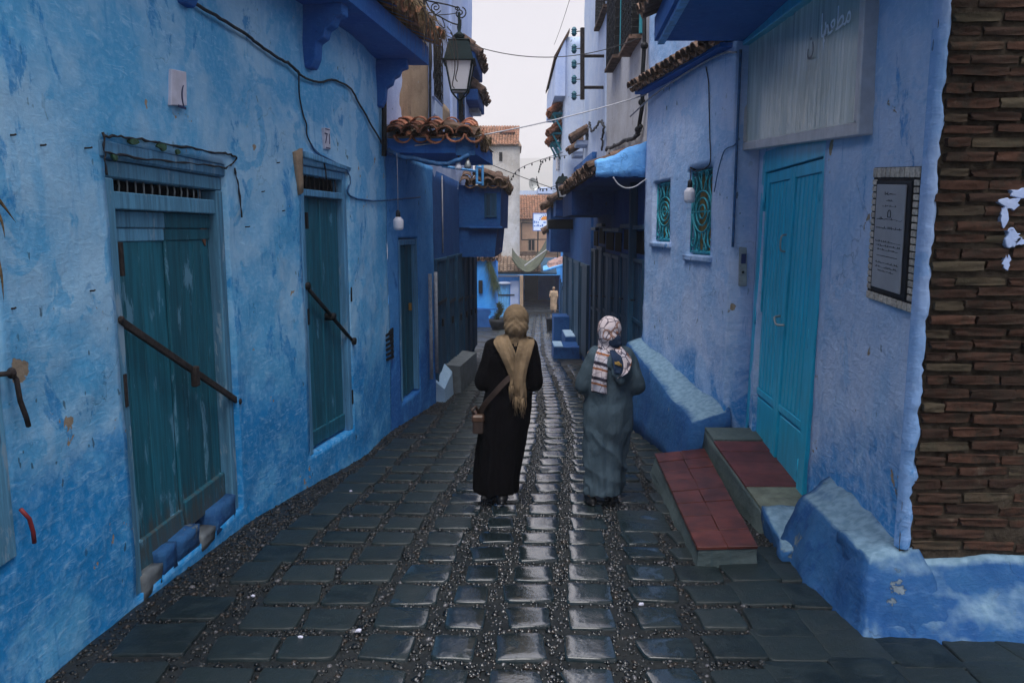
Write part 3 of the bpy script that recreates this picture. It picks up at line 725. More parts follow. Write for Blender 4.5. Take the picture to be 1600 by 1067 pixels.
b.v = [D1.w(a, c, -.079) for a, c in pts]+[D1.w(a, c, -.0865) for a, c in pts]; b.f = [tuple(range(10))]+[(i, (i+1) % 10, 10+(i+1) % 10, 10+i) for i in range(10)]
b.build('rust_stain', simple('rust brown', (.11, .05, .03), .9, .5, 20), door)
for (u, wd, z, h) in ((.08, .2, -.24, .075), (.30, .15, -.21, .10), (.48, .26, -.20, .09), (.98, .34, -.235, .12), (.76, .2, -.25, .05)):
    b = MB().lbox(D1, u, u+wd, z-.05, z+h, -.13, .01, j=.012); lumpy(b, .012, 9, seed=u*10, sub=2).build('sill_stone', M_['plinth'] if wd != .2 else M_['greystone'], door, smooth=True)
for pts in ([(163, 214), (190, 214), (222, 219), (258, 227), (300, 231), (338, 238), (362, 241), (369, 249), (363, 258), (352, 262)], [(164, 240), (210, 245), (262, 252), (318, 259), (354, 263)], [(162, 208), (163, 240), (166, 275)], [(366, 262), (374, 300), (377, 340)]):
    q = smooth_pts([wp(x+random.uniform(-2, 2), y+random.uniform(-1.5, 1.5), .012) for x, y in pts], 5)
    MB().tube([p+Vector((random.uniform(-.004, .004), random.uniform(-.006, .006), random.uniform(-.005, .005))) for p in q], [random.uniform(.003, .009) for _ in q], 5).build('render_crack', M_['blackink'], houseL, smooth=True)
mould = simple('green mould', (.03, .085, .05), .9, .5, 25)
for (px_, py_, sx, sz) in ((206, 222, .05, .022), (250, 229, .06, .026), (275, 238, .03, .016), (176, 245, .03, .02)):
    u, z, _ = path_px(WL, px_, py_); k = 9; b = MB(); pts = [(u+sx*math.cos(t)*random.uniform(.5, 1.2), z+sz*math.sin(t)*random.uniform(.5, 1.2)) for t in [2*math.pi*i/k for i in range(k)]]
    b.v = [WL.w(a, c, .0) for a, c in pts]+[WL.w(a, c, .016) for a, c in pts]; b.f = [tuple(range(k))[::-1], tuple(range(k, 2*k))]+[(i, (i+1) % k, k+(i+1) % k, k+i) for i in range(k)]
    b.build('mould_patch', mould, houseL)
# second door
dh = (1.15, 2.09)
door2 = MB().lbox(D2, dh[0], dh[0]+.065, -.2, 2.29, -.12, -.01).lbox(D2, dh[1]-.07, dh[1], -.2, 2.29, -.12, -.01).lbox(D2, dh[0]+.067, dh[1]-.072, 2.22, 2.29, -.12, -.012).lbox(D2, dh[0]+.067, dh[1]-.072, 2.04, 2.10, -.12, -.012)
door2 = door2.build('door', M_['frame2'], houseL, bevel=.007, label='narrow green blue double door with a slanting bar')
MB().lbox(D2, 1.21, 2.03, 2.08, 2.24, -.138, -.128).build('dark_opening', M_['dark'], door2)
for k in range(9):
    u = 1.26+k*.088; MB().tube([D2.w(u, 2.1, -.06), D2.w(u+random.uniform(-.02, .02), 2.22, -.06)], .006, 5).build('bar', M_['rust'], door2, smooth=True)
for a, b, s in ((1.22, 1.61, 5), (1.622, 2.015, 6)):
    planks(D2, door2, a, b, -.15, 2.035, 2, -.11, -.075, M_['door2'], s)
    MB().lbox(D2, a, b, -.17, -.03, -.1, -.06, j=.006).build('bottom_board', M_['door2'], door2, bevel=.005)
MB().lbox(D2, 1.6, 1.632, -.1, 2.03, -.085, -.058).build('cover_strip', M_['door2'], door2, bevel=.004)
p0, p1 = D2.p(478, 447, -.02), D2.p(551, 533, -.01)
MB().tube([p0, p1], .018, 6).build('locking_bar', M_['iron'], door2, smooth=True)
for p in (p0, p1, p0.lerp(p1, .52)): MB().tube([p-Vector((D2.n.x, D2.n.y, 0))*.09, p+Vector((D2.n.x, D2.n.y, 0))*.03], .036, 8).build('bar_bracket', M_['iron'], door2, smooth=True)
for (px_, py_) in ((478, 345), (480, 495), (545, 310), (547, 460), (549, 620)):
    u, z = D2.px(px_, py_, -.02); MB().lbox(D2, u-.014, u+.014, z-.07, z+.07, -.03, -.002).build('hinge', M_['iron'], door2, bevel=.003)
# broken render beside its head
b = MB().quadbox(D2, [D2.px(458, 238), D2.px(470, 232), D2.px(472, 300), D2.px(466, 305)], -.02, .018)
lumpy(b, .012, 14, 3, sub=3).build('broken_render', M_['brownstain'], houseL, smooth=True)
b = MB().quadbox(D2, [D2.px(472, 236), D2.px(545, 262), D2.px(545, 268), D2.px(472, 246)], -.02, .03)
lumpy(b, .012, 14, 4, sub=3).build('door_hood', M_['frame2'], houseL, smooth=True)
# half open shutter at the left edge of the picture
sh = MB().lbox(D0, D0.L-.53, D0.L-.39, .40, 1.75, -.11, .012).lbox(D0, D0.L-1.6, D0.L-1.46, .40, 1.75, -.11, .012).lbox(D0, D0.L-1.455, D0.L-.535, .385, .46, -.11, .014).lbox(D0, D0.L-1.455, D0.L-.535, 1.66, 1.75, -.11, .014)
sh = sh.build('window_shutter', M_['doorframe'], houseL, bevel=.008, label='pale framed green wooden shutter with iron hasp')
planks(D0, sh, D0.L-1.45, D0.L-.54, .465, 1.655, 6, -.10, -.06, M_['door1'], 9)
h0 = wp(18, 583, .03); pts = [h0+Vector((0, -.16, .02)), h0, h0+Vector((.01, .012, -.03)), h0+Vector((.012, .02, -.12)), h0+Vector((.012, .05, -.20)), h0+Vector((.005, .07, -.24))]
MB().tube(pts, .011, 6).build('hasp', M_['rust'], sh, smooth=True); MB().ell(h0, (.018, .02, .024)).build('hasp_knob', M_['rust'], sh, smooth=True)
h0 = wp(32, 795, .03); MB().tube([h0, h0+Vector((.02, .02, -.05)), h0+Vector((.015, .045, -.12)), h0+Vector((.012, .05, -.17))], .009, 6).build('latch', simple('old red paint', (.18, .02, .025), .6), sh, smooth=True)
# nails and hooks left in the wall
for (px_, py_) in ((62, 228), (135, 232), (140, 455), (14, 212), (385, 355), (432, 255), (440, 330), (408, 300), (14, 483)):
    q = path_px(WL, px_, py_, 0); u, z = q[0], q[1]
    MB().tube([WL.w(u, z, -.02), WL.w(u, z+.002, .022), WL.w(u+.006, z+.006, .026)], .0045, 5).build('nail', M_['rust'], houseL, smooth=True)
# jutting upper floor, corbels, eave
OE = Fr((-1.33-.156*9.5, 6.55-9.5), (-.94, 9.05))
def wl_at(y): u = WL.uy(y); return WL.w(u, 0)
b = MB(); ys = [-2.9+.6*i for i in range(20)]; ys = [y for y in ys if y < 8.9]+[9.06]
for y in ys:
    t = (y-OE.A.y)/(OE.B.y-OE.A.y); xo = OE.A.x+(OE.B.x-OE.A.x)*t; xi = lx(y)-.12 if y < 3 else wl_at(y).x-.08
    b.v += [Vector((xi, y, 3.6)), Vector((xo, y, 3.6)), Vector((xo, y, 3.80)), Vector((xi, y, 3.80))]
n = len(ys)
for i in range(n-1): b.f += [(4*i+k, 4*i+(k+1) % 4, 4*i+4+(k+1) % 4, 4*i+4+k) for k in range(4)]
b.f += [(0, 3, 2, 1), (4*n-4, 4*n-3, 4*n-2, 4*n-1)]
lumpy(b, .012, 2.5, 4, sub=1).build('overhang', M_['soffit'], houseL, label='deep blue slab of the jutting upper floor')
def corbel(y, z0, proj, h, th=.13):
    u = WL.uy(y); prof = [(-.05, 0), (proj, 0), (proj, -.09), (proj*.8, -.11), (proj*.72, -.17), (proj*.55, -.2), (proj*.5, -.26), (proj*.3, -.30), (proj*.26, h*-.85), (.05, -h), (-.05, -h)]
    a = [WL.w(u-th/2, z0+z, o) for o, z in prof]; c = [WL.w(u+th/2, z0+z, o) for o, z in prof]; k = len(prof)
    m = MB(); m.v = a+c; m.f = [tuple(range(k)), tuple(range(2*k-1, k-1, -1))]+[(i, (i+1) % k, k+(i+1) % k, k+i) for i in range(k)]
    m.build('corbel', M_['soffit'], houseL, bevel=.008)
corbel(8.78, 3.6, .34, .5); corbel(6.75, 3.6, .34, .5); corbel(4.9, 3.6, .34, .5)
roofL = MB()
b = MB(); ys2 = [2+.55*i for i in range(13)]+[9.1]
for y in ys2:
    t = (y-OE.A.y)/(OE.B.y-OE.A.y); xo = OE.A.x+(OE.B.x-OE.A.x)*t
    b.v += [Vector((xo-.5, y, 4.02)), Vector((xo+.10, y, 3.82)), Vector((xo+.10, y, 3.87)), Vector((xo-.5, y, 4.08))]
n = len(ys2)
for i in range(n-1): b.f += [(4*i+k, 4*i+(k+1) % 4, 4*i+4+(k+1) % 4, 4*i+4+k) for k in range(4)]
b.f += [(0, 3, 2, 1), (4*n-4, 4*n-3, 4*n-2, 4*n-1)]
eave = b.build('roof', M_['soffit'], houseL)
e_ = Vector((OE.e.x, OE.e.y, 0)); en = Vector((OE.n.x, OE.n.y, 0))
st = Vector((OE.B.x, OE.B.y, 3.88))+en*.17+e_*.06
tile_roof(eave, st, -e_, -en+Vector((0, 0, .32)), 22, 2, M_['terracotta'], sp=.19, jit=.02, seed=3)
gp = [st-e_*(.3*i)+en*.02+Vector((0, 0, .06)) for i in range(14)]
grass(gp[:8], 300, .30, 'dry_grass', eave, droop=1.5, up=.25, spread=.6, seed=2, dirv=(.25, .1, -.1))
for k in range(7):
    p = gp[1+k % 5]+Vector((.03*k-.05, .04*k, 0)); L = .35+.12*(k % 4)
    MB().tube(smooth_pts([p, p+Vector((.06, .02, -.1)), p+Vector((.08, .03, -L*.7)), p+Vector((.05, .06, -L)), p+Vector((.07, .05, -L-.05))]), .006, 5).build('dry_vine', M_['rust'], eave, smooth=True)
# things fixed to the near left wall
t = thing('number_plate', wp(271, 138, .01), 'white tile plate with one worn blue sign, above the wide barred door', 'house number')
q = [path_px(WL, *c) for c in ((259, 165), (284, 166), (283, 113), (260, 108))]
MB().quadbox(WL, [(a[0], a[1]) for a in q], -.03, .034).build('plate', M_['white_paint'], t, bevel=.004)
uu = sum(a[0] for a in q)/4; zz = sum(a[1] for a in q)/4
text('(', WL.w(uu+.03, zz-.035, .036), WL.w(uu+.1, 0)-WL.w(uu, 0), (0, 0, 1), .15, M_['ink'], t, 'numeral')
MB().lbox(WL, uu-.03, uu+.065, zz-.115, zz-.100, .0345, .037).build('underline', M_['ink'], t)
t = thing('number_plate', wp(507, 219, .01), 'small white plate numbered 71 beside the dangling wire above the second door', 'house number')
q = [path_px(WL, *c) for c in ((503, 233), (512, 234), (511, 201), (502, 200))]
MB().quadbox(WL, [(a[0], a[1]) for a in q], -.03, .030).build('plate', M_['white_paint'], t, bevel=.003)
uu = sum(a[0] for a in q)/4; zz = sum(a[1] for a in q)/4
text('71', WL.w(uu, zz-.005, .032), WL.w(uu+.1, 0)-WL.w(uu, 0), (0, 0, 1), .13, M_['ink'], t, 'numeral')
for dz_ in (-.085, .075): MB().lbox(WL, uu-.045, uu+.045, zz+dz_, zz+dz_+.008, .0305, .033).build('rule', M_['ink'], t)
cable([wp(x, y, .025) for x, y in ((215, -60), (292, -2), (345, 30), (385, 55), (408, 73), (436, 92), (452, 100), (468, 116))], .012, M_['cable'], 'thick dark cable sloping down the near left wall to the knot', wob=.004)
cable([wp(x, y, .025) for x, y in ((468, 116), (480, 124), (500, 129), (518, 125), (533, 130), (549, 140), (563, 165), (590, 212), (597, 225))], .010, M_['cable'], 'dark cable swagging on under the corbel towards the tiled porch', wob=.003)
cable([wp(x, y, .02) for x, y in ((467, 116), (468, 150), (474, 180), (479, 195), (480, 212), (490, 232), (503, 246), (508, 262), (510, 280))], .007, M_['cable'], 'thin wire dangling from the cable knot past the number plate')
cable([wp(x, y, .02) for x, y in ((486, 226), (497, 240), (530, 258), (543, 268), (547, 285), (543, 300), (556, 310), (585, 314), (620, 312), (657, 308))], .009, M_['bluecable'], 'painted over cable looping around the second door head to the porch', wob=.003)
b = MB().tube([wp(600, y, .05) for y in (98, 130, 165, 200, 244)], .03, 7); b.single('drain_pipe', M_['iron'], 'black vertical pipe at the corner between left wall and porch', 'pipe', smooth=True)

ds = thing('dry_stalk', wp(2, 330, .03), 'few dry straw blades poking from the wall at the left edge', 'plant')
for (a, b, c) in (((-12, 300), (8, 325), (25, 348)), ((-12, 318), (2, 345), (8, 372)), ((-8, 390), (2, 430), (6, 470))):
    P_ = smooth_pts([wp(*a, .02), wp(*b, .05), wp(*c, .06)], 5); MB().tube(P_, [.010*(1-i/(len(P_)-.5)) for i in range(len(P_))], 4).build('blade', M_['straw'], ds, smooth=True)
# ------------------------------------------------------------------ lavender house: windows, plinth, eave
M_['turq'] = painted_wood('turquoise enamel', (.03, .30, .38), (.12, .42, .50), (.02, .12, .16), wear=.68, seed=8)
M_['turqdoor'] = simple('turquoise door enamel', (.018, .42, .64), .32, .14, 5, bmp=.12, spec=.5, stretch=(3, 3, .6))
M_['ochre'] = simple('ochre board', (.20, .15, .06), .8, .4, 7)
def scroll_grille(fr, u0, u1, z0, z1, o, parent):
    g = MB(); w_, h_ = u1-u0, z1-z0; cu, cz = (u0+u1)/2, (z0+z1)/2
    P = lambda a, b, oo=0: fr.w(cu+a*w_/2, cz+b*h_/2, o+oo)
    for a in (-.96, .96): g.tube([P(a, -1), P(a, 1)], .012, 4)
    for b in (-.97, 0., .97): g.tube([P(-1, b), P(1, b)], .010, 4)
    for r in (1., .66, .33):
        g.tube([P(r*.78*math.cos(t), r*.50*math.sin(t), .006) for t in [i*math.pi/10 for i in range(21)]], .0095, 5)
    for sx in (-1, 1):
        for sz in (-1, 1):
            g.tube([P(sx*x, sz*z, .004) for x, z in smooth2([(.92, .05), (.75, .30), (.60, .48), (.52, .62), (.62, .80), (.8, .84), (.86, .72), (.76, .66)])], .009, 5)
            g.tube([P(sx*x, sz*z, .004) for x, z in smooth2([(.10, .5), (.16, .66), (.34, .80), (.40, .92), (.25, .95), (.2, .86)])], .009, 5)
            g.tube([P(sx*.30, sz*.48), P(sx*.14, sz*.97)], .008, 4)
    return g.build('grille', M_['turq'], parent, smooth=True)
def smooth2(p): return [(q.x, q.y) for q in smooth_pts([(a, b, 0) for a, b in p], 4)]
for k, h in enumerate(hr):
    u0, u1, z0, z1, d = h
    wn = MB().lbox(R2, u0+.004, u0+.05, z0+.004, z1-.004, -.13, -.075).lbox(R2, u1-.05, u1-.004, z0+.004, z1-.004, -.13, -.075).lbox(R2, u0+.052, u1-.052, z0+.004, z0+.05, -.13, -.078).lbox(R2, u0+.052, u1-.052, z1-.05, z1-.004, -.13, -.078)
    wn = wn.build('window', M_['turq'], houseR2, bevel=.004, label='smaller grilled window' if k == 0 else 'larger grilled window with a bulb hanging in front')
    MB().lbox(R2, u0+.05, u1-.05, z0+.05, z1-.05, -.128, -.118).build('pane', M_['ochre'], wn)
    MB().lbox(R2, (u0+u1)/2-.015, (u0+u1)/2+.015, z0+.05, z1-.05, -.117, -.10).build('mullion', M_['turq'], wn)
    scroll_grille(R2, u0+.01, u1-.01, z0+.02, z1-.02, -.045, wn)
    b = MB().lbox(R2, u0-.03, u1+.04, z0-.06, z0-.004, -.1, .03, j=.006); lumpy(b, .01, 12, 3+k, sub=3).build('sill', M_['wall_r'], wn, smooth=True)
# sloping plinth
b = MB(); n = 14
for i in range(n+1):
    t = i/n; u = -.06+t*(R2.L+.12); zi = .40-.36*t+.03*mn.noise(Vector((t*5, 1, 2))); ow = .17+.16*t; gy = R2.w(u, 0).y; zg = gz(gy)-.1
    b.v += [R2.w(u, zi+.05, -.05), R2.w(u, zi, .0), R2.w(u, zi-.06-.04*t, ow), R2.w(u, zi-.10-.04*t, ow+.02), R2.w(u, zg, ow+.05+.04*t), R2.w(u, zg, -.05)]
for i in range(n): b.f += [(6*i+k, 6*i+(k+1) % 6, 6*i+6+(k+1) % 6, 6*i+6+k) for k in range(6)]
b.f += [tuple(range(6))[::-1], tuple(6*n+k for k in range(6))]
lb = lumpy(b, .022, 4.2, 6, sub=2)
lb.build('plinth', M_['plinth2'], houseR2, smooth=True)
# eave of the lavender house
ev0, ev1 = R2.w(-.12, 3.40, .02), R2.w(R2.L-.12, 3.40, .02); e2 = Vector((R2.e.x, R2.e.y, 0)); n2 = Vector((R2.n.x, R2.n.y, 0))
eb = MB().lbox(R2, -.12, R2.L-.1, 3.40, 3.44, .0, .13).build('eave', M_['soffit'], houseR2)
tile_roof(eb, ev0+n2*.20+Vector((0, 0, .07)), e2, -n2+Vector((0, 0, .45)), 17, 1, M_['oldtile'], sp=.145, L=.3, jit=.014, seed=11)
# hanging bulb, wires
def bulb(top, ln, label, cordmat, r=.055):
    t = thing('bulb_lamp', top, label, 'lamp', 'bulb lamps hanging on the walls'); top = Vector(top)
    MB().tube([top, top+Vector((.004, 0, -ln*.5)), top-Vector((0, 0, ln))], .004, 5).build('cord', cordmat, t, smooth=True)
    q = top-Vector((0, 0, ln))
    MB().loft([(q.x, q.y, q.z+.02, .012, .012), (q.x, q.y, q.z-.0, .024, .024), (q.x, q.y, q.z-.06, .027, .027), (q.x, q.y, q.z-.065, .02, .02)], 10).build('socket', M_['cable'], t, smooth=True)
    z = q.z-.06
    MB().loft([(q.x, q.y, z, r*.55, r*.55), (q.x, q.y, z-.015, r*.72, r*.72), (q.x, q.y, z-.03, r*.98, r*.98), (q.x, q.y, z-.05, r*1.05, r*1.05), (q.x, q.y, z-.115, r*1.02, r*1.02), (q.x, q.y, z-.14, r*.93, r*.93), (q.x, q.y, z-.152, r*.5, r*.5)], 14).build('bulb', M_['bulbwhite'], t, smooth=True)
pR = R2.p(1079, 262, .12); bl = R2.p(1079, 284, .12); bulb(pR, pR.z-bl.z, 'white bulb lamp hanging before the larger turquoise grille', M_['cable'])
MB().tube([R2.w(R2.px(1079, 262)[0], pR.z, -.06), pR], .006, 5).single('hook', M_['iron'], 'thin iron hook carrying the bulb over the larger grilled window', 'hook', smooth=True)
cable([R2.p(x, y, .018) for x, y in ((1103, 105), (1107, 130), (1108, 170), (1109, 215), (1110, 250), (1104, 262), (1088, 268), (1078, 262))], .006, M_['cable'], 'thin wire running down the lavender wall to the larger window')
cable([R2.p(x, y, .02) for x, y in ((1116, 300), (1122, 268), (1130, 240), (1136, 232), (1146, 228), (1152, 222))], .006, M_['bluecable'], 'loose wire looping from the larger window to the sign corner')
cable([R2.p(x, y, .05) for x, y in ((985, 182), (1020, 150), (1060, 122), (1100, 98), (1130, 84), (1150, 82))], .011, M_['palecable'], 'pale cable strung below the dark tile eave of the lavender house')
t_ = R2.w(R2.L+.012, 0, -.02)
cable([Vector((2.045, 7.17, z)) for z in (3.35, 3.0, 2.6, 2.2, 1.9, 1.6)], .013, M_['bluecable'], 'dark cable running down the corner beside the turquoise door')
# intercom on the house end facing the camera
EF = Fr((2.03, 7.19), (2.6, 7.19))
t = thing('intercom', EF.w(.05, 1.2, 0), 'slim grey metal intercom plate at the corner left of the turquoise door', 'intercom')
q = [EF.px(*c) for c in ((1154, 447), (1166, 447), (1166, 387), (1155, 386))]
MB().quadbox(EF, [(a[0]+.0, a[1]) for a in q], -.01, .02).build('plate', M_['greymetal'], t, bevel=.004)
uu = sum(a[0] for a in q)/4; zz = sum(a[1] for a in q)/4
MB().lbox(EF, uu-.022, uu+.022, zz+.03, zz+.12, .0205, .024).build('screen', M_['ink'], t); MB().ell(EF.w(uu, zz-.05, .022), (.012, .006, .012)).build('button', M_['iron'], t, smooth=True)

# ------------------------------------------------------------------ end house: ribbed door, plaque, sign, overhang
class FrW(Fr):
    def g(s, u): return .083*max(0., min(1., (3.0-u)/1.1))
    def w(s, u, z, o=0.): return Fr.w(s, u+s.g(u)*(z+.3), z, o)
R1w = FrW((2.26, 7.2), (2.06, 3.85))
du0, du1, zb_, zt_ = .0, 1.60, -.34, 2.40
houseR1_door = MB().lbox(R1w, du0-.05, du0+.04, zb_, zt_+.06, -.09, .004).lbox(R1w, du1-.04, du1+.10, zb_, zt_+.06, -.09, .004).lbox(R1w, du0+.042, du1-.042, zt_-.14, zt_+.06, -.09, .002)
houseR1_door = houseR1_door.build('door', M_['turqdoor'], houseR1, bevel=.004, label='turquoise ribbed metal double door')
umid = .80
for k, (a, b) in enumerate(((du0+.045, umid-.004), (umid+.004, du1-.045))):
    MB().lbox(R1w, a, b, zb_+.04, zt_-.145, -.07, -.045).build('leaf', M_['turqdoor'], houseR1_door, bevel=.003)
    for s0, s1 in ((a, a+.07), (b-.07, b)): MB().lbox(R1w, s0, s1, zb_+.04, zt_-.148, -.044, -.018).build('stile', M_['turqdoor'], houseR1_door, bevel=.004)
    for z0_, z1_ in ((zb_+.04, zb_+.12), (.26, .32), (zt_-.24, zt_-.15)): MB().lbox(R1w, a+.072, b-.072, z0_, z1_, -.044, -.020).build('rail', M_['turqdoor'], houseR1_door, bevel=.004)
    n = 6; wd = (b-a-.16)/n
    for i in range(n):
        c0 = a+.08+wd*(i+.5); MB().lbox(R1w, c0-wd*.40, c0+wd*.40, .325, zt_-.245, -.046, -.030).build('rib', M_['turqdoor'], houseR1_door, bevel=.006)
    MB().lbox(R1w, a+.10, b-.10, zb_+.15, .23, -.045, -.030).build('panel', M_['turqdoor'], houseR1_door, bevel=.008)
    for z in (-.1, .9, 1.95):
        uu = a-.005 if k == 0 else b+.005; p = R1w.w(uu, z, -.005); MB().tube([p, p+Vector((.003, 0, .14))], .013, 8).build('hinge', M_['turqdoor'], houseR1_door, smooth=True)
hz = R1w.px(1228, 510)[1]
pts = [R1w.w(umid-.03+x, hz+z, o) for x, z, o in ((-.02, .06, -.02), (0, .05, .03), (.06, .02, .045), (.11, .0, .04), (.14, -.0, -.01))]
MB().tube(smooth_pts(pts), .010, 7).build('handle', M_['greymetal'], houseR1_door, smooth=True)
MB().tube(smooth_pts([R1w.w(umid-.05, 1.72, -.02), R1w.w(umid-.05, 1.70, .02), R1w.w(umid-.05, 1.60, .02), R1w.w(umid-.05, 1.58, -.02)]), .008, 6).build('pull', M_['greymetal'], houseR1_door, smooth=True)
# plaque
PQ = [R1.px(*c) for c in ((1358, 465), (1430, 490), (1445, 260), (1370, 262))]
t = thing('wall_plaque', R1.w(PQ[0][0], PQ[0][1], .0), 'grey plaque with fine dark writing in a pale tile border beside the brick end', 'plaque')
def bil(q, a, b):
    lo = (q[0][0]*(1-a)+q[1][0]*a, q[0][1]*(1-a)+q[1][1]*a); hi = (q[3][0]*(1-a)+q[2][0]*a, q[3][1]*(1-a)+q[2][1]*a)
    return (lo[0]*(1-b)+hi[0]*b, lo[1]*(1-b)+hi[1]*b)
sub = lambda a0, a1, b0, b1: [bil(PQ, a0, b0), bil(PQ, a1, b0), bil(PQ, a1, b1), bil(PQ, a0, b1)]
M_['slab'] = simple('grey slate slab', (.32, .33, .36), .45, .1, 6)
M_['cream'] = simple('cream glazed tile', (.46, .41, .35), .45, .35, 60, rndamp=.2)
MB().quadbox(R1, sub(0, 1, 0, 1), -.01, .012).build('backing', M_['rust'], t)
MB().quadbox(R1, sub(.125, .875, .085, .90), .013, .026).build('frame', M_['blackink'], t, bevel=.002)
MB().quadbox(R1, sub(.18, .80, .11, .875), .0265, .036).build('slab', M_['slab'], t, bevel=.003)
nb = 10
for i in range(nb):
    for b0, b1 in ((.004, .06), (.925, .996)): MB().quadbox(R1, sub((i+.08)/nb, (i+.92)/nb, b0, b1), .013, .021).build('border_tile', M_['cream'], t, bevel=.003)
for j in range(17):
    z0_ = .075+.84*j/17
    for a0, a1 in ((.01, .105), (.895, .99)): MB().quadbox(R1, sub(a0, a1, z0_+.004, z0_+.044), .013, .021).build('border_tile', M_['cream'], t, bevel=.003)
rr = random.Random(4)
ink = MB()
for (b0, h, a0, a1, n_) in ((.80, .018, .38, .62, 5), (.755, .010, .42, .57, 4), (.715, .010, .34, .64, 6), (.62, .014, .22, .77, 12), (.555, .014, .22, .78, 12), (.455, .011, .23, .78, 16), (.425, .011, .24, .77, 16), (.395, .011, .27, .74, 14), (.30, .010, .25, .75, 14), (.268, .010, .25, .75, 15), (.24, .010, .32, .66, 9)):
    a = a0
    while a < a1:
        w_ = rr.uniform(.012, .05); hh = h*rr.uniform(.35, 1.); k0 = rr.uniform(-.2, .3)*h
        ink.quadbox(R1, [bil(PQ, *c) for c in ((a, b0+k0), (min(a+w_, a1), b0+k0), (min(a+w_, a1), b0+k0+hh*.45), (a, b0+k0+hh*.45))], .0362, .0372)
        if rr.random() < .5: ink.quadbox(R1, [bil(PQ, *c) for c in ((a, b0), (a+.008, b0), (a+.008, b0+h*1.2), (a, b0+h*1.2))], .0362, .0374)
        a += w_+rr.uniform(.004, .014)
ink.quadbox(R1, sub(.27, .72, .352, .356), .0362, .0372)
arch = [(.47, .64), (.53, .64), (.53, .675), (.515, .69), (.485, .69), (.47, .675)]
for i in range(6): p_, q_ = arch[i], arch[(i+1) % 6]; ink.tube([R1.w(*bil(PQ, *p_), .037), R1.w(*bil(PQ, *q_), .037)], .0022, 4)
ink.build('writing', M_['blackink'], t, kind='stuff')
# sign box over the door
SG = Fr((2.12, 7.12), (2.045, 4.75))
t = thing('shop_sign', SG.w(0, 2.5, 0), 'large faded grey sign box over the turquoise door, white Arabic words at its top', 'sign')
SQ = [SG.px(*c) for c in ((1162, 232), (1341, 206), (1356, -80), (1164, 66))]
m = NM('faded sign sheet'); P = m.pos
st_ = m.noise(m.map(P, (9, 9, .5)), 1.6, 5, .6); big = m.noise(m.map(P, (1.4, 1.4, .8)), 1.5, 3)
c = m.mix(m.step(st_, .35, .7), (.42, .50, .48), (.62, .70, .69)); c = m.mix(m.ma('MULTIPLY', m.step(big, .55, .7), .6), c, (.30, .37, .35))
sf = m.done(c, m.ma('MULTIPLY_ADD', st_, .25, .02), m.bump(m.ma('ADD', st_, m.ma('MULTIPLY', m.noise(m.map(P, (3, 3, .4)), 1.2, 2), 1.5)), .5, .02), .6)
def sb(a0, a1, b0, b1): 
    f = lambda a, b: bil(SQ, a, b)
    return [f(a0, b0), f(a1, b0), f(a1, b1), f(a0, b1)]
MB().quadbox(SG, sb(0, 1, 0, 1), -.07, -.03).build('box', M_['greymetal'], t)
nx, nz_ = 40, 16; b = MB()
for j in range(nz_+1):
    for i in range(nx+1):
        u, z = bil(SQ, .015+.97*i/nx, .03+.94*j/nz_); b.v.append(SG.w(u, z, -.012+.010*fbm(Vector((u*2.2, z*.7, 1)), 3)-.016*math.exp(-((u-1.05)/.03)**2)))
b.f = [(j*(nx+1)+i, j*(nx+1)+i+1, (j+1)*(nx+1)+i+1, (j+1)*(nx+1)+i) for j in range(nz_) for i in range(nx)]
b.build('sheet', sf, t, smooth=True)
M_['alu'] = simple('dull aluminium', (.50, .50, .53), .45, .12, 10, metal=.1)
for q in (sb(0, 1, -.02, .055), sb(0, .018, .056, .95), sb(.98, 1.0, .056, .95)): MB().quadbox(SG, q, -.07, .012).build('frame_bar', M_['alu'], t, bevel=.005)
MB().quadbox(SG, sb(-.01, 1.01, .945, 1.06), -.08, .05).build('top_board', M_['turqdoor'], t, bevel=.006)
MB().quadbox(SG, sb(1.002, 1.016, -.02, 1.0), -.08, .02).build('side_tube', M_['alu'], t, bevel=.006)
M_['signwhite'] = simple('pale blue lettering', (.78, .84, .92), .5, .1, 10, bmp=0)
eS = Vector((SG.e.x, SG.e.y, 0))
def sgp(px, py, o=.006): return SG.p(px, py, o)
tw = text('\ufee2\ufecc\ufec4\ufee3', sgp(1308, 32), eS+Vector((0, 0, -.03)), (0, 0, 1), .20, M_['signwhite'], t)
text('\ufe8e\ufe91', sgp(1287, 42), eS, (0, 0, 1), .22, M_['signwhite'], t)
M_['signgrey'] = simple('faded lettering', (.09, .11, .12), .5, .1, 10, bmp=0)
text('\u0646', sgp(1267, 68), eS, (0, 0, 1), .2, M_['signgrey'], t)
for (px_, py_) in ((1342, 160), (1341, 185)): 
    p = SG.p(px_+8, py_, -.02); MB().tube([p, p+Vector((.12, -.02, 0))], .01, 6).build('bracket', M_['alu'], t, smooth=True)
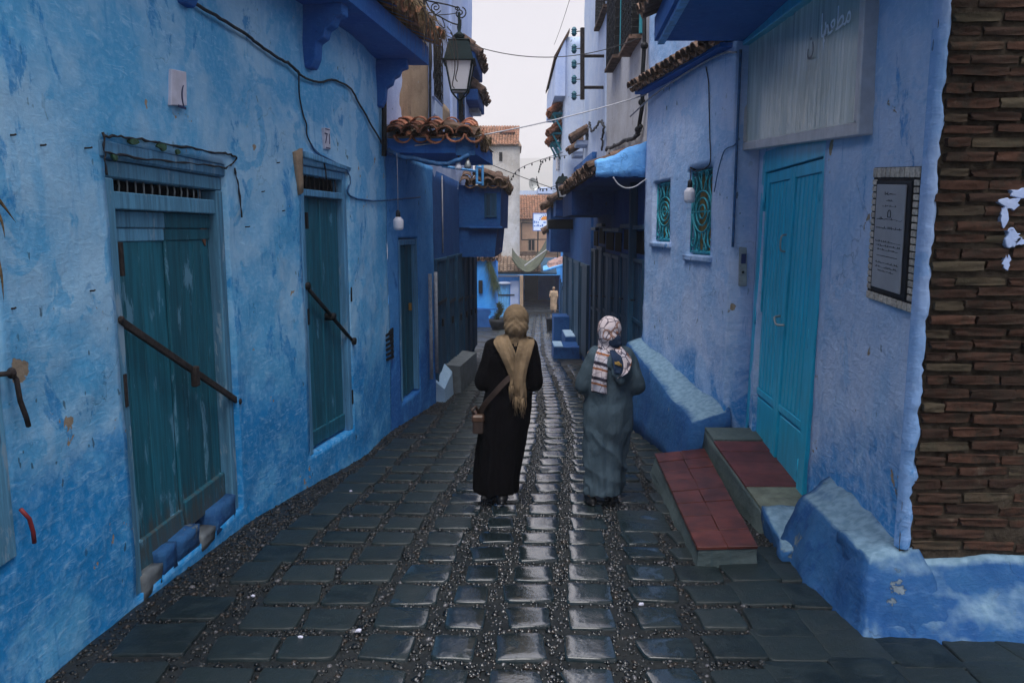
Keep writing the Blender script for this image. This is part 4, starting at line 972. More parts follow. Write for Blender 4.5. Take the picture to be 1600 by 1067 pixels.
# jutting slab above
OR = [atY(1022, 65, 7.2), atY(1150, 66, 7.2)]; zS = OR[0].z
b = MB(); ys = [7.2-.6*i for i in range(17)]
for y in ys:
    f = (7.2-y)*.06
    b.v += [Vector((OR[0].x-f, y, zS)), Vector((2.5-f, y, zS)), Vector((2.5-f, y, zS+.2)), Vector((OR[0].x-f, y, zS+.2))]
n = len(ys)
for i in range(n-1): b.f += [(4*i+k, 4*i+(k+1) % 4, 4*i+4+(k+1) % 4, 4*i+4+k) for k in range(4)]
b.f += [(0, 1, 2, 3)[::-1], (4*n-4, 4*n-3, 4*n-2, 4*n-1)]
sl_ = lumpy(b, .008, 2.5, 8, sub=1).build('overhang', M_['soffit'], houseR1, label='deep blue underside of the jutting upper floor')
MB().hexa([(OR[0].x+.03, 7.19, zS-.03), (OR[0].x+.09, 7.19, zS-.03), (OR[0].x-.45, -2, zS-.03), (OR[0].x-.51, -2, zS-.03), (OR[0].x+.03, 7.19, zS+.002), (OR[0].x+.09, 7.19, zS+.002), (OR[0].x-.45, -2, zS+.002), (OR[0].x-.51, -2, zS+.002)]).build('drip_moulding', M_['lightblue'], houseR1)
tile_roof(sl_, Vector((OR[0].x-.14, 7.32, zS+.26)), Vector((-.06, -1, 0)), Vector((1, -.06, .35)), 30, 2, M_['oldtile'], sp=.17, jit=.015, seed=21)
# shop step, ledge, plinth
def prism(q, zt, zbs):
    m = MB(); m.v = [Vector((p[0], p[1], zz)) for p, zz in zip(q, zbs)]+[Vector((p[0], p[1], p[2] if len(p) > 2 else zt)) for p in q]
    m.f = [(3, 2, 1, 0), (4, 5, 6, 7), (0, 1, 5, 4), (1, 2, 6, 5), (2, 3, 7, 6), (3, 0, 4, 7)]; return m
step = thing('front_step', (1.4, 5.6, -.42), 'low concrete step paved with red tiles before the turquoise door', 'step')
T = [(1.16, 4.55, -.215), (1.53, 4.57, -.215), (1.815, 7.02, -.30), (1.325, 6.85, -.30)]
Bq = [(T[0][0]-.01, T[0][1]-.01), (T[1][0]+.01, T[1][1]-.01), (T[2][0]+.02, T[2][1]), (T[3][0]-.07, T[3][1])]
m = MB(); m.v = [Vector((p[0], p[1], gz(p[1])-.05)) for p in Bq]+[Vector(p) for p in T]; m.f = [(3, 2, 1, 0), (4, 5, 6, 7), (0, 1, 5, 4), (1, 2, 6, 5), (2, 3, 7, 6), (3, 0, 4, 7)]
M_['stepside'] = plaster('mossy cement', (.075, .105, .11), (.05, .075, .08), (.02, .075, .11), chip=(.06, .065, .06), seed=20, patch=.6, bmp=.9)
lumpy(m, .008, 9, 4, sub=7).build('base', M_['stepside'], step, smooth=False)
M_['redtile'] = simple('red floor tile', (.075, .018, .013), .45, .45, 7, rndamp=.12, bmp=.3, spec=.5)
def tiles_on(q, nu, nv, parent, mats, th=.016, name='tile', over=.0):
    rr = random.Random(5)
    for j in range(nv):
        for i in range(nu):
            def f(a, b): 
                p = [Vector(c) for c in q]; lo = p[0].lerp(p[1], a); hi = p[3].lerp(p[2], a); return lo.lerp(hi, b)
            a0, a1, b0, b1 = i/nu+.003, (i+1)/nu-.003, j/nv+.0015, (j+1)/nv-.0015; dz = rr.uniform(-.002, .003)
            c = [f(a0, b0), f(a1, b0), f(a1, b1), f(a0, b1)]
            mt = mats[j % len(mats)] if len(mats) > 1 else mats[0]
            MB().hexa([p+Vector((0, 0, -.004)) for p in c]+[p+Vector((rr.uniform(-.003, .003), rr.uniform(-.003, .003), th+dz)) for p in c]).build(name, mt, parent, bevel=.003)
tiles_on([(T[0][0]-.012, T[0][1]-.012, T[0][2]+.004), (T[1][0]+.005, T[1][1]-.012, T[1][2]+.004), (T[2][0], T[2][1], T[2][2]+.004), (T[3][0]-.012, T[3][1], T[3][2]+.004)], 2, 8, step, [M_['redtile']])
led = thing('threshold', (1.9, 6.2, -.4), 'stone door threshold with dark red tiles between step and turquoise door', 'threshold')
a_, b_ = atZ(1100, 672, -.13), atZ(1193, 803, -.235)
cin = lambda y: 2.06+(y-3.85)*(.2/3.35)+.05
T2 = [(b_.x, b_.y, -.235), (cin(b_.y), b_.y, -.235), (cin(7.1), 7.1, -.13), (a_.x, 7.12, -.13)]
m = MB(); m.v = [Vector((p[0]-(.03 if k in (0, 3) else 0), p[1], gz(p[1])-.05)) for k, p in enumerate(T2)]+[Vector(p) for p in T2]; m.f = [(3, 2, 1, 0), (4, 5, 6, 7), (0, 1, 5, 4), (1, 2, 6, 5), (2, 3, 7, 6), (3, 0, 4, 7)]
lumpy(m, .014, 7, 5, sub=7).build('base', M_['stepside'], led, smooth=True)
M_['darkred'] = simple('dark red tile', (.10, .028, .028), .5, .3, 9, rndamp=.25, spec=.4)
M_['greentile'] = simple('worn green grey stone', (.13, .15, .12), .6, .3, 12)
lerp3 = lambda p, q, t: tuple(p[i]+(q[i]-p[i])*t for i in range(3))
up_ = lambda p, d=.006: (p[0], p[1], p[2]+d)
tiles_on([up_(lerp3(T2[0], T2[3], .24)), up_(lerp3(T2[1], T2[2], .24)), up_(lerp3(T2[1], T2[2], .80)), up_(lerp3(T2[0], T2[3], .80))], 1, 4, led, [M_['darkred']])
tiles_on([up_(lerp3(T2[0], T2[3], .02)), up_(lerp3(T2[1], T2[2], .02)), up_(lerp3(T2[1], T2[2], .235)), up_(lerp3(T2[0], T2[3], .235))], 1, 2, led, [M_['greentile']])
tiles_on([up_(lerp3(T2[0], T2[3], .805)), up_(lerp3(T2[1], T2[2], .805)), up_(lerp3(T2[1], T2[2], .99)), up_(lerp3(T2[0], T2[3], .99))], 1, 1, led, [M_['stepside']], th=.03)
# lump of cement between threshold and plinth
m = prism([(1.72, 4.62), (2.1, 4.7), (2.1, b_.y+.02), (1.79, b_.y+.02)], -.2, [-.5]*4)
m.v[4].z = -.27; m.v[5].z = -.2; lp = lumpy(m, .035, 4, 9, sub=8)
def two(lp, name, parent, th=.55, a='plinth', b='plinthtop'):
    return lp.build(name, M_['plinth2'], parent, smooth=True)
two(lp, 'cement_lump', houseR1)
# big lumpy plinth at the corner, carrying the brick end
m = MB()
top = [(1.86, 3.80, .065), (2.12, 3.86, .12), (2.22, 4.98, .17), (1.92, 4.90, .02)]
bot = [(1.66, 3.40, -.45), (2.25, 3.34, -.5), (2.3, 5.0, -.5), (1.66, 4.78, -.5)]
m.v = [Vector(p) for p in bot+top]; m.f = [(3, 2, 1, 0), (4, 5, 6, 7), (0, 1, 5, 4), (1, 2, 6, 5), (2, 3, 7, 6), (3, 0, 4, 7)]
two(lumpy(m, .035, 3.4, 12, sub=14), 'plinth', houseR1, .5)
m = MB(); m.v = [Vector(p) for p in [(1.72, 3.37, -.5), (2.88, 3.12, -.6), (2.85, 4.2, -.6), (1.8, 4.2, -.5), (1.87, 3.80, .06), (2.78, 3.81, .075), (2.78, 4.2, .075), (1.87, 4.2, .06)]]
m.f = [(3, 2, 1, 0), (4, 5, 6, 7), (0, 1, 5, 4), (1, 2, 6, 5), (2, 3, 7, 6), (3, 0, 4, 7)]
lf = lumpy(m, .032, 4.5, 15, sub=16)
for v in lf.v: v.y -= .016*mn.noise(Vector((v.x*2.5, v.y, v.z*17)))+.007*mn.noise(Vector((v.x*11, 2, v.z*30)))
two(lf, 'plinth', houseR1, .6)
M_['parapet0'] = plaster('broken plaster edge', (.32, .47, .76), (.20, .38, .70), (.04, .23, .56), seed=33, chipth=.68, bmp=.9)
# bare brick end wall: every brick an object
m = NM('old brick'); P = m.pos; rn = m.rnd()
c = m.mix(rn, (.050, .031, .024), (.098, .050, .035)); c = m.mix(m.step(m.noise(P, 13, 6, .7), .45, .65), c, (.045, .034, .026))
c = m.mix(m.ma('MULTIPLY', m.step(m.ma('FRACT', m.ma('MULTIPLY', rn, 7.3)), .72, .9), .7), c, (.10, .088, .06)); c = m.mix(m.ma('MULTIPLY', m.step(m.noise(P, 5, 8, .7), .60, .66), .5), c, (.16, .13, .10))
M_['brick'] = m.done(c, .92, m.bump(m.noise(P, 45, 6, .7), .8, .012), .15)
m = NM('old mortar'); P = m.pos
c = m.mix(m.step(m.noise(P, 14, 7, .7), .35, .65), (.045, .036, .028), (.10, .08, .06))
M_['brickmortar'] = m.done(c, .95, m.bump(m.noise(P, 30, 8, .75), 1., .03), .1)
wall_sheet(BF, -.03, .80, -.05, 4.4, (), res=.028, amp=.017, seed=31, ret0=0, ret1=.4, edge=lambda u, z: .010+.006*mn.noise(Vector((u*25, z*40, 5)))).build('brick_backing', M_['brickmortar'], houseR1, smooth=True)
rr = random.Random(12); BR = []
for k in range(8):
    b = MB().box(-.5, .5, -.5, .5, -.5, .5); lb = lumpy(b, .0, 1, 0, sub=3)
    for v in lb.v:
        q = Vector(v); v += Vector((.045*mn.noise(q*3+Vector((k, 0, 0))), .11*mn.noise(q*2.5+Vector((0, k, 0))), .12*mn.noise(Vector((q.x*5, q.y*2, q.z*2))+Vector((0, 0, k)))))
        v.z *= 1-.10*(abs(q.x)*2)**6; v.y += .05*mn.noise(Vector((q.x*14, q.z*6, k)))
    bme = lb.mesh(M_['brick'], name='brick', smooth=True); bme.set_sharp_from_angle(angle=R(38)); BR.append(bme)
z = .10; row = 0
while z < 4.3:
    h = rr.uniform(.036, .050); u = .035+rr.uniform(-.025, .015)-(.12 if row % 2 else 0)
    while u < .80:
        L = rr.uniform(.22, .27); u0_, u1_ = max(u, .035+rr.uniform(-.025, .02)), min(u+L, .80+rr.uniform(-.02, .01))
        if u1_-u0_ > .05:
            p = BF.w((u0_+u1_)/2, z+h/2+rr.uniform(-.007, .007)+.004*math.sin(u*7), -.030+rr.uniform(-.008, .008))
            obj('brick', rr.choice(BR), houseR1, Matrix.Translation(p) @ Matrix.Rotation(rr.uniform(-.025, .025), 4, 'Y') @ Matrix.Rotation(rr.uniform(-.04, .04), 4, 'Z') @ Matrix.Diagonal((u1_-u0_, .11, h, 1)))
        u += L+rr.uniform(.008, .022)
    z += h+rr.uniform(.017, .030); row += 1
# the plaster of the side wall breaks off raggedly over the brick corner
m = MB(); nzz = 150
for i in range(nzz+1):
    zz = .10+4.2*i/nzz; wd = .022+.022*mn.noise(Vector((zz*9, 1, 2)))+.014*mn.noise(Vector((zz*31, 4, 2))); o_ = .020+.008*mn.noise(Vector((zz*13, 7, 7)))
    m.v += [BF.w(-.035, zz, -.03), BF.w(-.030, zz, o_*.6), BF.w(-.012+wd*.5, zz, o_+.012), BF.w(wd, zz, o_), BF.w(wd+.004, zz, -.02)]
for i in range(nzz): m.f += [(5*i+k, 5*i+k+1, 5*i+6+k, 5*i+5+k) for k in range(4)]
m.build('plaster_edge', M_['parapet0'], houseR1, smooth=True)
for (px_, py_, sx, sz) in ((1572, 318, .05, .03), (1590, 302, .05, .022), (1562, 340, .02, .045), (1575, 372, .05, .05), (1566, 410, .02, .035), (1588, 378, .03, .02)):
    u, z = BF.px(px_, py_); k = 17; b = MB()
    pts = [(u+sx*math.cos(t)*rr.uniform(.45, 1.35), z+sz*math.sin(t)*rr.uniform(.45, 1.35)) for t in [2*math.pi*i/k for i in range(k)]]
    b.v = [BF.w(a, c, .0) for a, c in pts]+[BF.w(a, c, .036) for a, c in pts]; b.f = [tuple(range(k))[::-1], tuple(range(k, 2*k))]+[(i, (i+1) % k, k+(i+1) % k, k+i) for i in range(k)]
    b.build('plaster_remnant', M_['pale'], houseR1, bevel=.004)
# blue jamb of the next door, at the right edge
nd = thing('neighbour_house', (2.9, 3.8, -.3), 'sliver of blue house with bright blue door jamb past the bricks at right', 'house')
MB().box(2.80, 2.95, 3.74, 3.9, .0, 2.4).build('door_jamb', M_['turqdoor'], nd, bevel=.01); lumpy(MB().box(2.79, 3.0, 3.66, 3.9, -.7, -.01), .02, 4, 3, sub=4).build('base', M_['bwhite'], nd, smooth=True)
NH = Fr((2.86, 3.93), (9, 3.93)); wall_sheet(NH, 0, NH.L, -.8, 4.5, [(.1, 1.0, -.3, 2.3, .08)], res=.12, amp=.014, seed=35, ret0=.2, ret1=.4).build('wall', M_['wall_r1'], nd, smooth=True)
dl = MB().lbox(NH, .10, 1.0, 2.22, 2.30, -.07, .01).build('door', M_['turqdoor'], nd, bevel=.005); planks(NH, dl, .105, .995, -.29, 2.215, 5, -.06, -.03, M_['turqdoor'], 4)
# ------------------------------------------------------------------ left: tall house with tiled porch
houseL2 = thing('tall_house', (-1.3, 10.5, -.75), 'tall pale blue house with a small tiled porch, narrow green door and iron window grille', 'house')
u9, u113 = WL.uy(yL), WL.uy(11.36)
dh3 = [hole(WL, D3, 1.02, 1.90, -.42, 1.66, .12)]
wall_sheet(WL, u9-.0, u113, -1.2, 2.66, dh3, res=.06, amp=.012, seed=41, ret0=0, ret1=.2, edge=lambda u, z: -.004).build('wall', M_['wall_l2'], houseL2, smooth=True)
WU = Path([(-1.52, yL+.02), (-1.17, 11.28), (-.99, 14.5), (-.89, 17.9)])
wall_sheet(WU, 0, WU.L, 2.5, 8.6, (), res=.12, amp=.015, seed=42, ret0=.5, ret1=1.5).build('upper_wall', M_['pale'], houseL2, smooth=True)
def up(px, py, o=0.): return path_px(WU, px, py, o)
a, b = up(622, 150)[0], up(667, 150)[0]
wall_sheet(WU, a, b, 2.7, 5.2, (), res=.09, amp=.02, seed=43, ret0=.05, ret1=.05, edge=lambda u, z: .02-.05*max(0, .3-(u-a))*4*(.5+.9*mn.noise(Vector((u*3, z*2, 0))))).build('bare_render', M_['brownstain'], houseL2, smooth=True)
MB().tube([WU.w(up(669, y)[0], up(669, y)[1], .03) for y in (60, 110, 170, 205)], .018, 6).build('downpipe', M_['iron'], houseL2, smooth=True)
def win_grille(W, q, parent, nv, nh, o=.04, name='window_grille', arch=False, matb=None, sill=True):
    (u0, z0), (u1, z1) = q
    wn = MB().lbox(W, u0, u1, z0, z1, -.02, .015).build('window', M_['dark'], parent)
    g = MB()
    for f in ((u0-.03, u0+.02, z0-.03, z1+.03), (u1-.02, u1+.03, z0-.03, z1+.03)): g.lbox(W, *f, -.02, .04)
    g.lbox(W, u0+.02, u1-.02, z0-.03, z0+.02, -.02, .04); g.lbox(W, u0+.02, u1-.02, z1-.02, z1+.03, -.02, .04)
    g.build('frame', matb or M_['lightblue'], wn)
    g = MB()
    for i in range(nv+1):
        u = u0+(u1-u0)*i/nv; g.tube([W.w(u, z0, o), W.w(u, z1, o)], .009, 4)
    for j in range(nh+1):
        z = z0+(z1-z0)*j/nh; g.tube([W.w(u0, z, o), W.w(u1, z, o)], .009, 4)
    if arch:
        for i in range(nv):
            for j in range(nh):
                uc, zc = u0+(u1-u0)*(i+.5)/nv, z0+(z1-z0)*(j+.5)/nh; ru, rz = (u1-u0)/nv*.42, (z1-z0)/nh*.42
                g.tube([W.w(uc+ru*math.cos(t)*math.cos(t*.0), zc+rz*math.sin(t), o+.004) for t in [k*math.pi/5 for k in range(11)]], .006, 3)
    g.build('grille', M_['iron'], wn)
    return wn
q0, q1 = up(674, 148), up(687, 85)
win_grille(WU, ((q0[0], q0[1]), (q1[0], q1[1]+.1)), houseL2, 4, 6, arch=True, matb=M_['pale'])
MB().lbox(WU, q0[0]+.1, q1[0]-.1, q0[1]-.28, q0[1]-.06, -.01, .05).build('sill_cloth', M_['bwhite'], houseL2, bevel=.01)
q0, q1 = up(713, 186), up(722, 118)
win_grille(WU, ((q0[0], q0[1]), (q1[0], q1[1])), houseL2, 4, 5, matb=M_['deepblue'])
b = MB().lbox(WU, up(690, 180)[0], up(702, 180)[0], up(695, 200)[1], up(695, 165)[1], -.01, .012); lumpy(b, .01, 9, 1, sub=3).build('bare_patch', M_['brownstain'], houseL2, smooth=True)
# vertical rib of the tall wall and the hoods over its windows
MB().lbox(WU, up(702, 100)[0], up(709, 100)[0], 2.9, 8.5, -.02, .05).build('pilaster', M_['pale'], houseL2, bevel=.01)
for (px0, px1, py, o_) in ((724, 737, 95, .30), (727, 739, 150, .32)):
    a, b = up(px0, py)[0], up(px1, py)[0]; z = up((px0+px1)/2, py)[1]
    h = MB().lbox(WU, a, b, z-.25, z-.02, -.02, o_*.8).build('hood', M_['deepblue'], houseL2, bevel=.02)
    e3 = WU.w(b, 0)-WU.w(a, 0); nn_ = WU.w(a, 0, 1)-WU.w(a, 0)
    tile_roof(h, WU.w(b, z-.02, o_+.04), -e3, -nn_+Vector((0, 0, .75)), max(3, int(e3.length/.2)), 2, M_['oldtile'], sp=.2, L=.3, lap=.2, seed=int(px0))
# door of the porch
door3 = MB().lbox(D3, 1.03, 1.09, -.4, 1.64, -.11, .0).lbox(D3, 1.82, 1.89, -.4, 1.64, -.11, .0).lbox(D3, 1.092, 1.818, 1.57, 1.64, -.11, -.002)
door3 = door3.build('door', M_['frame2'], houseL2, bevel=.006, label='narrow dark green door under the porch')
for a, b, s in ((1.095, 1.45, 3), (1.46, 1.815, 4)): planks(D3, door3, a, b, -.4, 1.565, 2, -.10, -.06, M_['door2'], s)
p = D3.p(641, 478, -.03); MB().box(p.x-.02, p.x+.02, p.y-.03, p.y+.03, p.z-.06, p.z+.04).build('padlock', simple('brass', (.3, .17, .05), .4, metal=.6), door3, bevel=.006)
# vent grille low on the wall
t = thing('vent_grille', D3.w(.55, .2, 0), 'small dark square vent low in the blue wall left of the porch door', 'vent')
q = [path_px(WL, *c) for c in ((601, 566), (614, 560), (614, 512), (601, 520))]
MB().quadbox(WL, [(a[0], a[1]) for a in q], -.02, .008).build('plate', M_['iron'], t, bevel=.003)
for k in range(6):
    f0, f1 = (k+.2)/6, (k+.7)/6; z = lambda f, i, j: q[i][1]*(1-f)+q[j][1]*f
    MB().quadbox(WL, [(q[0][0]+.02, z(f0, 0, 3)), (q[1][0]-.02, z(f0, 1, 2)), (q[1][0]-.02, z(f1, 1, 2)), (q[0][0]+.02, z(f1, 0, 3))], .009, .022).build('slat', M_['iron'], t)
# porch: box, tiles, grass
xl, xr, yf, yb = -1.42, -.44, 8.98, 10.7
b = MB().hexa([(xl, yf, 2.63), (xr, yf, 2.63), (xr+.18, yb, 2.63), (xl+.3, yb, 2.63), (xl, yf, 2.79), (xr, yf, 2.79), (xr+.18, yb, 2.79), (xl+.3, yb, 2.79)])
porch = lumpy(b, .012, 5, 22, sub=5).build('porch', M_['soffit'], houseL2, smooth=False, label='little tiled roof on a blue box over the porch door')
lumpy(MB().box(xr-.20, xr+.02, yf-.02, yf+.03, 2.60, 2.795), .006, 6, 3, sub=3).build('fascia', M_['plinth'], porch)
MB().hexa([(xl, yf+.02, 2.80), (xr+.04, yf+.02, 2.80), (xr+.2, yb, 2.80), (xl+.3, yb, 2.80), (xl, yf+.03, 2.81), (xr+.02, yf+.03, 2.81), (xr-.25, yb, 3.02), (xl+.3, yb, 3.06)]).build('roof_bed', M_['brownstain'], porch)
tile_roof(porch, (xl-.04, yf-.09, 2.83), (1, 0, 0), (.03, 1, .20), 5, 4, M_['terracotta'], sp=.205, L=.42, lap=.30, jit=.028, seed=8)
tile_roof(porch, (xr+.04, yf-.02, 2.81), (.1, 1, 0), (-1, .1, .3), 6, 1, M_['oldtile'], sp=.215, L=.4, jit=.03, seed=9)
gp = [Vector((xl+.2*i, yf+.03+.02*(i % 3), 2.92)) for i in range(6)]
grass(gp, 420, .22, 'dry_grass', porch, droop=.8, up=.5, spread=.8, seed=3)
grass([Vector((xr, yf+.1*i, 2.86)) for i in range(12)], 500, .24, 'dry_grass', porch, droop=1.1, up=.4, spread=.8, seed=4, dirv=(.3, 0, 0))
grass([Vector((xl+.1, yf+.5, 2.95)), Vector((xr-.2, yf+.7, 2.98)), Vector((xr-.1, yf+1.1, 3.0))], 300, .25, 'dry_grass', porch, droop=.7, up=.7, spread=.7, seed=6)
cable([Vector((xl+.0, yf-.02, 2.66)), Vector((xl+.15, yf-.04, 2.58)), Vector((xl+.35, yf-.04, 2.55)), Vector((xl+.6, yf-.04, 2.5)), Vector((xl+.75, yf-.04, 2.52)), Vector((xr-.05, yf-.03, 2.6))], .028, M_['bluecable'], 'thick dark cable bundle sagging below the tiled porch', wob=.006)
for k, (px_, py_) in enumerate(((716, 260), (731, 258))):
    p = atY(px_, py_, 8.97); t = thing('floodlight', p, ('bluish' if k else 'white')+' round lamp head under the '+('right corner of the tiled porch' if k else 'sagging cable of the porch'), 'lamp')
    MB().loft([(p.x, p.y, p.z+.07, .012, .012), (p.x, p.y, p.z+.02, .03, .03), (p.x, p.y, p.z-.02, .045, .045), (p.x, p.y, p.z-.04, .03, .03)], 10).build('shade', M_['greymetal'] if k else M_['bulbwhite'], t, smooth=True); MB().tube([p+Vector((0, 0, .07)), p+Vector((0, .05, .12))], .008, 5).build('arm', M_['iron'], t)
pb = atY(620, 240, 8.9); bl = atY(620, 331, 8.9); bulb(pb, pb.z-bl.z, 'white bulb lamp hanging on a long cord under the tiled porch', M_['palecable'], r=.058)
# lantern on a scrolled bracket
LY = 11.0
def lp(px, py): return atY(px, py, LY)
lan = thing('lantern', lp(718, 150), 'large dark green street lantern with frosted panes on a scrolled iron bracket', 'lantern')
cx = lp(718, 100).x; zt = lp(718, 62).z; zr = lp(718, 99).z; zb = lp(718, 143).z; zf = lp(718, 160).z
def sq(z, r): return [Vector((cx+sx*r, LY+sy*r, z)) for sx, sy in ((-1, -1), (1, -1), (1, 1), (-1, 1))]
def frus(z0, r0, z1, r1): return MB().hexa(sq(z0, r0)+sq(z1, r1))
frus(zr, .225, zr+.022, .225).build('roof_rim', M_['lampgreen'], lan, bevel=.004)
frus(zr+.023, .20, zt-.035, .135).build('roof', M_['lampgreen'], lan, bevel=.006)
frus(zt-.034, .15, zt-.02, .14).build('roof_cap', M_['lampgreen'], lan, bevel=.003)
MB().loft([(cx, LY, zt-.02, .055, .055), (cx, LY, zt+.02, .06, .06), (cx, LY, zt+.05, .085, .085), (cx, LY, zt+.075, .05, .05), (cx, LY, zt+.10, .02, .02), (cx, LY, zt+.16, .03, .03), (cx, LY, zt+.22, .016, .016), (cx, LY, zt+.33, .022, .022), (cx, LY, zt+.36, .01, .01)], 12).build('finial', M_['lampgreen'], lan, smooth=True)
m = NM('frosted pane'); M_['pane'] = m.done((.80, .82, .88), .4, None, .4, 0, **{'Transmission Weight': .35})
A, B_ = sq(zr, .185), sq(zb, .115)
for i in range(4):
    j = (i+1) % 4; MB().tube([A[i], B_[i]], .012, 4).build('corner_bar', M_['lampgreen'], lan)
    MB().tube([B_[i], B_[j]], .012, 4).build('bottom_bar', M_['lampgreen'], lan)
    c_ = (A[i]+A[j]+B_[i]+B_[j])/4; inw = (Vector((cx, LY, c_.z))-c_).normalized()*.006
    pn = MB(); q = [A[i].lerp(A[j], .05), A[j].lerp(A[i], .05), B_[j].lerp(B_[i], .08), B_[i].lerp(B_[j], .08)]
    pn.v = [p+inw for p in q]+[p+inw*2 for p in q]; pn.f = [(0, 1, 2, 3), (7, 6, 5, 4), (0, 4, 5, 1), (1, 5, 6, 2), (2, 6, 7, 3), (3, 7, 4, 0)]; pn.build('pane', M_['pane'], lan)
MB().loft([(cx, LY, zr-.01, .05, .05), (cx, LY, zr-.12, .052, .052), (cx, LY, zr-.17, .03, .03)], 10).build('lamp_bulb', M_['greymetal'], lan, smooth=True)
for i in range(4):
    MB().tube(smooth_pts([B_[i], B_[i].lerp(Vector((cx, LY, zb)), .25)-Vector((0, 0, .04)), Vector((cx, LY, zf+.03)).lerp(B_[i], .2)-Vector((0, 0, .02)), Vector((cx, LY, zf))]), .009, 5).build('basket', M_['lampgreen'], lan, smooth=True)
MB().loft([(cx, LY, zf+.02, .03, .03), (cx, LY, zf-.03, .02, .02), (cx, LY, zf-.12, .018, .018), (cx, LY, zf-.14, .004, .004)], 8).build('drop', M_['lampgreen'], lan, smooth=True)
br = MB(); Q = lambda pts: [lp(*p) for p in pts]
br.tube(Q([(664, 1), (700, 8), (716, 13)]), .010, 5); br.tube(smooth_pts(Q([(663, -2), (674, 18), (690, 28), (705, 36), (719, 40)])), .010, 5)
br.tube(smooth_pts(Q([(680, 24), (700, 23), (719, 20)])), .007, 4)
def spiral(px, py, r, turns, a0, sgn=1, sq_=1.): return [lp(px+sgn*r*(1-k/24*.85)*math.cos(a0+turns*2*math.pi*k/24), py+sq_*r*(1-k/24*.85)*math.sin(a0+turns*2*math.pi*k/24)) for k in range(25)]
br.tube(spiral(719, 21, 10, 1.5, -1.2), .009, 5); br.tube(spiral(681, 12, 8, 1.6, 1.8), .008, 5); br.tube(spiral(674, 25, 8, 1.6, .3, 1), .008, 5); br.tube(spiral(714, 14, 4, 1.2, 2.5, -1), .008, 5)
for pts in ([(680, 24), (690, 28), (695, 44), (684, 36), (680, 24)], [(680, 24), (679, 38), (675, 42), (677, 30), (680, 24)], [(680, 24), (686, 20), (689, 17)]): br.tube(smooth_pts(Q(pts)), .007, 4)
br.build('bracket', M_['iron'], lan, smooth=True); MB().tube([lp(719, 31), lp(719, 41)], .02, 6).build('hanger', M_['iron'], lan)
wallp = WU.w(WU.uy(LY), lp(664, 1).z, 0); MB().box(wallp.x-.02, wallp.x+.03, LY-.03, LY+.03, lp(664, 12).z, lp(664, -8).z).build('wall_plate', M_['iron'], lan)
MB().tube([wallp, lp(664, 1)], .010, 5).build('tie_bar', M_['iron'], lan)
# air conditioner
ax0, ax1 = -.86, -.62; p0 = atY(731, 172, 17.0); p1 = atY(748, 134, 17.0)
ac = thing('air_conditioner', (p0.x, 17, p0.z), 'pale air conditioner unit fixed high on the tall house behind the lantern', 'air conditioner')
MB().box(p0.x, p1.x, 17, 17.75, p0.z, p1.z).build('casing', M_['greymetal'], ac, bevel=.02)
for i in range(4):
    for j in range(7): x_ = p0.x+.04+.055*i; z_ = p0.z+.05+.068*j; MB().box(x_, x_+.035, 16.985, 16.999, z_, z_+.045).build('slot', M_['blackink'], ac)
MB().box(p0.x-.08, p1.x+.03, 17.05, 17.6, p0.z-.05, p0.z-.012).build('bracket', M_['greymetal'], ac)
# ------------------------------------------------------------------ left: dark shop row with jettied box
shopL = thing('shop_row', (-1.0, 14.5, -1.05), 'deep blue shuttered shop row with a jettied upper box beyond the porch', 'shop')
WS = Path([(-1.17, 11.37), (-.985, 14.5), (-.90, 18.3)])
wall_sheet(WS, 0, WS.L, -1.6, 2.64, (), res=.14, amp=.01, seed=44, ret0=.0, ret1=1.).build('wall', M_['deepblue'], shopL, smooth=True)
rr = random.Random(6); u = .12
while u < WS.L-.5:
    wd = rr.uniform(.8, 1.15); zt_ = 1.28-.0*u; y_ = WS.w(u, 0).y; zb2 = gz(y_)+.25
    s = MB().lbox(WS, u, u+.05, zb2, zt_+.05, -.01, .05).lbox(WS, u+wd-.05, u+wd, zb2, zt_+.05, -.01, .05).lbox(WS, u+.052, u+wd-.052, zt_, zt_+.05, -.01, .048).build('shutter', M_['shutter2'], shopL, bevel=.005)
    planks(WS, s, u+.055, u+wd-.055, zb2, zt_-.003, 6, .0, .03, M_['shutter'] if rr.random() < .6 else M_['shutter2'], int(u*10))
    p = WS.w(u+wd*.5, zb2+.9, .03); MB().box(p.x-.01, p.x+.03, p.y-.04, p.y+.04, p.z-.06, p.z+.06).build('padlock', M_['iron'], s, bevel=.006)
    MB().lbox(WS, u+.1, u+wd-.1, zb2+1.2, zb2+1.25, .032, .05).build('bar', M_['iron'], s)
    u += wd+rr.uniform(.06, .3)
for px_ in (667, 676):
    q = path_px(WS, px_, 480); MB().tube([WS.w(q[0], -.35, .05), WS.w(q[0], 1.15, .05)], .028, 8).build('white_pipe', M_['palecable'], shopL, smooth=True)
MB().tube([WS.w(path_px(WS, 689, 300)[0], z, .02) for z in (1.4, 2.0, 2.6)], .012, 6).build('conduit', M_['palecable'], shopL, smooth=True)
JY = 14.5
def jp(px, py, y=JY): return atY(px, py, y)
c1, c2 = jp(727, 290), jp(783, 356)
b = MB().hexa([(-1.1, JY, c2.z), (c2.x-.02, JY, c2.z), (c2.x+.10, 18.2, c2.z), (-1.0, 18.2, c2.z), (-1.1, JY, c1.z), (c2.x, JY, c1.z), (c2.x+.12, 18.2, c1.z), (-1.0, 18.2, c1.z)])
jet = lumpy(b, .01, 2.2, 5, sub=4).build('jetty', M_['deepblue'], shopL, label='deep blue jettied upper box with a small shuttered window')
c3 = jp(776, 402)
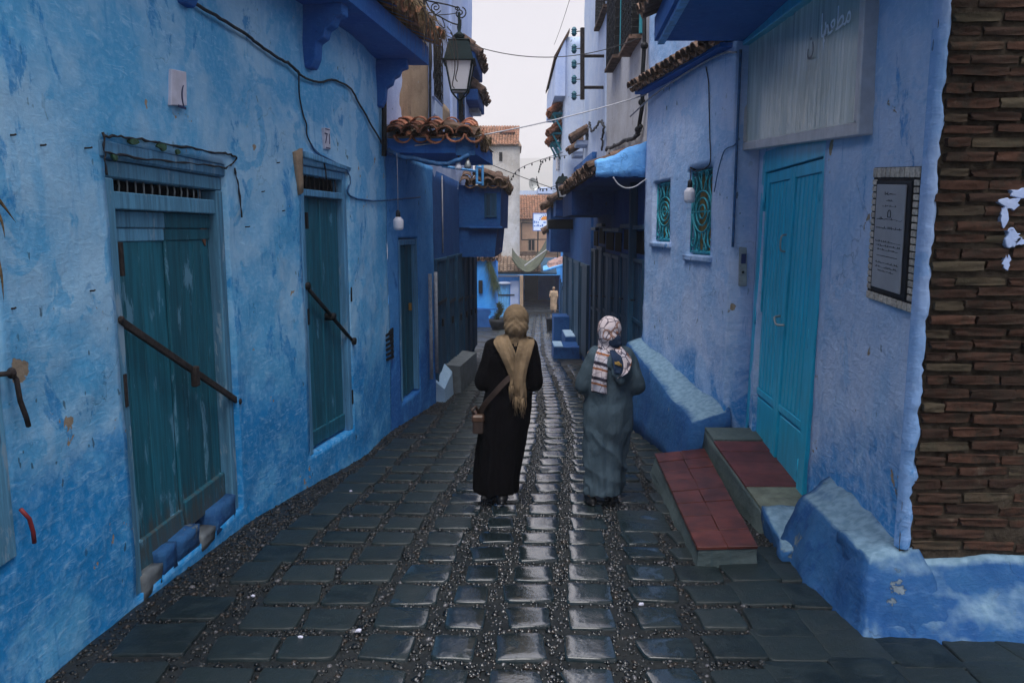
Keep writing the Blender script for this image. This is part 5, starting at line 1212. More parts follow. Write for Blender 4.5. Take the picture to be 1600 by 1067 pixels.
lumpy(MB().hexa([(-1.1, JY+.05, c3.z), (c3.x-.04, JY+.05, c3.z), (c3.x+.06, 18., c3.z), (-1., 18., c3.z), (-1.1, JY+.05, c2.z), (c2.x-.07, JY+.05, c2.z), (c2.x+.03, 18., c2.z), (-1., 18., c2.z)]), .01, 2.2, 6, sub=4).build('lower_box', M_['deepblue'], jet)
MB().box(-.80, c2.x+.03, JY-.05, JY+.02, c2.z-.02, c2.z+.025).build('ledge', M_['deepblue'], jet, bevel=.008)
JF = Fr((-1.1, JY), (0, JY))
a, b = JF.px(757, 340), JF.px(776, 302)
fr_ = MB().lbox(JF, a[0], a[0]+.03, a[1], b[1], -.02, .02).lbox(JF, b[0]-.03, b[0], a[1], b[1], -.02, .02).lbox(JF, a[0]+.03, b[0]-.03, b[1]-.03, b[1], -.02, .019).lbox(JF, a[0]+.03, b[0]-.03, a[1], a[1]+.03, -.02, .019).build('window', M_['shutter2'], jet, bevel=.003)
for k in range(2): MB().lbox(JF, a[0]+.033+k*.085, a[0]+.113+k*.085, a[1]+.033, b[1]-.033, -.02, .01).build('shutter', M_['shutter'], fr_)
tile_roof(jet, (c2.x+.10, JY-.02, c1.z+.06), (.03, 1, 0), (-1, 0, .4), 18, 2, M_['oldtile'], sp=.2, seed=14)
tile_roof(jet, (-.95, JY-.12, c1.z+.04), (1, 0, 0), (0, 1, .3), 4, 2, M_['oldtile'], sp=.2, seed=15)
grass([Vector((-.6, JY-.05, c1.z+.12)), Vector((c2.x+.05, JY, c1.z+.12)), Vector((c2.x+.1, 16, c1.z+.12))], 500, .24, 'dry_grass', jet, droop=1.2, up=.3, spread=.8, seed=5)
for (px_, py_) in ((785, 362), (785, 395)):
    p = jp(px_-6, py_, 16.0); tile_roof(jet, (p.x, 16.5, p.z), (.0, 1, 0), (-1, 0, .5), 3, 1, M_['oldtile'], sp=.2, seed=px_+py_)
# hanging wooden bracket frame beside the porch
p = atY(750, 255, 12.5); f = thing('wall_bracket', (p.x, 12.5, p.z), 'small blue wooden bracket frame jutting out behind the tiled porch corner', 'bracket')
for (q0, q1) in (((745, 245), (745, 288)), ((754, 248), (754, 290)), ((745, 247), (755, 247)), ((745, 262), (755, 262)), ((745, 286), (755, 287))):
    MB().tube([atY(*q0, 12.5), atY(*q1, 12.5)], .022, 4).build('bar', M_['lightblue'], f)
MB().tube([atY(745, 268, 12.5), Vector((-1.12, 12.5, p.z-.05))], .02, 4).build('arm', M_['lightblue'], f)
# grey block steps along the left wall
b1 = MB().hexa([(-1.12, 12.35, -1.2), (-.83, 12.35, -1.2), (-.66, 14.6, -1.3), (-1.0, 14.6, -1.3), (-1.12, 12.3, -.40), (-.84, 12.3, -.43), (-.68, 14.6, -.56), (-1.0, 14.6, -.53)])
lumpy(b1, .012, 4, 2, sub=5).single('stone_block', M_['greystone'], 'grey cement block step below the dark shutters on the left', 'step')
b1 = MB().hexa([(-1.17, 11.45, -1.1), (-1.0, 11.45, -1.1), (-.95, 12.25, -1.1), (-1.10, 12.25, -1.1), (-1.17, 11.4, -.50), (-1.02, 11.4, -.62), (-.96, 12.2, -.50), (-1.10, 12.2, -.36)])
lumpy(b1, .012, 4, 3, sub=4).single('stone_block', M_['plinthtop'], 'small pale sloping block at the foot of the white pipes', 'step')

# ------------------------------------------------------------------ right: shuttered shop with plaster parapet, white tall house
shopR = thing('shop', (1.73, 12.5, -.9), 'dark blue shuttered shop under a tiled canopy with a lumpy light blue parapet', 'shop')
wall_sheet(R3, 0, R3.L, -1.7, 2.75, (), res=.14, amp=.01, seed=51, ret0=1., ret1=.0).build('wall', M_['deepblue'], shopR, smooth=True)
rr = random.Random(16); u = R3.L-.08
while u > .6:
    wd = rr.uniform(.85, 1.3); u0_ = u-wd; y_ = R3.w(u, 0).y; zb2 = gz(y_)+.22; zt_ = 1.30+rr.uniform(-.05, .1)
    s = MB().lbox(R3, u0_, u0_+.06, zb2, zt_+.06, -.01, .06).lbox(R3, u-.06, u, zb2, zt_+.06, -.01, .06).lbox(R3, u0_+.062, u-.062, zt_, zt_+.06, -.01, .058).build('shutter', M_['shutter2'], shopR, bevel=.006)
    planks(R3, s, u0_+.065, u-.065, zb2, zt_-.003, 7, .0, .035, M_['shutter'] if rr.random() < .5 else M_['shutter2'], int(u*10), gap=.012)
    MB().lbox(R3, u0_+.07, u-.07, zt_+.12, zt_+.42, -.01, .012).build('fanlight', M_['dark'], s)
    MB().lbox(R3, u0_-.01, u+.01, zt_+.44, zt_+.50, -.01, .07).build('head', M_['shutter2'], s, bevel=.006)
    p = R3.w(u0_+wd*.4, zb2+1.3, .06); MB().tube([p, p+Vector((-.03, .05, 0)), p+Vector((-.03, .12, -.01))], .012, 6).build('handle', M_['iron'], s)
    MB().lbox(R3, u0_+.08, u-.08, zb2+1.0, zb2+1.05, .037, .055).build('bar', M_['shutter2'], s)
    u = u0_-rr.uniform(.05, .22)
MB().lbox(R3, R3.L-1.05, R3.L-.95, gz(10.7), 2.4, .0, .11).build('post', M_['shutter2'], shopR, bevel=.01)
# canopy and its parapet
xo = 1.04
cb = MB().hexa([(xo+.06, 9.78, 2.40), (1.75, 9.78, 2.40), (1.75, 15.6, 2.40), (xo+.06, 15.6, 2.40), (xo+.02, 9.78, 2.50), (1.75, 9.78, 2.72), (1.75, 15.6, 2.72), (xo+.02, 15.6, 2.50)])
can = lumpy(cb, .008, 3, 7, sub=4).build('canopy', M_['deepblue'], shopR, label='tiled canopy running along the dark shop front')
tile_roof(can, (xo-.08, 15.7, 2.53), (0, -1, 0), (1, 0, .36), 32, 2, M_['oldtile'], sp=.183, L=.42, lap=.32, jit=.02, seed=31)
m = MB(); N = 10
for i in range(N+1):
    t = i/N; x = xo+(1.70-xo)*t; zt_ = 2.60+.25*t+.02*mn.noise(Vector((t*4, 3, 1)))
    m.v += [Vector((x, 9.66, 2.415+.015*mn.noise(Vector((t*5, 0, 0))))), Vector((x, 9.84, 2.42)), Vector((x, 9.84, zt_)), Vector((x, 9.66, zt_))]
for i in range(N): m.f += [(4*i+k, 4*i+(k+1) % 4, 4*i+4+(k+1) % 4, 4*i+4+k) for k in range(4)]
m.f += [(0, 1, 2, 3), (4*N+3, 4*N+2, 4*N+1, 4*N)]
M_['parapet'] = plaster('light blue lumpy plaster', (.16, .42, .82), (.09, .33, .76), (.05, .24, .64), chip=(.25, .1, .06), seed=30, patch=.6, chipth=.72, bmp=1.)
lumpy(m, .022, 7, 8, sub=3).build('parapet', M_['parapet'], can, smooth=True)
cable([atY(x, y, 9.6) for x, y in ((958, 277), (966, 288), (978, 294), (992, 292), (1004, 284), (1010, 280))], .009, M_['palecable'], 'pale cable looped under the lumpy light blue parapet')
c1, c2 = atY(893, 336, 13.2), atY(945, 338, 13.2)
bx = MB().hexa([(c1.x, 13.2, c1.z), (1.75, 13.2, c1.z), (1.75, 15.8, c1.z), (c1.x+.02, 15.8, c1.z), (c1.x, 13.2, 2.41), (1.75, 13.2, 2.41), (1.75, 15.8, 2.41), (c1.x+.02, 15.8, 2.41)])
lumpy(bx, .01, 2.5, 9, sub=3).build('jetty', M_['deepblue'], shopR)
whiteH = thing('white_house', (1.8, 14, 2.6), 'tall weathered white house with three iron window grilles above the shop', 'house')
WW = Path([(1.84, 20.2), (1.80, 14), (1.74, 9.72)])
wall_sheet(WW, 0, WW.L, 2.5, 8.8, (), res=.14, amp=.012, seed=52, ret0=.8, ret1=.5).build('wall', M_['white'], whiteH, smooth=True)
def rp(px, py, o=0.): return path_px(WW, px, py, o)
a = rp(948, 150)[0]
wall_sheet(WW, .02, a, 2.6, 8.7, (), res=.14, amp=.012, seed=53, ret0=.05, ret1=.02, cap=False, edge=lambda u, z: .022).build('side_render', M_['bwhite'], whiteH, smooth=True)
for (p0, p1, dep) in (((958, 108), (973, -30), .12), ((985, 82), (1004, -40), .14), ((938, 44), (954, -40), .10)):
    A, B_ = rp(*p0), rp(*p1); z0_ = A[1]; z1_ = B_[1]
    wn = MB().lbox(WW, A[0], B_[0], z0_, z1_, -.02, .012).build('window', M_['dark'], whiteH)
    MB().lbox(WW, B_[0]-.0, B_[0]+.07, z0_, z1_, -.02, .035).build('frame', M_['turq'], wn)
    g = MB(); nu = 7; 
    for i in range(nu+1): 
        uu = A[0]+(B_[0]-A[0])*i/nu; g.tube([WW.w(uu, z0_, dep), WW.w(uu, z1_, dep)], .011, 4)
    for j in range(9):
        zz = z0_+(z1_-z0_)*j/8; g.tube([WW.w(A[0], zz, 0), WW.w(A[0], zz, dep), WW.w(B_[0], zz, dep), WW.w(B_[0], zz, 0)], .010, 4)
    for j in range(8):
        for i in range(0, nu, 2):
            uc, zc = A[0]+(B_[0]-A[0])*(i+1)/nu, z0_+(z1_-z0_)*(j+.5)/8
            g.tube([WW.w(uc+.09*math.cos(t), zc+.10*math.sin(t), dep+.004) for t in [k*math.pi/4 for k in range(9)]], .006, 3)
    g.build('grille', M_['iron'], wn); MB().lbox(WW, A[0]-.05, B_[0]+.05, z0_-.06, z0_-.01, -.02, dep+.03).build('sill', M_['oldtile'], wn)
MB().tube([WW.w(rp(1013, y)[0], rp(1013, y)[1], .05) for y in (-20, 30, 70)]+[WW.w(rp(1010, y)[0], rp(1010, y)[1], .05) for y in (120, 165)]+[WW.w(rp(1004, 200)[0], rp(1004, 200)[1], .05)], .028, 7).build('downpipe', M_['iron'], whiteH, smooth=True)
for (px_, py_) in ((1013, 72), (1009, 160), (1003, 203)):
    q = rp(px_, py_); MB().ell(WW.w(q[0], q[1], .05), (.05, .06, .05), 8, 6).build('pipe_collar', M_['iron'], whiteH, smooth=True)
cable([WW.w(rp(x, y)[0], rp(x, y)[1], .05) for x, y in ((1006, 198), (1000, 212), (990, 218), (975, 224), (962, 229), (950, 234))], .03, M_['cable'], 'thick tangled cable bundle along the foot of the white house wall', wob=.02)
cable([WW.w(rp(x, y)[0], rp(x, y)[1], .06) for x, y in ((946, 236), (946, 215), (949, 200), (944, 190), (938, 196), (930, 205), (926, 200), (925, 190))], .022, M_['cable'], 'knotted cables climbing the white house wall near the hoods', wob=.02)
# insulator rack on two iron arms
RY = 15.5; rk = thing('cable_rack', atY(910, 150, RY), 'rusty vertical iron post on two arms carrying five blue green insulators', 'cable rack')
MB().tube([atY(910, 44, RY), atY(910, 156, RY)], .045, 4).build('post', M_['rust'], rk)
for y_ in (88, 137):
    a = atY(911, y_, RY); MB().tube([a, Vector((1.82, RY, a.z+.0))], .035, 4).build('arm', M_['rust'], rk)
ins = simple('blue green porcelain', (.02, .12, .17), .3, .2, 6, spec=.5)
for y_ in (50, 77, 101, 125, 150):
    p = atY(897, y_, RY); MB().tube([p, atY(910, y_-1, RY)], .009, 5).build('pin', M_['rust'], rk)
    MB().loft([(p.x, p.y, p.z+d, r, r) for d, r in ((-.085, .012), (-.08, .03), (-.05, .045), (-.035, .06), (-.02, .04), (0, .055), (.02, .04), (.035, .06), (.05, .045), (.08, .03), (.09, .01))], 10).build('insulator', ins, rk, smooth=True)
# tile hoods low on the white house
for k, (px_, py_, o_) in enumerate(((912, 215, .42), (905, 233, .4))):
    q = rp(px_+6, py_); h = MB().lbox(WW, q[0]-.35, q[0]+.35, q[1]-.22, q[1]-.1, -.02, o_*.7).build('hood', M_['bwhite'], whiteH, bevel=.02)
    e3 = WW.w(q[0]+.1, 0)-WW.w(q[0], 0); nn_ = WW.w(q[0], 0, 1)-WW.w(q[0], 0)
    tile_roof(h, WW.w(q[0]-.4, q[1]-.05, o_), e3, -nn_+Vector((0, 0, .6)), 4, 2, M_['oldtile'], sp=.2, L=.3, lap=.2, seed=px_)
# second lantern
def lantern2(px, pyt, pyb, Y):
    c = atY(px, (pyt+pyb)/2, Y); zt_, zb2 = atY(px, pyt, Y).z, atY(px, pyb, Y).z; h = zt_-zb2; r = h*.34
    t = thing('lantern', (c.x, Y, zb2), 'smaller street lantern with clear panes at the end of the right tile canopy', 'lantern')
    S = lambda z, r_: [Vector((c.x+sx*r_, Y+sy*r_, z)) for sx, sy in ((-1, -1), (1, -1), (1, 1), (-1, 1))]
    MB().hexa(S(zt_-h*.35, r*1.1)+S(zt_, r*.6)).build('roof', M_['lampgreen'], t, bevel=.01); MB().loft([(c.x, Y, zt_, r*.25, r*.25), (c.x, Y, zt_+h*.15, r*.1, r*.1)], 8).build('finial', M_['lampgreen'], t)
    A, B_ = S(zt_-h*.36, r*.9), S(zb2, r*.55)
    for i in range(4):
        MB().tube([A[i], B_[i]], .012, 4).build('corner_bar', M_['lampgreen'], t); j = (i+1) % 4; q = [A[i], A[j], B_[j], B_[i]]
        inw = (Vector((c.x, Y, 0))-(A[i]+A[j])/2); inw.z = 0; inw = inw.normalized()*.01
        m_ = MB(); m_.v = [p+inw for p in q]+[p+inw*1.6 for p in q]; m_.f = [(0, 1, 2, 3), (7, 6, 5, 4), (0, 4, 5, 1), (1, 5, 6, 2), (2, 6, 7, 3), (3, 7, 4, 0)]; m_.build('pane', M_['pane'], t)
    MB().hexa(S(zb2-.03, r*.5)+S(zb2-.002, r*.6)).build('base', M_['lampgreen'], t); MB().tube(smooth_pts([Vector((c.x, Y, zb2-.03)), Vector((c.x+.1, Y, zb2-.16)), Vector((1.35, Y, zb2-.1)), Vector((1.75, Y, zb2+.05))]), .016, 5).build('arm', M_['iron'], t)
lantern2(879, 276, 308, 16.4)
# ------------------------------------------------------------------ far end of the street
def slab_house(name, x0, x1, y0, y1, z0, z1, mat, label, cat='house', res=.3, amp=.02, seed=0, holes=()):
    t = thing(name, ((x0+x1)/2, y0, z0+.2), label, cat)
    F_ = Fr((x0, y0), (x1, y0)); wall_sheet(F_, 0, x1-x0, z0, z1, holes, res=res, amp=amp, seed=seed, ret0=y1-y0, ret1=y1-y0, cap=False).build('wall', mat, t, smooth=True)
    return t, F_
def corrugated(parent, o, ac, up, n, rows, sp, lap, mat, name='roof_tiles', seed=0):
    """a far tiled slope as one mesh: barrel courses, each row lapping the one below"""
    rr = random.Random(seed); a = Vector(ac).normalized(); u = Vector(up).normalized(); nz = a.cross(u); nz = nz if nz.z > 0 else -nz
    b = MB()
    for j in range(rows):
        for i in range(n):
            p = Vector(o)+a*sp*i+u*lap*j+nz*rr.uniform(-.008, .008); k = len(b.v); r = sp*.5
            for yy, dz in ((0, .03), (lap*1.15, 0)):
                for q in range(5):
                    t = math.pi*q/4; b.v.append(p+a*(r-r*.98*math.cos(t))+u*yy+nz*(r*.8*math.sin(t)+dz))
            for q in range(4): b.f.append((k+q, k+q+1, k+6+q, k+5+q))
            b.f.append((k, k+1, k+2, k+3, k+4))
    return b.build(name, mat, parent, kind='stuff')
m = NM('far terracotta'); P = m.pos
M_['fartile'] = m.done(m.mix(m.step(m.noise(P, 3.5, 5, .7), .35, .65), (.13, .075, .05), (.32, .16, .10)), .9, None, .2)
m = NM('far old tile'); P = m.pos
M_['farold'] = m.done(m.mix(m.step(m.noise(P, 3.5, 5, .7), .35, .65), (.09, .065, .05), (.22, .16, .12)), .9, None, .2)
# blue corner house on the left
y0 = 33.; q = lambda px, py, Y: atY(px, py, Y)
x1 = q(775, 500, y0).x
fh, FF = slab_house('corner_house', -7, x1, y0, 38, -3, .55, M_['brightblue'], 'bright blue house closing the left side, small meter box on its wall', seed=61)
a = q(748, 458, y0); b = q(754, 438, y0); MB().box(a.x, b.x, y0-.12, y0+.02, a.z, b.z).build('meter_box', M_['iron'], fh, bevel=.01)
m_ = MB().box(-4, x1+.02, y0-.05, y0+.3, -2.6, -1.55)
lumpy(m_, .09, 1.2, 3, sub=10).build('dado', M_['deepblue'], fh, smooth=True)
tile_roof(fh, (-3, y0-.25, .56), (1, 0, 0), (0, 1, .4), 11, 3, M_['oldtile'], sp=.22, seed=41)
grass([Vector((x1-.3, y0-.12, .5)), Vector((x1-.1, y0-.1, -.1)), Vector((x1+.0, y0-.1, -.6))], 700, .45, 'creeper', fh, M_['green'], droop=1.6, up=.2, spread=.8, wd=.012, seed=9)
# blue kiosk with tiled lean-to
y0 = 45.; xa, xb = q(768, 450, y0).x, q(812, 450, y0).x; zt = q(790, 431, y0).z
ki, KF = slab_house('kiosk', xa, xb, y0, 47.5, -3.9, zt, M_['brightblue'], 'small bright blue shop with a white lintel under a rough tiled lean-to roof', 'shop', seed=62)
b = MB().box(xa+.2, xb-.1, y0-.12, y0-.0, zt-.05, zt+.05); b.build('lintel', M_['bulbwhite'], ki, bevel=.01)
d = MB().box(xa+.1, xa+1.05, y0-.05, y0+.02, gz(y0)-.1, zt-.55).build('door', M_['lightblue'], ki, bevel=.02)
MB().box(xa+.1, xa+1.35, y0-.10, y0-.052, zt-1.15, zt-1.08).build('bar', M_['iron'], d)
MB().box(xb-.55, xb-.05, y0-.06, y0+.01, gz(y0)-.1, zt-.3).build('side_panel', M_['pale'], ki, bevel=.02)
MB().ell((xa+.75, y0-.15, zt-.42), (.42, .15, .10)).build('awning_roll', M_['bwhite'], ki, smooth=True)
corrugated(ki, (xa-.4, y0-.5, zt+.22), (1, 0, 0), (0, 1, .28), 15, 8, .22, .36, M_['farold'], seed=1)
MB().hexa([(xa-.4, y0-.45, zt+.10), (2.6, y0-.45, zt+.10), (2.6, y0+2.4, zt+.85), (xa-.4, y0+2.4, zt+.85), (xa-.4, y0-.45, zt+.2), (2.6, y0-.45, zt+.2), (2.6, y0+2.4, zt+.98), (xa-.4, y0+2.4, zt+.98)]).build('roof_bed', M_['shutter2'], ki)
# covered passage
y0 = 51.5; pa, pb = q(818, 450, y0).x, q(874, 450, y0).x; zl = q(840, 430, y0).z
ps = thing('passage', ((pa+pb)/2, y0, gz(52)), 'dark covered passage with worn steps and blue inner walls at the street end', 'passage')
MB().box(pa-.5, pa-.02, y0-.1, y0+.4, -4.4, zl).build('pillar', M_['brownstain'], ps, bevel=.04)
MB().box(pb, pb+4, y0, y0+.4, -4.4, zl).build('side_wall', M_['deepblue'], ps)
MB().box(pa-3, pb+4, y0-.05, y0+7, zl+.002, zl+.9).build('ceiling', M_['brightblue'], ps)
MB().box(pa-.6, pa-.3, y0+.41, y0+7, -4.4, zl).build('inner_wall', M_['brightblue'], ps); MB().box(pb+.1, pb+.4, y0+.41, y0+7, -4.4, zl).build('inner_wall', M_['brightblue'], ps)
MB().box(pa-.29, pb+.09, y0+6.6, y0+7, -4.4, zl).build('back_wall', M_['brightblue'], ps)
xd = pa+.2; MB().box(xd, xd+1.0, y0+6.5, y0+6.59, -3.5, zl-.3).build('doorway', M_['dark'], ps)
for k in range(4): MB().box(pa-.28, pb+.08, y0+1.0+.55*k, y0+6.58, gz(55)-.2+.0, gz(55)+.13*(k+1)).build('step', M_['greystone'], ps, bevel=.02)
# sagging awning
y0 = 43.; aw = thing('canvas_awning', (q(830, 425, y0).x, y0, q(830, 425, y0).z), 'sagging olive canvas awning slung over the street before the passage', 'awning')
A, B_, C_ = q(800, 404, y0), q(856, 390, y0), q(834, 441, y0); b = MB(); n = 16; mm = 5
for j in range(mm+1):
    for i in range(n+1):
        t = i/n; p = A*(1-t)**2+C_*2*t*(1-t)+B_*t*t if False else A.lerp(B_, t)+Vector((0, 0, (C_.z-(A.z+B_.z)/2)*4*t*(1-t)*(.62 if j else .6)))
        b.v.append(p+Vector((0, 2.2*j/mm, .55*j/mm+.05*mn.noise(Vector((t*6, j, 2))))))
b.f = [(j*(n+1)+i, j*(n+1)+i+1, (j+1)*(n+1)+i+1, (j+1)*(n+1)+i) for j in range(mm) for i in range(n)]
b.build('canvas', M_['canvas'], aw, smooth=True)
MB().tube(smooth_pts([A.lerp(B_, t)+Vector((0, -.03, (C_.z-(A.z+B_.z)/2)*4*t*(1-t)*.62)) for t in [i/8 for i in range(9)]]), .04, 6).build('rolled_edge', M_['canvas'], aw, smooth=True)
MB().tube([B_+Vector((-1.3, 0, -.9)), B_+Vector((.1, .2, .1))], .03, 5).build('pole', M_['palecable'], aw)
# white tower
y0 = 60.; xa, xb = q(742, 300, y0).x, q(812, 300, y0).x; zt = q(800, 229, y0).z
tw_, TF = slab_house('white_tower_house', xa, xb, y0, 65, -5, zt, M_['tower'], 'tall narrow weathered white house with a tiled top and a little brick turret', seed=63, res=.5, amp=.05)
a, b = q(780, 252, y0), q(785, 238, y0); MB().box(a.x, b.x, y0-.04, y0+.05, a.z, b.z).build('slit_window', M_['dark'], tw_)
MB().hexa([(xa-.2, y0-.2, zt-.02), (xb+.15, y0-.2, zt-.02), (xb+.15, 65.2, zt-.02), (xa-.2, 65.2, zt-.02), (xa-.2, y0-.18, zt+.02), (xb+.12, y0-.18, zt+.02), (xb-.5, 63, zt+1.75), (xa-.2, 63, zt+1.75)]).build('roof', M_['farold'], tw_)
corrugated(tw_, (xa-.3, y0-.3, zt+.06), (1, 0, 0), (.035, 1, .56), 17, 10, .215, .36, M_['fartile'], seed=3)
ta, tb = q(784, 208, 61.5), q(802, 208, 61.5)
tu = MB().box(ta.x, tb.x, 61.3, 62.1, zt+.3, q(790, 207, 61.3).z).build('turret', M_['terracotta'], tw_, bevel=.03)
for f in (.3, .7):
    xx = ta.x+(tb.x-ta.x)*f; MB().box(xx-.13, xx+.13, 61.27, 61.31, zt+.75, q(790, 209, 61.3).z).build('opening', M_['dark'], tu)
zc = q(790, 207, 61.3).z
m_ = MB(); m_.v = [Vector((ta.x-.15, 61.15, zc)), Vector((tb.x+.15, 61.15, zc)), Vector((tb.x+.15, 62.25, zc)), Vector((ta.x-.15, 62.25, zc)), Vector(((ta.x+tb.x)/2, 61.7, zc+.5))]; m_.f = [(3, 2, 1, 0), (0, 1, 4), (1, 2, 4), (2, 3, 4), (3, 0, 4)]; m_.build('cap', M_['terracotta'], tu)
# ochre pink house with tiled roof
y0 = 66.; xa, xb = q(809, 360, y0).x, q(905, 360, y0).x; ze = q(840, 343, y0).z
ph, PF = slab_house('ochre_house', xa, xb, y0, 71, -5, ze, M_['pink'], 'ochre pink house with a broad red tiled roof behind the sun sign', seed=64, res=.5, amp=.04)
a, b = q(826, 391, y0), q(835, 374, y0)
wn = MB().box(a.x-.08, b.x+.08, y0-.06, y0+.03, a.z-.08, b.z+.08).build('window', M_['brownstain'], ph); MB().box(a.x, b.x, y0-.075, y0-.062, a.z, b.z).build('pane', M_['dark'], wn)
MB().box((a.x+b.x)/2-.02, (a.x+b.x)/2+.02, y0-.085, y0-.0755, a.z, b.z).build('mullion', M_['pink'], wn)
MB().box(xa-.05, xb, y0-.2, y0+.02, q(830, 397, y0).z, q(830, 393, y0).z).build('ledge', M_['farold'], ph)
zr = q(840, 305, 70).z
corrugated(ph, (xa-.15, y0-.35, ze-.02), (1, 0, 0), (0, 4.2, zr-ze), 23, 11, .235, .42, M_['fartile'], seed=4)
MB().hexa([(xa-.1, y0-.3, ze-.2), (xb, y0-.3, ze-.2), (xb, 70.1, zr-.2), (xa-.1, 70.1, zr-.2), (xa-.1, y0-.3, ze-.1), (xb, y0-.3, ze-.1), (xb, 70.1, zr-.08), (xa-.1, 70.1, zr-.08)]).build('roof', M_['farold'], ph)
fr = thing('pole_frame', q(828, 375, 63), 'thin dark rectangular pole frame standing before the ochre house', 'frame')
for (p0, p1) in (((815, 348), (815, 375)), ((841, 350), (841, 375)), ((815, 348), (848, 350)), ((815, 375), (856, 374))): MB().tube([q(*p0, 63.), q(*p1, 63.)], .045, 4).build('bar', M_['iron'], fr)
# sun sign
y0 = 61.; sg = thing('sun_sign', q(850, 360, y0), 'pale blue signboard with an orange half sun and dark lettering before the ochre house', 'sign')
a, b = q(832.5, 361, y0), q(880, 333, y0)
MB().box(a.x, b.x, y0, y0+.12, a.z, b.z).build('board', M_['bwhite'], sg, bevel=.02)
M_['signblue'] = simple('sign edge blue', (.08, .2, .5), .5); M_['orange'] = simple('sign orange', (.75, .25, .02), .5, .1, bmp=0); M_['signpaper'] = simple('sign white', (.72, .78, .88), .5, .05, bmp=0)
MB().box(a.x+.06, b.x-.06, y0-.012, y0-.001, a.z+.06, b.z-.06).build('face', M_['signpaper'], sg)
for (x0, x1_, z0, z1) in ((a.x, b.x, b.z-.05, b.z), (a.x, b.x, a.z, a.z+.05), (a.x, a.x+.05, a.z+.051, b.z-.051)): MB().box(x0, x1_, y0-.03, y0-.0125, z0, z1).build('edge', M_['signblue'], sg)
c = q(852, 344, y0-.02); rx_ = (q(859, 344, y0).x-q(845, 344, y0).x)/2; rz_ = q(850, 338, y0).z-c.z
m_ = MB(); k = 14; m_.v = [Vector((c.x+rx_*math.cos(math.pi*i/k), y0-.014, c.z+rz_*math.sin(math.pi*i/k))) for i in range(k+1)]+[Vector((c.x+rx_*math.cos(math.pi*i/k), y0-.022, c.z+rz_*math.sin(math.pi*i/k))) for i in range(k+1)]
m_.f = [tuple(range(k+1)), tuple(range(2*k+1, k, -1))]+[(i, i+1, k+2+i, k+1+i) for i in range(k)]; m_.build('sun', M_['orange'], sg)
for i in range(9):
    t = math.pi*(i+.2)/8.4; d = Vector((math.cos(t)*rx_, 0, math.sin(t)*rz_)); p = Vector((c.x, y0-.018, c.z))+d*1.25
    MB().box(p.x-.045, p.x+.045, y0-.022, y0-.013, p.z-.045, p.z+.045).build('sun_ray', M_['signblue'], sg)
rr = random.Random(8)
lm = MB()
for (xs, zs, n_) in ((834, 347.5, 3), (849, 347.5, 4), (834, 353, 5)):
    p = q(xs, zs, y0)
    for i in range(n_):
        w0 = rr.uniform(.08, .2); lm.box(p.x, p.x+w0, y0-.022, y0-.013, p.z-.06, p.z+rr.uniform(.02, .12)); p = p+Vector((w0+.05, 0, 0))
lm.build('lettering', M_['signblue'], sg)
for xx in (a.x+.4, b.x-.4): MB().tube([Vector((xx, y0+.14, a.z+.2)), Vector((xx, y0+.14, -4.4))], .05, 5).build('post', M_['iron'], sg)
# white house with dish behind the tiled roof
y0 = 74.; hb, _ = slab_house('white_terrace', q(806, 300, y0).x, q(905, 300, y0).x, y0, 80, -5, q(840, 298, y0).z, M_['bwhite'], 'low white roof terrace wall behind the tiled roof', 'house', seed=65, res=.7)
dsh = thing('satellite_dish', q(833, 297, 73), 'grey satellite dish on the roof behind the red tiled house', 'satellite dish')
c = q(832, 289, 73.); b = MB(); Mx = Matrix.Rotation(R(25), 3, 'Z') @ Matrix.Rotation(R(78), 3, 'X'); 
for j in range(6):
    for i in range(16):
        r_ = .62*(j+.2)/5.2; t = 2*math.pi*i/16; b.v.append(c+Mx @ Vector((r_*math.cos(t)*.75, r_*math.sin(t), r_*r_*.45)))
for j in range(5):
    for i in range(16): i2 = (i+1) % 16; b.f.append((j*16+i, j*16+i2, (j+1)*16+i2, (j+1)*16+i))
b.f.append(tuple(range(16))); b.build('bowl', M_['greymetal'], dsh, smooth=True); MB().tube([c, c+Vector((.1, .1, -.55))], .05, 6).build('mast', M_['iron'], dsh); MB().tube([c+Vector((0, .1, -.4)), c+Vector((.35, -.75, -.25))], .02, 5).build('feed_arm', M_['iron'], dsh)
tk = MB(); a, b = q(840, 300, 73.), q(868, 293, 73.); tk.box(a.x, b.x, 73, 73.9, a.z-.2, b.z); tk.single('roof_tank', M_['pale'], 'long pale blue box on the roof terrace beside the satellite dish', 'roof tank', bevel=.05)
# right: far shops, steps, jetties
fs = thing('far_shop', (1.5, 18, -1.4), 'dark blue shop with stepped blocks and a jettied box farther down on the right', 'shop')
FSF = Fr((1.62, 24.5), (1.70, 16.65)); wall_sheet(FSF, 0, FSF.L, -2.4, 3.4, (), res=.2, amp=.012, seed=71, ret0=.8, ret1=.4).build('wall', M_['deepblue'], fs, smooth=True)
for k in range(4):
    u0_ = .6+k*1.85; s = MB().lbox(FSF, u0_, u0_+.08, -1.2, 1.0, -.01, .06).lbox(FSF, u0_+1.4, u0_+1.48, -1.2, 1.0, -.01, .06).lbox(FSF, u0_+.081, u0_+1.399, .92, 1., -.01, .058).build('shutter', M_['shutter2'], fs, bevel=.006)
    planks(FSF, s, u0_+.085, u0_+1.395, -1.15, .915, 6, .0, .035, M_['shutter'] if k % 2 else M_['shutter2'], k+70)
def blk(px0, px1, pyt, pyb, Y, dep, name, mat=None):
    a, b = q(px0, pyb, Y), q(px1, pyt, Y); x1_ = max(b.x, 1.66)
    m_ = MB().box(a.x, x1_, Y, Y+dep, a.z-.25, b.z); return lumpy(m_, .012, 4, int(px0)+int(Y*3), sub=5)
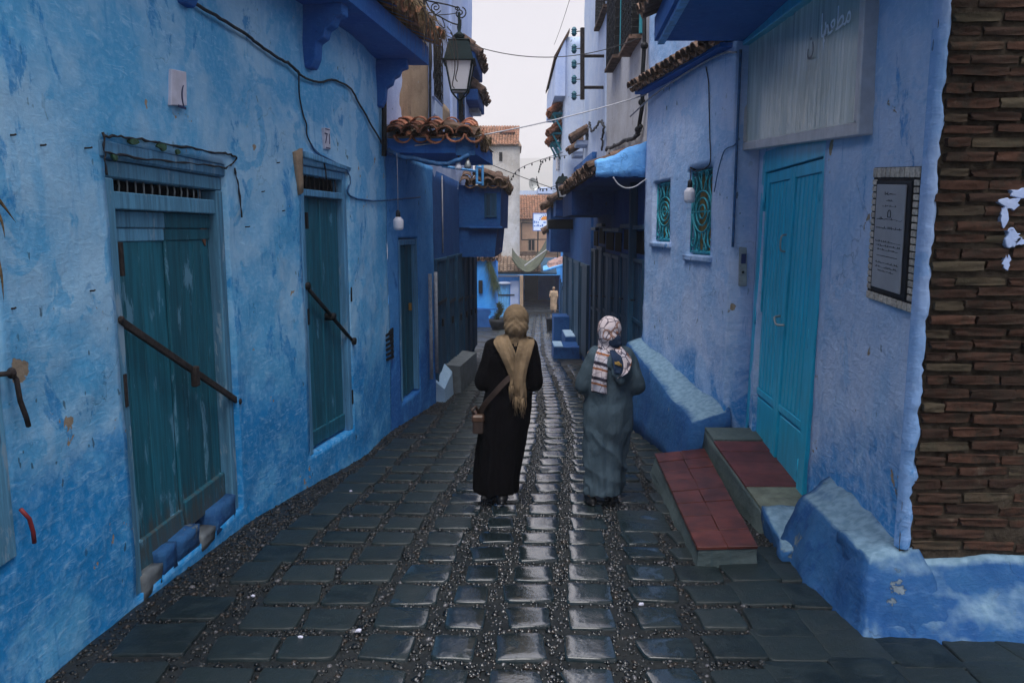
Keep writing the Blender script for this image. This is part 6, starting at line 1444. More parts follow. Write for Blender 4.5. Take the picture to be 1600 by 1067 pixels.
lb = blk(865, 905, 543, 560, 18.4, 1.0, 'a'); lb.single('blue_step', M_['deepblue'], 'lowest blue painted step block by the right wall, pale on top', 'step', 'blue step blocks along the right shops')
MB().box(q(866, 543, 18.4).x, q(880, 543, 18.4).x, 18.42, 19.3, q(870, 543, 18.4).z+.005, q(870, 543, 18.4).z+.03).single('step_slab', M_['plinthtop'], 'worn white slab lying on the lowest blue step block', 'slab')
lb = blk(883, 918, 527, 541, 19.5, 1.4, 'b'); lb.single('blue_step', M_['deepblue'], 'middle blue step block set back against the dark shop doors', 'step', 'blue step blocks along the right shops')
MB().box(q(884, 527, 19.5).x, q(899, 527, 19.5).x, 19.52, 20.8, q(884, 527, 19.5).z+.005, q(884, 527, 19.5).z+.03).single('step_slab', M_['plinthtop'], 'grey blue slab on the middle step block by the shop doors', 'slab')
lb = blk(865, 892, 495, 535, 21.5, .9, 'c'); lb.single('blue_step', M_['deepblue'], 'tall blue block beyond the two lower steps, below the far man', 'step', 'blue step blocks along the right shops')
c1, c2 = q(860, 394, 22.), q(893, 340, 22.)
jb = lumpy(MB().box(c1.x, 1.75, 22, 24.6, c1.z, c2.z+.3), .012, 2, 7, sub=4).build('jetty', M_['deepblue'], fs)
c3 = q(872, 338, 20.5)
tile_roof(fs, (c1.x-.2, 24.8, c2.z+.34), (0, -1, 0), (1, 0, .5), 15, 2, M_['oldtile'], sp=.2, seed=51)
tile_roof(fs, (c1.x-.1, 21.85, c2.z+.34), (1, 0, 0), (0, 1, .4), 3, 2, M_['oldtile'], sp=.2, seed=52)
tile_roof(fs, (q(848, 375, 23).x, 24, q(848, 362, 23).z), (0, -1, 0), (1, 0, .6), 4, 2, M_['oldtile'], sp=.22, seed=53)
a, b = q(856, 358, 21), q(882, 343, 21); MB().box(a.x, 1.7, 21, 21.7, a.z, b.z).build('dark_box', M_['iron'], fs, bevel=.03)
a, b = q(868, 338, 20.4), q(884, 312, 20.4); lumpy(MB().box(a.x, 1.7, 20.4, 21.4, a.z, b.z), .03, 4, 3, sub=4).build('side_box', M_['deepblue'], fs)
tile_roof(fs, (a.x-.15, 21.4, b.z+.02), (0, -1, 0), (1, 0, .5), 6, 2, M_['oldtile'], sp=.2, seed=54)
grass([Vector((a.x, 20.5, b.z+.1)), Vector((c1.x, 21.9, c2.z+.4)), Vector((c1.x, 23, c2.z+.4))], 300, .3, 'dry_grass', fs, droop=1.2, up=.3, spread=.8, seed=15)
# bright far shop with awning roof
bs = thing('bright_shop', (1.9, 30, -2.2), 'light blue far shop with pink grey tiles over a blue awning frame', 'shop')
BSF = Fr((2.34, 37), (1.76, 25)); wall_sheet(BSF, 0, BSF.L, -3.2, 1.2, (), res=.25, amp=.012, seed=72, ret0=.8, ret1=.6).build('wall', M_['brightblue'], bs, smooth=True)
for k in range(5): 
    u0_ = .8+k*2.2; MB().lbox(BSF, u0_, u0_+1.3, -2.3, -.5, -.01, .05).build('door', M_['lightblue'], bs, bevel=.02); MB().lbox(BSF, u0_+1.5, u0_+1.62, -2.3, -.4, -.01, .07).build('post', M_['bwhite'] if k > 2 else M_['shutter2'], bs)
a, b = q(848, 424, 29), q(887, 404, 29)
m_ = MB().hexa([(a.x, 28.6, a.z), (2.0, 28.6, a.z+.22), (2.0, 31.5, a.z+.22), (a.x+.1, 31.5, a.z), (a.x, 28.6, a.z+.08), (2.0, 28.6, a.z+.32), (2.0, 31.5, a.z+.32), (a.x+.1, 31.5, a.z+.08)]); m_.build('awning_frame', M_['lightblue'], bs, bevel=.02)
lumpy(MB().hexa([(a.x+.2, 28.8, a.z+.12), (2.0, 28.8, a.z+.33), (2.0, 31.4, a.z+.33), (a.x+.25, 31.4, a.z+.12), (a.x+.25, 28.9, a.z+.3), (2.0, 28.9, b.z+.02), (2.0, 31.2, b.z+.02), (a.x+.3, 31.2, a.z+.3)]), .03, 5, 4, sub=5).build('awning_roof', simple('dusty pink tile', (.30, .19, .17), .9, .5, 9), bs)
# narrow pale house with blue bracketed hoods behind the white one
np_ = thing('narrow_house', (1.7, 21, 2.4), 'pale blue white house edge with small tiled hoods on bright blue brackets', 'house')
NF = Fr((1.40, 21.0), (2.4, 21.0)); zt = q(890, 58, 21).z
wall_sheet(NF, 0, 1.0, 2.4, zt, (), res=.2, amp=.012, seed=73, ret0=6, ret1=.2).build('wall', M_['bwhite'], np_, smooth=True)
MB().hexa([(1.1, 20.9, zt-.6), (1.5, 20.9, zt+.1), (1.5, 26, zt+.1), (1.1, 26, zt-.6), (1.1, 20.9, zt-.5), (1.5, 20.9, zt+.2), (1.5, 26, zt+.2), (1.1, 26, zt-.5)]).build('roof_edge', M_['oldtile'], np_)
MB().hexa([(1.12, 20.92, zt-1.5), (1.40, 20.92, zt-1.5), (1.40, 26, zt-1.5), (1.12, 26, zt-1.5), (1.15, 20.92, zt-.62), (1.40, 20.92, zt-.05), (1.40, 26, zt-.05), (1.15, 26, zt-.62)]).build('eave_board', M_['pale'], np_)
for k, (py0, py1) in enumerate(((168, 210), (197, 212), (210, 235))):
    z = q(875, py0+8, 22).z; x = 1.40
    h = MB().tube([Vector((x, 22+.3*k, z-.5)), Vector((x-.26, 22+.3*k, z-.02))], .03, 4).tube([Vector((x, 22.9+.3*k, z-.5)), Vector((x-.26, 22.9+.3*k, z-.02))], .03, 4).box(x-.3, x, 21.95+.3*k, 23+.3*k, z-.05, z).build('hood_bracket', M_['turq'], np_)
    tile_roof(h, (x-.38, 23.1+.3*k, z+.02), (0, -1, 0), (1, 0, .7), 6, 2, M_['terracotta'], sp=.2, L=.28, lap=.2, seed=80+k)
a, b = q(870, 265, 23), q(884, 244, 23)
a2 = thing('air_conditioner', (a.x, 23, a.z), 'small white air conditioner unit on the narrow pale house beyond the right roofs', 'air conditioner'); MB().box(a.x, 1.42, 23, 23.6, a.z, b.z).build('casing', M_['bulbwhite'], a2, bevel=.03)
for i in range(4): MB().box(a.x+.05, 1.38, 22.98, 22.999, a.z+.06+.09*i, a.z+.1+.09*i).build('slot', M_['greymetal'], a2)
# potted plant, bin
g = gnd(779, 515); pt = thing('potted_plant', g, 'dark leafy plant in a wide round black pot by the blue corner house', 'plant')
MB().loft([(g.x, g.y, g.z, .26, .26), (g.x, g.y, g.z+.3, .38, .38), (g.x, g.y, g.z+.42, .40, .40), (g.x, g.y, g.z+.43, .34, .34), (g.x, g.y, g.z+.38, .33, .33)], 16).build('pot', M_['iron'], pt, smooth=True)
MB().tube([g+Vector((0, 0, .3)), g+Vector((.02, 0, 1.0))], .03, 6).build('stem', M_['rust'], pt)
grass([g+Vector((-.1, 0, .4)), g+Vector((.1, .05, .7)), g+Vector((0, 0, 1.0))], 420, .5, 'foliage', pt, M_['green'], droop=.6, up=.8, spread=.45, wd=.022, seed=17)
g = gnd(860, 517); bn = thing('bin', g, 'small black box standing by the tall blue block at the street edge', 'box')
MB().hexa([(g.x-.12, g.y, g.z-.05), (g.x+.18, g.y, g.z-.05), (g.x+.18, g.y+.4, g.z-.05), (g.x-.12, g.y+.4, g.z-.05), (g.x-.16, g.y-.03, g.z+.45), (g.x+.22, g.y-.03, g.z+.45), (g.x+.22, g.y+.43, g.z+.45), (g.x-.16, g.y+.43, g.z+.45)]).build('body', M_['iron'], bn, bevel=.02)
MB().box(g.x-.18, g.x+.24, g.y-.05, g.y+.45, g.z+.452, g.z+.49).build('lid', M_['cable'], bn, bevel=.01)
# wires across the street
cable(sag(lp(668, 42), WW.w(rp(1003, 60)[0], rp(1003, 60)[1], .03), .32, 14), .006, M_['cable'], 'long thin wire sagging across the street past the lantern to the white house')
cable(sag(atY(648, 228, 8.93), atY(1010, 148, 9.6), .06, 14), .008, M_['palecable'], 'pale cable crossing the street from the tiled porch up to the right eave')
cable(sag(atY(745, 248, 14.0), atY(880, 300, 16.4), .02, 10), .007, M_['cable'], 'thin wire crossing low from porch corner to the smaller lantern')
cable(sag(atY(893, -10, 16.0), atY(866, 70, 24.0), .05, 8), .006, M_['cable'], 'faint wire slanting down the sky beside the insulator rack')
for k, (p0, mid, p1) in enumerate((((795, 285), (815, 262), (880, 238)), ((838, 276), (846, 295), (880, 287)), ((841, 268), (850, 250), (886, 243)))):
    P0, Pm, P1 = (atY(*p, 19.0) for p in (p0, mid, p1)); pts = smooth_pts([P0, Pm, P1], 10)
    t = thing('light_string', P0, ('drooping string of dead festoon bulbs ' + ('from the white tower towards the right roofs', 'curling round below the tower top at mid sky', 'shortest of the three, arching to the narrow house')[k]), 'light string', 'festoon strings over the street')
    MB().tube(pts, .008, 4).build('wire', M_['cable'], t)
    for p in pts[1::2]: MB().ell(p-Vector((0, 0, .035)), (.018, .018, .032), 6, 5).build('bulb', M_['cable'], t)
# thin air that veils the hill
hm = bpy.data.materials.new('thin mist'); hm.use_nodes = True; n_ = hm.node_tree; n_.nodes.clear()
o_ = n_.nodes.new('ShaderNodeOutputMaterial'); v_ = n_.nodes.new('ShaderNodeVolumePrincipled'); v_.inputs['Color'].default_value = (.98, .975, 1., 1); v_.inputs['Density'].default_value = .0012; v_.inputs['Anisotropy'].default_value = .2
n_.links.new(v_.outputs[0], o_.inputs['Volume'])
hz_ = MB().box(-3400, 3400, -70, 2450, -35, 270); ho = hz_.build('haze', hm, kind='stuff')
# ------------------------------------------------------------------ people
def bake(m, mat, voxel, parent, name, smooth_it=4, disp=None, org=None, label=None):
    """union of closed shapes -> one continuous surface, smoothed, optional fold displacement"""
    me = m.mesh(mat); o = bpy.data.objects.new('tmp', me); col.objects.link(o)
    r = o.modifiers.new('r', 'REMESH'); r.mode = 'VOXEL'; r.voxel_size = voxel; r.use_smooth_shade = True
    if smooth_it:
        s = o.modifiers.new('s', 'SMOOTH'); s.iterations = smooth_it; s.factor = .5
    dg = bpy.context.evaluated_depsgraph_get(); me2 = bpy.data.meshes.new_from_object(o.evaluated_get(dg))
    bpy.data.objects.remove(o)
    me2.materials.clear(); me2.materials.append(mat)
    if disp:
        n = len(me2.vertices); co = np.empty(n*3); no = np.empty(n*3); me2.vertices.foreach_get('co', co); me2.vertices.foreach_get('normal', no)
        co = co.reshape(-1, 3); no = no.reshape(-1, 3)
        d = np.array([disp(Vector(c)) for c in co]); co = co+no*d[:, None]; me2.vertices.foreach_set('co', co.ravel())
    me2.polygons.foreach_set('use_smooth', [True]*len(me2.polygons))
    me2.update()
    return obj(name, me2, parent, label=label)
def limb(m, a, b, r0, r1, n=12, k=5):
    a, b = Vector(a), Vector(b); m.tube([a.lerp(b, i/k) for i in range(k+1)], [r0+(r1-r0)*i/k for i in range(k+1)], n); m.ell(a, (r0, r0, r0), 12, 8); m.ell(b, (r1, r1, r1), 12, 8)
def hand(m, wrist, d, palm_n, thumb_side):
    """palm, four bent fingers, thumb"""
    w_ = Vector(wrist); d = Vector(d).normalized(); pn = Vector(palm_n); pn = (pn-d*pn.dot(d)).normalized(); s = d.cross(pn).normalized()*thumb_side
    c = w_+d*.045; Mx = Matrix((s, d, pn)).transposed(); m.ell(c, (.038, .05, .016), 10, 8, Mx)
    for i, ln in enumerate((.072, .08, .075, .058)):
        b = w_+d*.085+s*(.027-.018*i); p1 = b+d*ln*.45+pn*.008; p2 = p1+d*ln*.25+pn*ln*.25; p3 = p2+d*ln*.05+pn*ln*.3
        limb(m, b, p1, .0085, .008, 8, 2); limb(m, p1, p2, .008, .0075, 8, 2); limb(m, p2, p3, .0075, .0065, 8, 2)
    b = w_+d*.03+s*.03; p1 = b+s*.028+d*.02+pn*.01; p2 = p1+d*.03+pn*.015; limb(m, b, p1, .011, .0095, 8, 2); limb(m, p1, p2, .0095, .008, 8, 2)
def head_shape(m, c, s=1., yaw=0.):
    c = Vector(c); Mz = Matrix.Rotation(yaw, 3, 'Z'); P = lambda x, y, z: c+Mz @ Vector((x*s, y*s, z*s))
    m.ell(P(0, -.008, .025), (.076*s, .094*s, .10*s), 16, 12, Mz); m.ell(P(0, .03, -.045), (.058*s, .062*s, .07*s), 14, 10, Mz)
    m.ell(P(0, .075, -.085), (.026*s, .022*s, .02*s), 10, 8, Mz)                                   # chin
    m.ell(P(0, .098, -.018), (.012*s, .018*s, .028*s), 10, 8, Mz); m.ell(P(0, .108, -.03), (.014*s, .013*s, .010*s), 10, 8, Mz)   # nose
    for sx in (-1, 1):
        m.ell(P(sx*.032, .083, .008), (.013*s, .008*s, .009*s), 8, 6, Mz); m.ell(P(sx*.032, .086, .03), (.022*s, .008*s, .006*s), 8, 6, Mz)
        m.ell(P(sx*.078, -.0, -.01), (.008*s, .02*s, .032*s), 8, 6, Mz)
    m.ell(P(0, .094, -.056), (.024*s, .009*s, .006*s), 10, 6, Mz); m.ell(P(0, .092, -.066), (.020*s, .009*s, .006*s), 10, 6, Mz)
M_['skin'] = simple('skin', (.30, .17, .11), .55, .08, 20, bmp=.05)
def person(loc, label, spec):
    t = thing('person', loc, label, 'person'); o = Vector(loc); V3 = lambda p: o+Vector(p)
    # body (one continuous mesh: head, trunk, arms, hands, legs)
    m = MB(); S = spec; hd = V3(S['head']); head_shape(m, hd, S.get('hs', 1.), S.get('yaw', 0))
    nk = V3(S['neck']); limb(m, hd+Vector((0, -.015, -.06)), nk, .048, .055)
    rings = S['trunk']; m.loft([(o.x+a, o.y+b, o.z+c, rx_, ry_) for (a, b, c, rx_, ry_) in rings], 20)
    m.ell(V3(rings[0][:3]), (rings[0][3], rings[0][4], .08)); m.ell(V3(rings[-1][:3]), (rings[-1][3], rings[-1][4], .05))
    for s, (sh, el, wr) in zip((-1, 1), S['arms']):
        limb(m, V3(sh), V3(el), .05, .042); limb(m, V3(el), V3(wr), .041, .027)
        d = Vector(S.get('hand_dir', (-s*.6, .6, .2))) if not callable(S.get('hand_dir')) else S['hand_dir'](s)
        hand(m, V3(wr), d, (-s*.3, -.3, .5) if S.get('palm_up') else (-s*.5, -.5, -.1), -1 if s < 0 else 1)
    for s, (hp, kn, an, toe) in zip((-1, 1), S['legs']):
        limb(m, V3(hp), V3(kn), .078, .052); limb(m, V3(kn), V3(an), .05, .034); limb(m, V3(an), V3(toe), .034, .024)
    bake(m, M_['skin'], .0075, t, 'body', 3)
    return t, o, V3
def shoe(t, V3, an, toe, mat, heel=.0):
    a, b = Vector(an), Vector(toe); d = b-a; d.z = 0; d.normalize(); u = (Vector(toe)-Vector(an)); u = (Vector((u.x, u.y, u.z+.035))).normalized() if False else d
    tilt = (b.z-a.z+.04); ax = Vector((d.x, d.y, tilt*2.2)).normalized(); side = ax.cross(Vector((0, 0, 1))).normalized(); upv = side.cross(ax)
    c = V3((a+b)/2+Vector((0, 0, -.012)))-ax*.015; Mx = Matrix((side, ax, upv)).transposed(); m = MB()
    m.ell(c+ax*.055-upv*.005, (.047, .085, .036), 14, 9, Mx); m.ell(c-ax*.06, (.037, .06, .04), 14, 9, Mx); m.ell(c, (.038, .10, .032), 14, 9, Mx); m.ell(c-upv*.022, (.044, .132, .013), 14, 9, Mx)
    bake(m, mat, .007, t, 'shoe', 3)
def ribbon(t, name, mat, path, widths, V3, side, fold=.012, n=26, k=10, seed=0, thick=.006, fringe=None, fm=None):
    """a strip of cloth along a path; side: direction across it"""
    P = smooth_pts([V3(p) for p in path], 8); m = len(P); side = Vector(side).normalized(); b = MB(); rr = random.Random(seed)
    back = Vector((0, -1, 0))
    for i, p in enumerate(P):
        f = i/(m-1); wd = np.interp(f, np.linspace(0, 1, len(widths)), widths)
        for j in range(k+1):
            q = (j/k-.5); z = fold*(math.sin(q*9+f*2.2+seed)*.8+mn.noise(Vector((q*7+seed, f*2.5, 1)))*1.1)*(.5+f)
            b.v.append(p+side*q*wd+back*(z-.0+.05*(.25-q*q)*wd*4*.4)+Vector((0, 0, .012*mn.noise(Vector((q*4, f*3, seed+9.))))))
    nv = len(b.v); 
    b.v += [v+Vector((0, thick, 0)) for v in b.v]
    for i in range(m-1):
        for j in range(k):
            a = i*(k+1)+j; b.f += [(a, a+1, a+k+2, a+k+1), (nv+a+k+1, nv+a+k+2, nv+a+1, nv+a)]
    for i in range(m-1):
        for j in (0, k): a = i*(k+1)+j; b.f.append((a, a+k+1, nv+a+k+1, nv+a))
    for i in (0, m-1):
        for j in range(k): a = i*(k+1)+j; b.f.append((a, nv+a, nv+a+1, a+1))
    r_ = b.build(name, mat, t, smooth=True)
    if fringe:
        g = MB()
        for j in range(int(k*2.4)):
            q = rr.uniform(-.5, .5); jj = int((q+.5)*k); p0 = b.v[(m-1)*(k+1)+min(jj, k)]+side*rr.uniform(-.004, .004); L = fringe*rr.uniform(.6, 1.1)
            g.tube([p0, p0+Vector((rr.uniform(-.012, .012), rr.uniform(-.012, .004), -L*.5)), p0+Vector((rr.uniform(-.02, .02), rr.uniform(-.015, .01), -L))], [.0035, .003, .0015], 4)
        g.build('fringe', fm or mat, r_, smooth=True, kind='stuff')
    return r_
# cloth materials
def cloth(name, c1, rough=.9, scale=180, var=.25):
    m = NM(name); P = m.pos; c = m.mix(m.step(m.noise(P, 6, 4), .3, .7), tuple(x*(1-var) for x in c1), tuple(x*(1+var) for x in c1))
    wv = m.noise(P, scale, 2, .5)
    return m.done(c, rough, m.bump(m.ma('ADD', wv, m.ma('MULTIPLY', m.noise(m.map(P, (1, 1, .35)), 11, 5, .65, .6), 7.)), .5, .010), .08)
M_['black'] = cloth('black cloth', (.0022, .0019, .003))
M_['khaki'] = cloth('khaki scarf', (.175, .125, .078), var=.3)
M_['robe'] = cloth('blue grey robe', (.052, .080, .104), .8, var=.2)
M_['djellaba'] = cloth('beige djellaba', (.36, .27, .19))
M_['shoe'] = simple('black shoe', (.008, .008, .01), .45, .2, 20)
M_['leather'] = simple('brown leather', (.035, .022, .018), .5, .3, 20)
m = NM('patterned scarf'); P = m.pos; vd = m.vor(P, 15, 'DISTANCE_TO_EDGE'); ln = m.step(vd, .055, .03)
vc = m.vor(m.map(P, (1, 1, 1), (3, 1, 2)), 8, 'F1'); rg_ = m.ma('MULTIPLY', m.step(vc, .30, .33), m.step(vc, .42, .39))
c = m.mix(m.ma('MULTIPLY', m.step(m.noise(P, 9, 3), .5, .6), .6), (.52, .45, .47), (.36, .36, .44))
c = m.mix(m.step(m.noise(P, 7, 2), .60, .64), c, (.26, .10, .05)); c = m.mix(m.ma('MULTIPLY', ln, .9), c, (.03, .025, .05)); c = m.mix(m.ma('MULTIPLY', rg_, .8), c, (.20, .09, .05))
M_['pattern'] = m.done(c, .8, m.bump(m.noise(P, 150, 2), .2, .004), .15)
m = NM('striped scarf end'); P = m.pos; xyz = m.sep(P)
wv = m.ma('FRACT', m.ma('ADD', m.ma('MULTIPLY', xyz[2], 8.5), m.ma('MULTIPLY', xyz[0], 2.2)))
c = m.mix(m.step(m.noise(P, 9, 3), .45, .6), (.50, .44, .47), (.36, .37, .45)); c = m.mix(m.ma('MULTIPLY', m.step(wv, .62, .66), m.step(wv, .88, .84)), c, (.02, .018, .03)); c = m.mix(m.ma('MULTIPLY', m.step(wv, .30, .34), m.step(wv, .48, .44)), c, (.26, .10, .04))
vd = m.vor(P, 17, 'DISTANCE_TO_EDGE'); c = m.mix(m.ma('MULTIPLY', m.step(vd, .05, .03), .6), c, (.05, .04, .06))
M_['stripe'] = m.done(c, .8, None, .15)
M_['navy'] = cloth('navy scarf', (.02, .035, .07)); M_['goldprint'] = cloth('golden print', (.30, .19, .06))
# --- woman in black
Y1 = 5.98; g = Vector((-.09, Y1, gz(Y1)+.008))
armsA = [((-.075, .0, 1.335), (-.135, -.02, 1.04), (-.05, .19, 1.10)), ((.255, .0, 1.335), (.275, -.02, 1.04), (.20, .20, 1.10))]
trunk = [(.05, .02, .86, .135, .10), (.06, .02, .95, .125, .10), (.075, .02, 1.10, .115, .09), (.085, .01, 1.25, .14, .10), (.09, 0, 1.34, .155, .085), (.095, 0, 1.38, .10, .06)]
t1, o1, V1 = person(g, 'woman walking away in a long black robe, khaki headscarf with fringed ends down her back', dict(
    head=(.128, .02, 1.535), neck=(.10, 0, 1.39), trunk=trunk, arms=armsA, yaw=R(-8), hs=1.0,
    legs=[((-.03, .02, .86), (-.07, .10, .47), (-.075, .12, .09), (-.085, .25, .035)), ((.13, .02, .86), (.07, -.02, .47), (.015, -.13, .13), (.02, .0, .035))]))
m = MB()
m.loft([(o1.x+a, o1.y+b, o1.z+z, rx_, ry_) for (a, b, z, rx_, ry_) in ((-.045, .0, .095, .178, .185), (-.035, 0, .25, .185, .178), (-.005, 0, .45, .195, .17), (.03, .005, .68, .212, .17), (.05, .01, .82, .21, .165), (.065, .015, .95, .195, .15), (.08, .01, 1.10, .188, .14), (.09, .005, 1.24, .20, .14), (.092, 0, 1.33, .19, .115), (.095, 0, 1.385, .13, .085), (.10, 0, 1.42, .075, .07))], 32)
for s, (sh, el, wr) in zip((-1, 1), armsA):
    sh2 = Vector(sh)+Vector((-s*.02, 0, -.01)); limb(m, V1(sh2), V1(el), .08, .082); limb(m, V1(el), V1(Vector(el).lerp(Vector(wr), .92)), .08, .052)
def foldsA(c):
    z = c.z-o1.z; a = math.atan2(c.y-o1.y, c.x-o1.x-.04); k = max(0., min(1., (1.0-z)/.7))
    return .030*k*mn.noise(Vector((math.cos(a)*3.4, math.sin(a)*3.4, z*.55)))+.008*mn.noise(Vector((c.x*9, c.y*9, c.z*5)))+.006*mn.noise(Vector((c.x*20, c.y*20, c.z*9)))
bake(m, M_['black'], .011, t1, 'robe', 6, foldsA)
h = V1((.128, .0, 1.545)); m = MB(); m.ell(h+Vector((0, -.005, .02)), (.108, .122, .118), 20, 14); m.ell(h+Vector((.0, -.03, -.04)), (.104, .11, .10), 18, 12); m.ell(h+Vector((0, .06, -.07)), (.07, .055, .055), 14, 10)
m.loft([(h.x-.0, h.y, h.z-.07, .085, .105), (h.x-.005, h.y-.0, h.z-.13, .088, .09), (h.x-.015, h.y, h.z-.17, .12, .10), (h.x-.02, h.y, h.z-.205, .15, .11)], 20)
# face stays open: a hollow is cut by leaving the scarf behind the face
hj = bake(m, M_['khaki'], .009, t1, 'headscarf', 5, lambda c: .003*math.sin((c.z+.9*abs(c.x-h.x)+.3*c.y)*105+3*mn.noise(c*6))*max(0, min(1, (h.z+.06-c.z)/.12+.35))+.005*mn.noise(Vector((c.x*9, c.y*9, c.z*7))) - (.04 if (c.y-h.y > .075 and abs(c.x-h.x) < .055 and abs(c.z-h.z+.02) < .075) else 0))
ribbon(t1, 'scarf_end', M_['khaki'], [(.01, .03, 1.425), (.005, -.09, 1.40), (.055, -.152, 1.30), (.105, -.158, 1.18), (.128, -.162, 1.11), (.120, -.168, 1.05)], [.10, .13, .13, .12, .105, .10], V1, (1, 0, .35), .013, seed=2, fringe=.13, k=14)
ribbon(t1, 'scarf_end', M_['khaki'], [(.215, .03, 1.415), (.215, -.08, 1.39), (.19, -.150, 1.30), (.165, -.172, 1.18), (.155, -.180, 1.08), (.163, -.182, 1.0), (.162, -.182, .945)], [.10, .13, .125, .11, .10, .10, .105], V1, (1, 0, -.22), .013, seed=5, fringe=.15, k=14)
shoe(t1, V1, (-.075, .12, .075), (-.085, .25, .035), M_['shoe']); shoe(t1, V1, (.012, -.13, .12), (.02, .0, .03), M_['shoe'])
bag = thing('shoulder_bag', V1((-.17, -.02, .72)), 'small dark brown shoulder bag on a diagonal strap behind the woman in black', 'bag')
P_ = smooth_pts([V1(p) for p in ((.10, -.155, 1.12), (.03, -.168, 1.06), (-.05, -.165, .97), (-.13, -.13, .87), (-.175, -.08, .78))], 6); b = MB()
for i, p in enumerate(P_):
    d = (P_[min(i+1, len(P_)-1)]-P_[max(i-1, 0)]).normalized(); sd_ = d.cross(Vector((0, -1, 0))).normalized()*.022
    b.v += [p-sd_, p+sd_, p+sd_+Vector((0, .006, 0)), p-sd_+Vector((0, .006, 0))]
for i in range(len(P_)-1): b.f += [(4*i+k, 4*i+(k+1) % 4, 4*i+4+(k+1) % 4, 4*i+4+k) for k in range(4)]
b.build('strap', M_['leather'], bag)
c = V1((-.185, -.05, .70)); MB().box(c.x-.045, c.x+.045, c.y-.10, c.y+.10, c.z-.075, c.z+.07).build('body', M_['leather'], bag, bevel=.018, seg=2, smooth=False)
MB().box(c.x-.052, c.x+.052, c.y-.105, c.y+.105, c.z+.02, c.z+.085).build('flap', simple('worn brown flap', (.06, .03, .018), .5, .3), bag, bevel=.016)
MB().tube([c+Vector((-.03, -.07, .085)), c+Vector((-.05, -.09, .13)), c+Vector((-.02, -.05, .15)), P_[-1]], .012, 6).build('strap_ring', M_['leather'], bag, smooth=True)
t1.scale = (.955,)*3; bag.scale = (.955,)*3; bag.location = o1+(bag.location-o1)*.955
# --- woman in blue grey
g2 = Vector((.755, Y1, gz(Y1)+.008))
armsB = [((-.12, .0, 1.235), (-.185, -.01, .98), (-.08, .20, 1.05)), ((.165, .0, 1.235), (.225, -.01, .99), (.14, .19, 1.06))]
trunk = [(.0, .02, .80, .14, .11), (.01, .02, .92, .13, .11), (.015, .02, 1.05, .13, .10), (.02, .01, 1.16, .145, .105), (.02, 0, 1.24, .155, .085), (.02, 0, 1.28, .10, .06)]
t2, o2, V2 = person(g2, 'woman walking away in a long blue grey hooded robe and cream patterned headscarf', dict(
    head=(.012, .03, 1.42), neck=(.015, 0, 1.29), trunk=trunk, arms=armsB, yaw=R(4), hs=1.0,
    legs=[((-.08, .02, .80), (-.10, .05, .44), (-.12, -.09, .10), (-.135, .05, .035)), ((.09, .02, .80), (.07, .08, .43), (.055, .02, .085), (.06, .15, .03))]))
m = MB()
m.loft([(o2.x+a, o2.y+b, o2.z+z, rx_, ry_) for (a, b, z, rx_, ry_) in ((-.025, -.03, .10, .165, .175), (-.015, -.015, .25, .17, .17), (-.005, 0, .45, .195, .175), (.008, .0, .68, .205, .18), (.012, .01, .85, .20, .17), (.015, .015, 1.0, .195, .16), (.018, .01, 1.12, .205, .155), (.02, .0, 1.21, .205, .13), (.02, 0, 1.275, .145, .095), (.02, 0, 1.31, .08, .075))], 32)
for s, (sh, el, wr) in zip((-1, 1), armsB):
    sh2 = Vector(sh)+Vector((-s*.02, 0, -.012)); limb(m, V2(sh2), V2(el), .082, .082); limb(m, V2(el), V2(Vector(el).lerp(Vector(wr), .92)), .08, .052)
def foldsB(c):
    z = c.z-o2.z; a = math.atan2(c.y-o2.y, c.x-o2.x); k = max(0., min(1., (1.05-z)/.7)); x = c.x-o2.x
    diag = (1-2*abs(math.sin((x*.9+z*1.0)*13+2.5*mn.noise(Vector((x*5, z*4, 1))))))*max(0, 1-abs(z-.40)/.36)*.014
    return .030*k*mn.noise(Vector((math.cos(a)*3.1+4, math.sin(a)*3.1, z*.7)))+diag+.014*mn.noise(Vector((c.x*8, c.y*8, c.z*6)))+.011*mn.noise(Vector((c.x*18, c.y*18, c.z*10)))
bake(m, M_['robe'], .011, t2, 'robe', 5, foldsB)
m = MB()      # the robe's hood lying on the back
for (x, z, r, y) in ((.06, 1.19, .085, -.13), (.115, 1.21, .07, -.115), (.075, 1.12, .07, -.155), (.02, 1.19, .06, -.13), (.085, 1.06, .045, -.16)): m.ell(V2((x, y, z)), (r, .05, r*.95), 14, 9)
bake(m, M_['robe'], .01, t2, 'hood', 6, lambda c: .010*mn.noise(Vector(((c.x+c.z)*18, c.y*5, (c.z-c.x)*9))))
h = V2((.012, .01, 1.425)); m = MB(); m.ell(h+Vector((0, -.003, .018)), (.098, .114, .112), 20, 14); m.ell(h+Vector((0, -.03, -.04)), (.088, .095, .09), 18, 12); m.ell(h+Vector((0, .055, -.075)), (.07, .05, .05), 14, 10)
m.loft([(h.x, h.y, h.z-.06, .088, .10), (h.x, h.y-.005, h.z-.12, .095, .095), (h.x+.005, h.y-.01, h.z-.165, .13, .115)], 20)
bake(m, M_['pattern'], .009, t2, 'headscarf', 5, lambda c: .006*mn.noise(Vector((c.x*16, c.y*10, c.z*22))) - (.035 if (c.y-h.y > .07 and abs(c.x-h.x) < .055 and abs(c.z-h.z+.02) < .075) else 0))
m = MB(); m.ell(h+Vector((.022, -.088, -.055)), (.068, .036, .05), 16, 10); m.ell(h+Vector((.04, -.09, -.085)), (.055, .036, .035), 14, 10)
bake(m, M_['navy'], .008, t2, 'scarf_fold', 4)
ribbon(t2, 'scarf_end', M_['stripe'], [(-.03, -.06, 1.30), (-.055, -.125, 1.25), (-.075, -.158, 1.15), (-.085, -.170, 1.05), (-.083, -.172, .955)], [.10, .115, .12, .125, .13], V2, (1, 0, -.18), .010, seed=4, k=14)
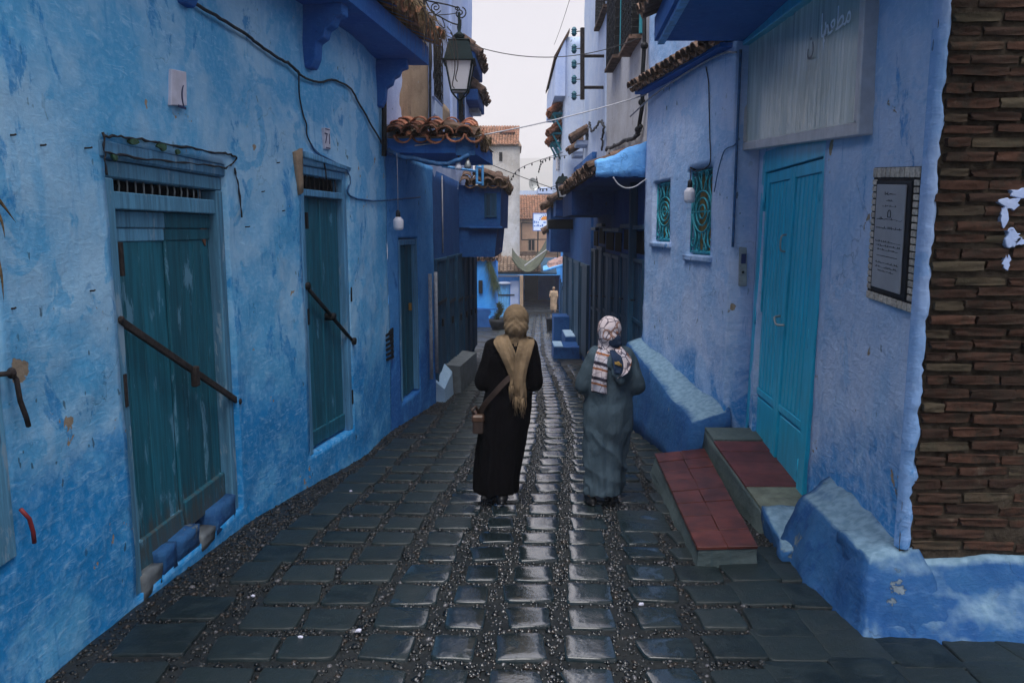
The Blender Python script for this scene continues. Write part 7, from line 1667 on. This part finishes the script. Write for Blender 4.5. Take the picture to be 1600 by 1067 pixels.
ribbon(t2, 'scarf_end', M_['pattern'], [(.045, -.07, 1.31), (.09, -.165, 1.265), (.125, -.192, 1.20), (.115, -.205, 1.13), (.075, -.212, 1.095)], [.07, .085, .09, .08, .06], V2, (1, 0, .6), .008, seed=9, k=12)
ribbon(t2, 'scarf_panel', M_['navy'], [(.03, -.10, 1.29), (.045, -.185, 1.25), (.06, -.205, 1.18), (.06, -.212, 1.12)], [.06, .08, .085, .07], V2, (1, 0, 0), .004, seed=11, k=8)
ribbon(t2, 'scarf_print', M_['goldprint'], [(.03, -.208, 1.205), (.06, -.217, 1.20), (.085, -.217, 1.185)], [.022, .03, .02], V2, (0, 0, 1), .002, seed=12, k=4)
shoe(t2, V2, (-.12, -.10, .085), (-.135, .04, .03), M_['shoe']); shoe(t2, V2, (.055, .02, .075), (.06, .15, .03), M_['shoe'])
t2.scale = (.975,)*3
# --- far man
Y3 = 49.6; gx = atY(865, 488, Y3).x; g3 = Vector((gx, Y3, gz(Y3)+.01))
armsC = [((-.17, 0, 1.40), (-.23, -.02, 1.12), (-.16, .16, .98)), ((.17, 0, 1.40), (.22, -.04, 1.12), (.20, .08, .90))]
t3, o3, V3_ = person(g3, 'distant man in a beige robe and pale cap walking near the passage', dict(
    head=(.0, .01, 1.60), neck=(0, 0, 1.46), trunk=[(0, .0, .88, .15, .11), (0, 0, 1.1, .14, .10), (0, 0, 1.3, .165, .11), (0, 0, 1.42, .165, .09), (0, 0, 1.46, .09, .06)], arms=armsC,
    legs=[((-.09, 0, .88), (-.10, .08, .48), (-.10, .10, .09), (-.11, .24, .03)), ((.09, 0, .88), (.09, 0, .48), (.08, -.16, .14), (.08, -.03, .05))]))
m = MB(); m.loft([(o3.x, o3.y, o3.z+z, rx_, ry_) for z, rx_, ry_ in ((.24, .21, .22), (.5, .215, .20), (.9, .21, .17), (1.15, .20, .16), (1.35, .205, .15), (1.44, .17, .11), (1.49, .08, .07))], 24)
for s, (sh, el, wr) in zip((-1, 1), armsC): limb(m, V3_(sh), V3_(el), .085, .08); limb(m, V3_(el), V3_(Vector(el).lerp(Vector(wr), .9)), .078, .055)
bake(m, M_['djellaba'], .018, t3, 'robe', 4, lambda c: .014*mn.noise(Vector((c.x*9, c.y*9, c.z*1.5))))
m = MB(); m.ell(V3_((0, -.005, 1.66)), (.088, .10, .065)); m.loft([(o3.x, o3.y-.005, o3.z+1.60, .086, .098), (o3.x, o3.y-.005, o3.z+1.67, .088, .10)], 16); bake(m, M_['djellaba'], .012, t3, 'cap', 3)
shoe(t3, V3_, (-.10, .10, .085), (-.11, .24, .03), M_['leather']); shoe(t3, V3_, (.08, -.16, .14), (.08, -.03, .05), M_['leather'])
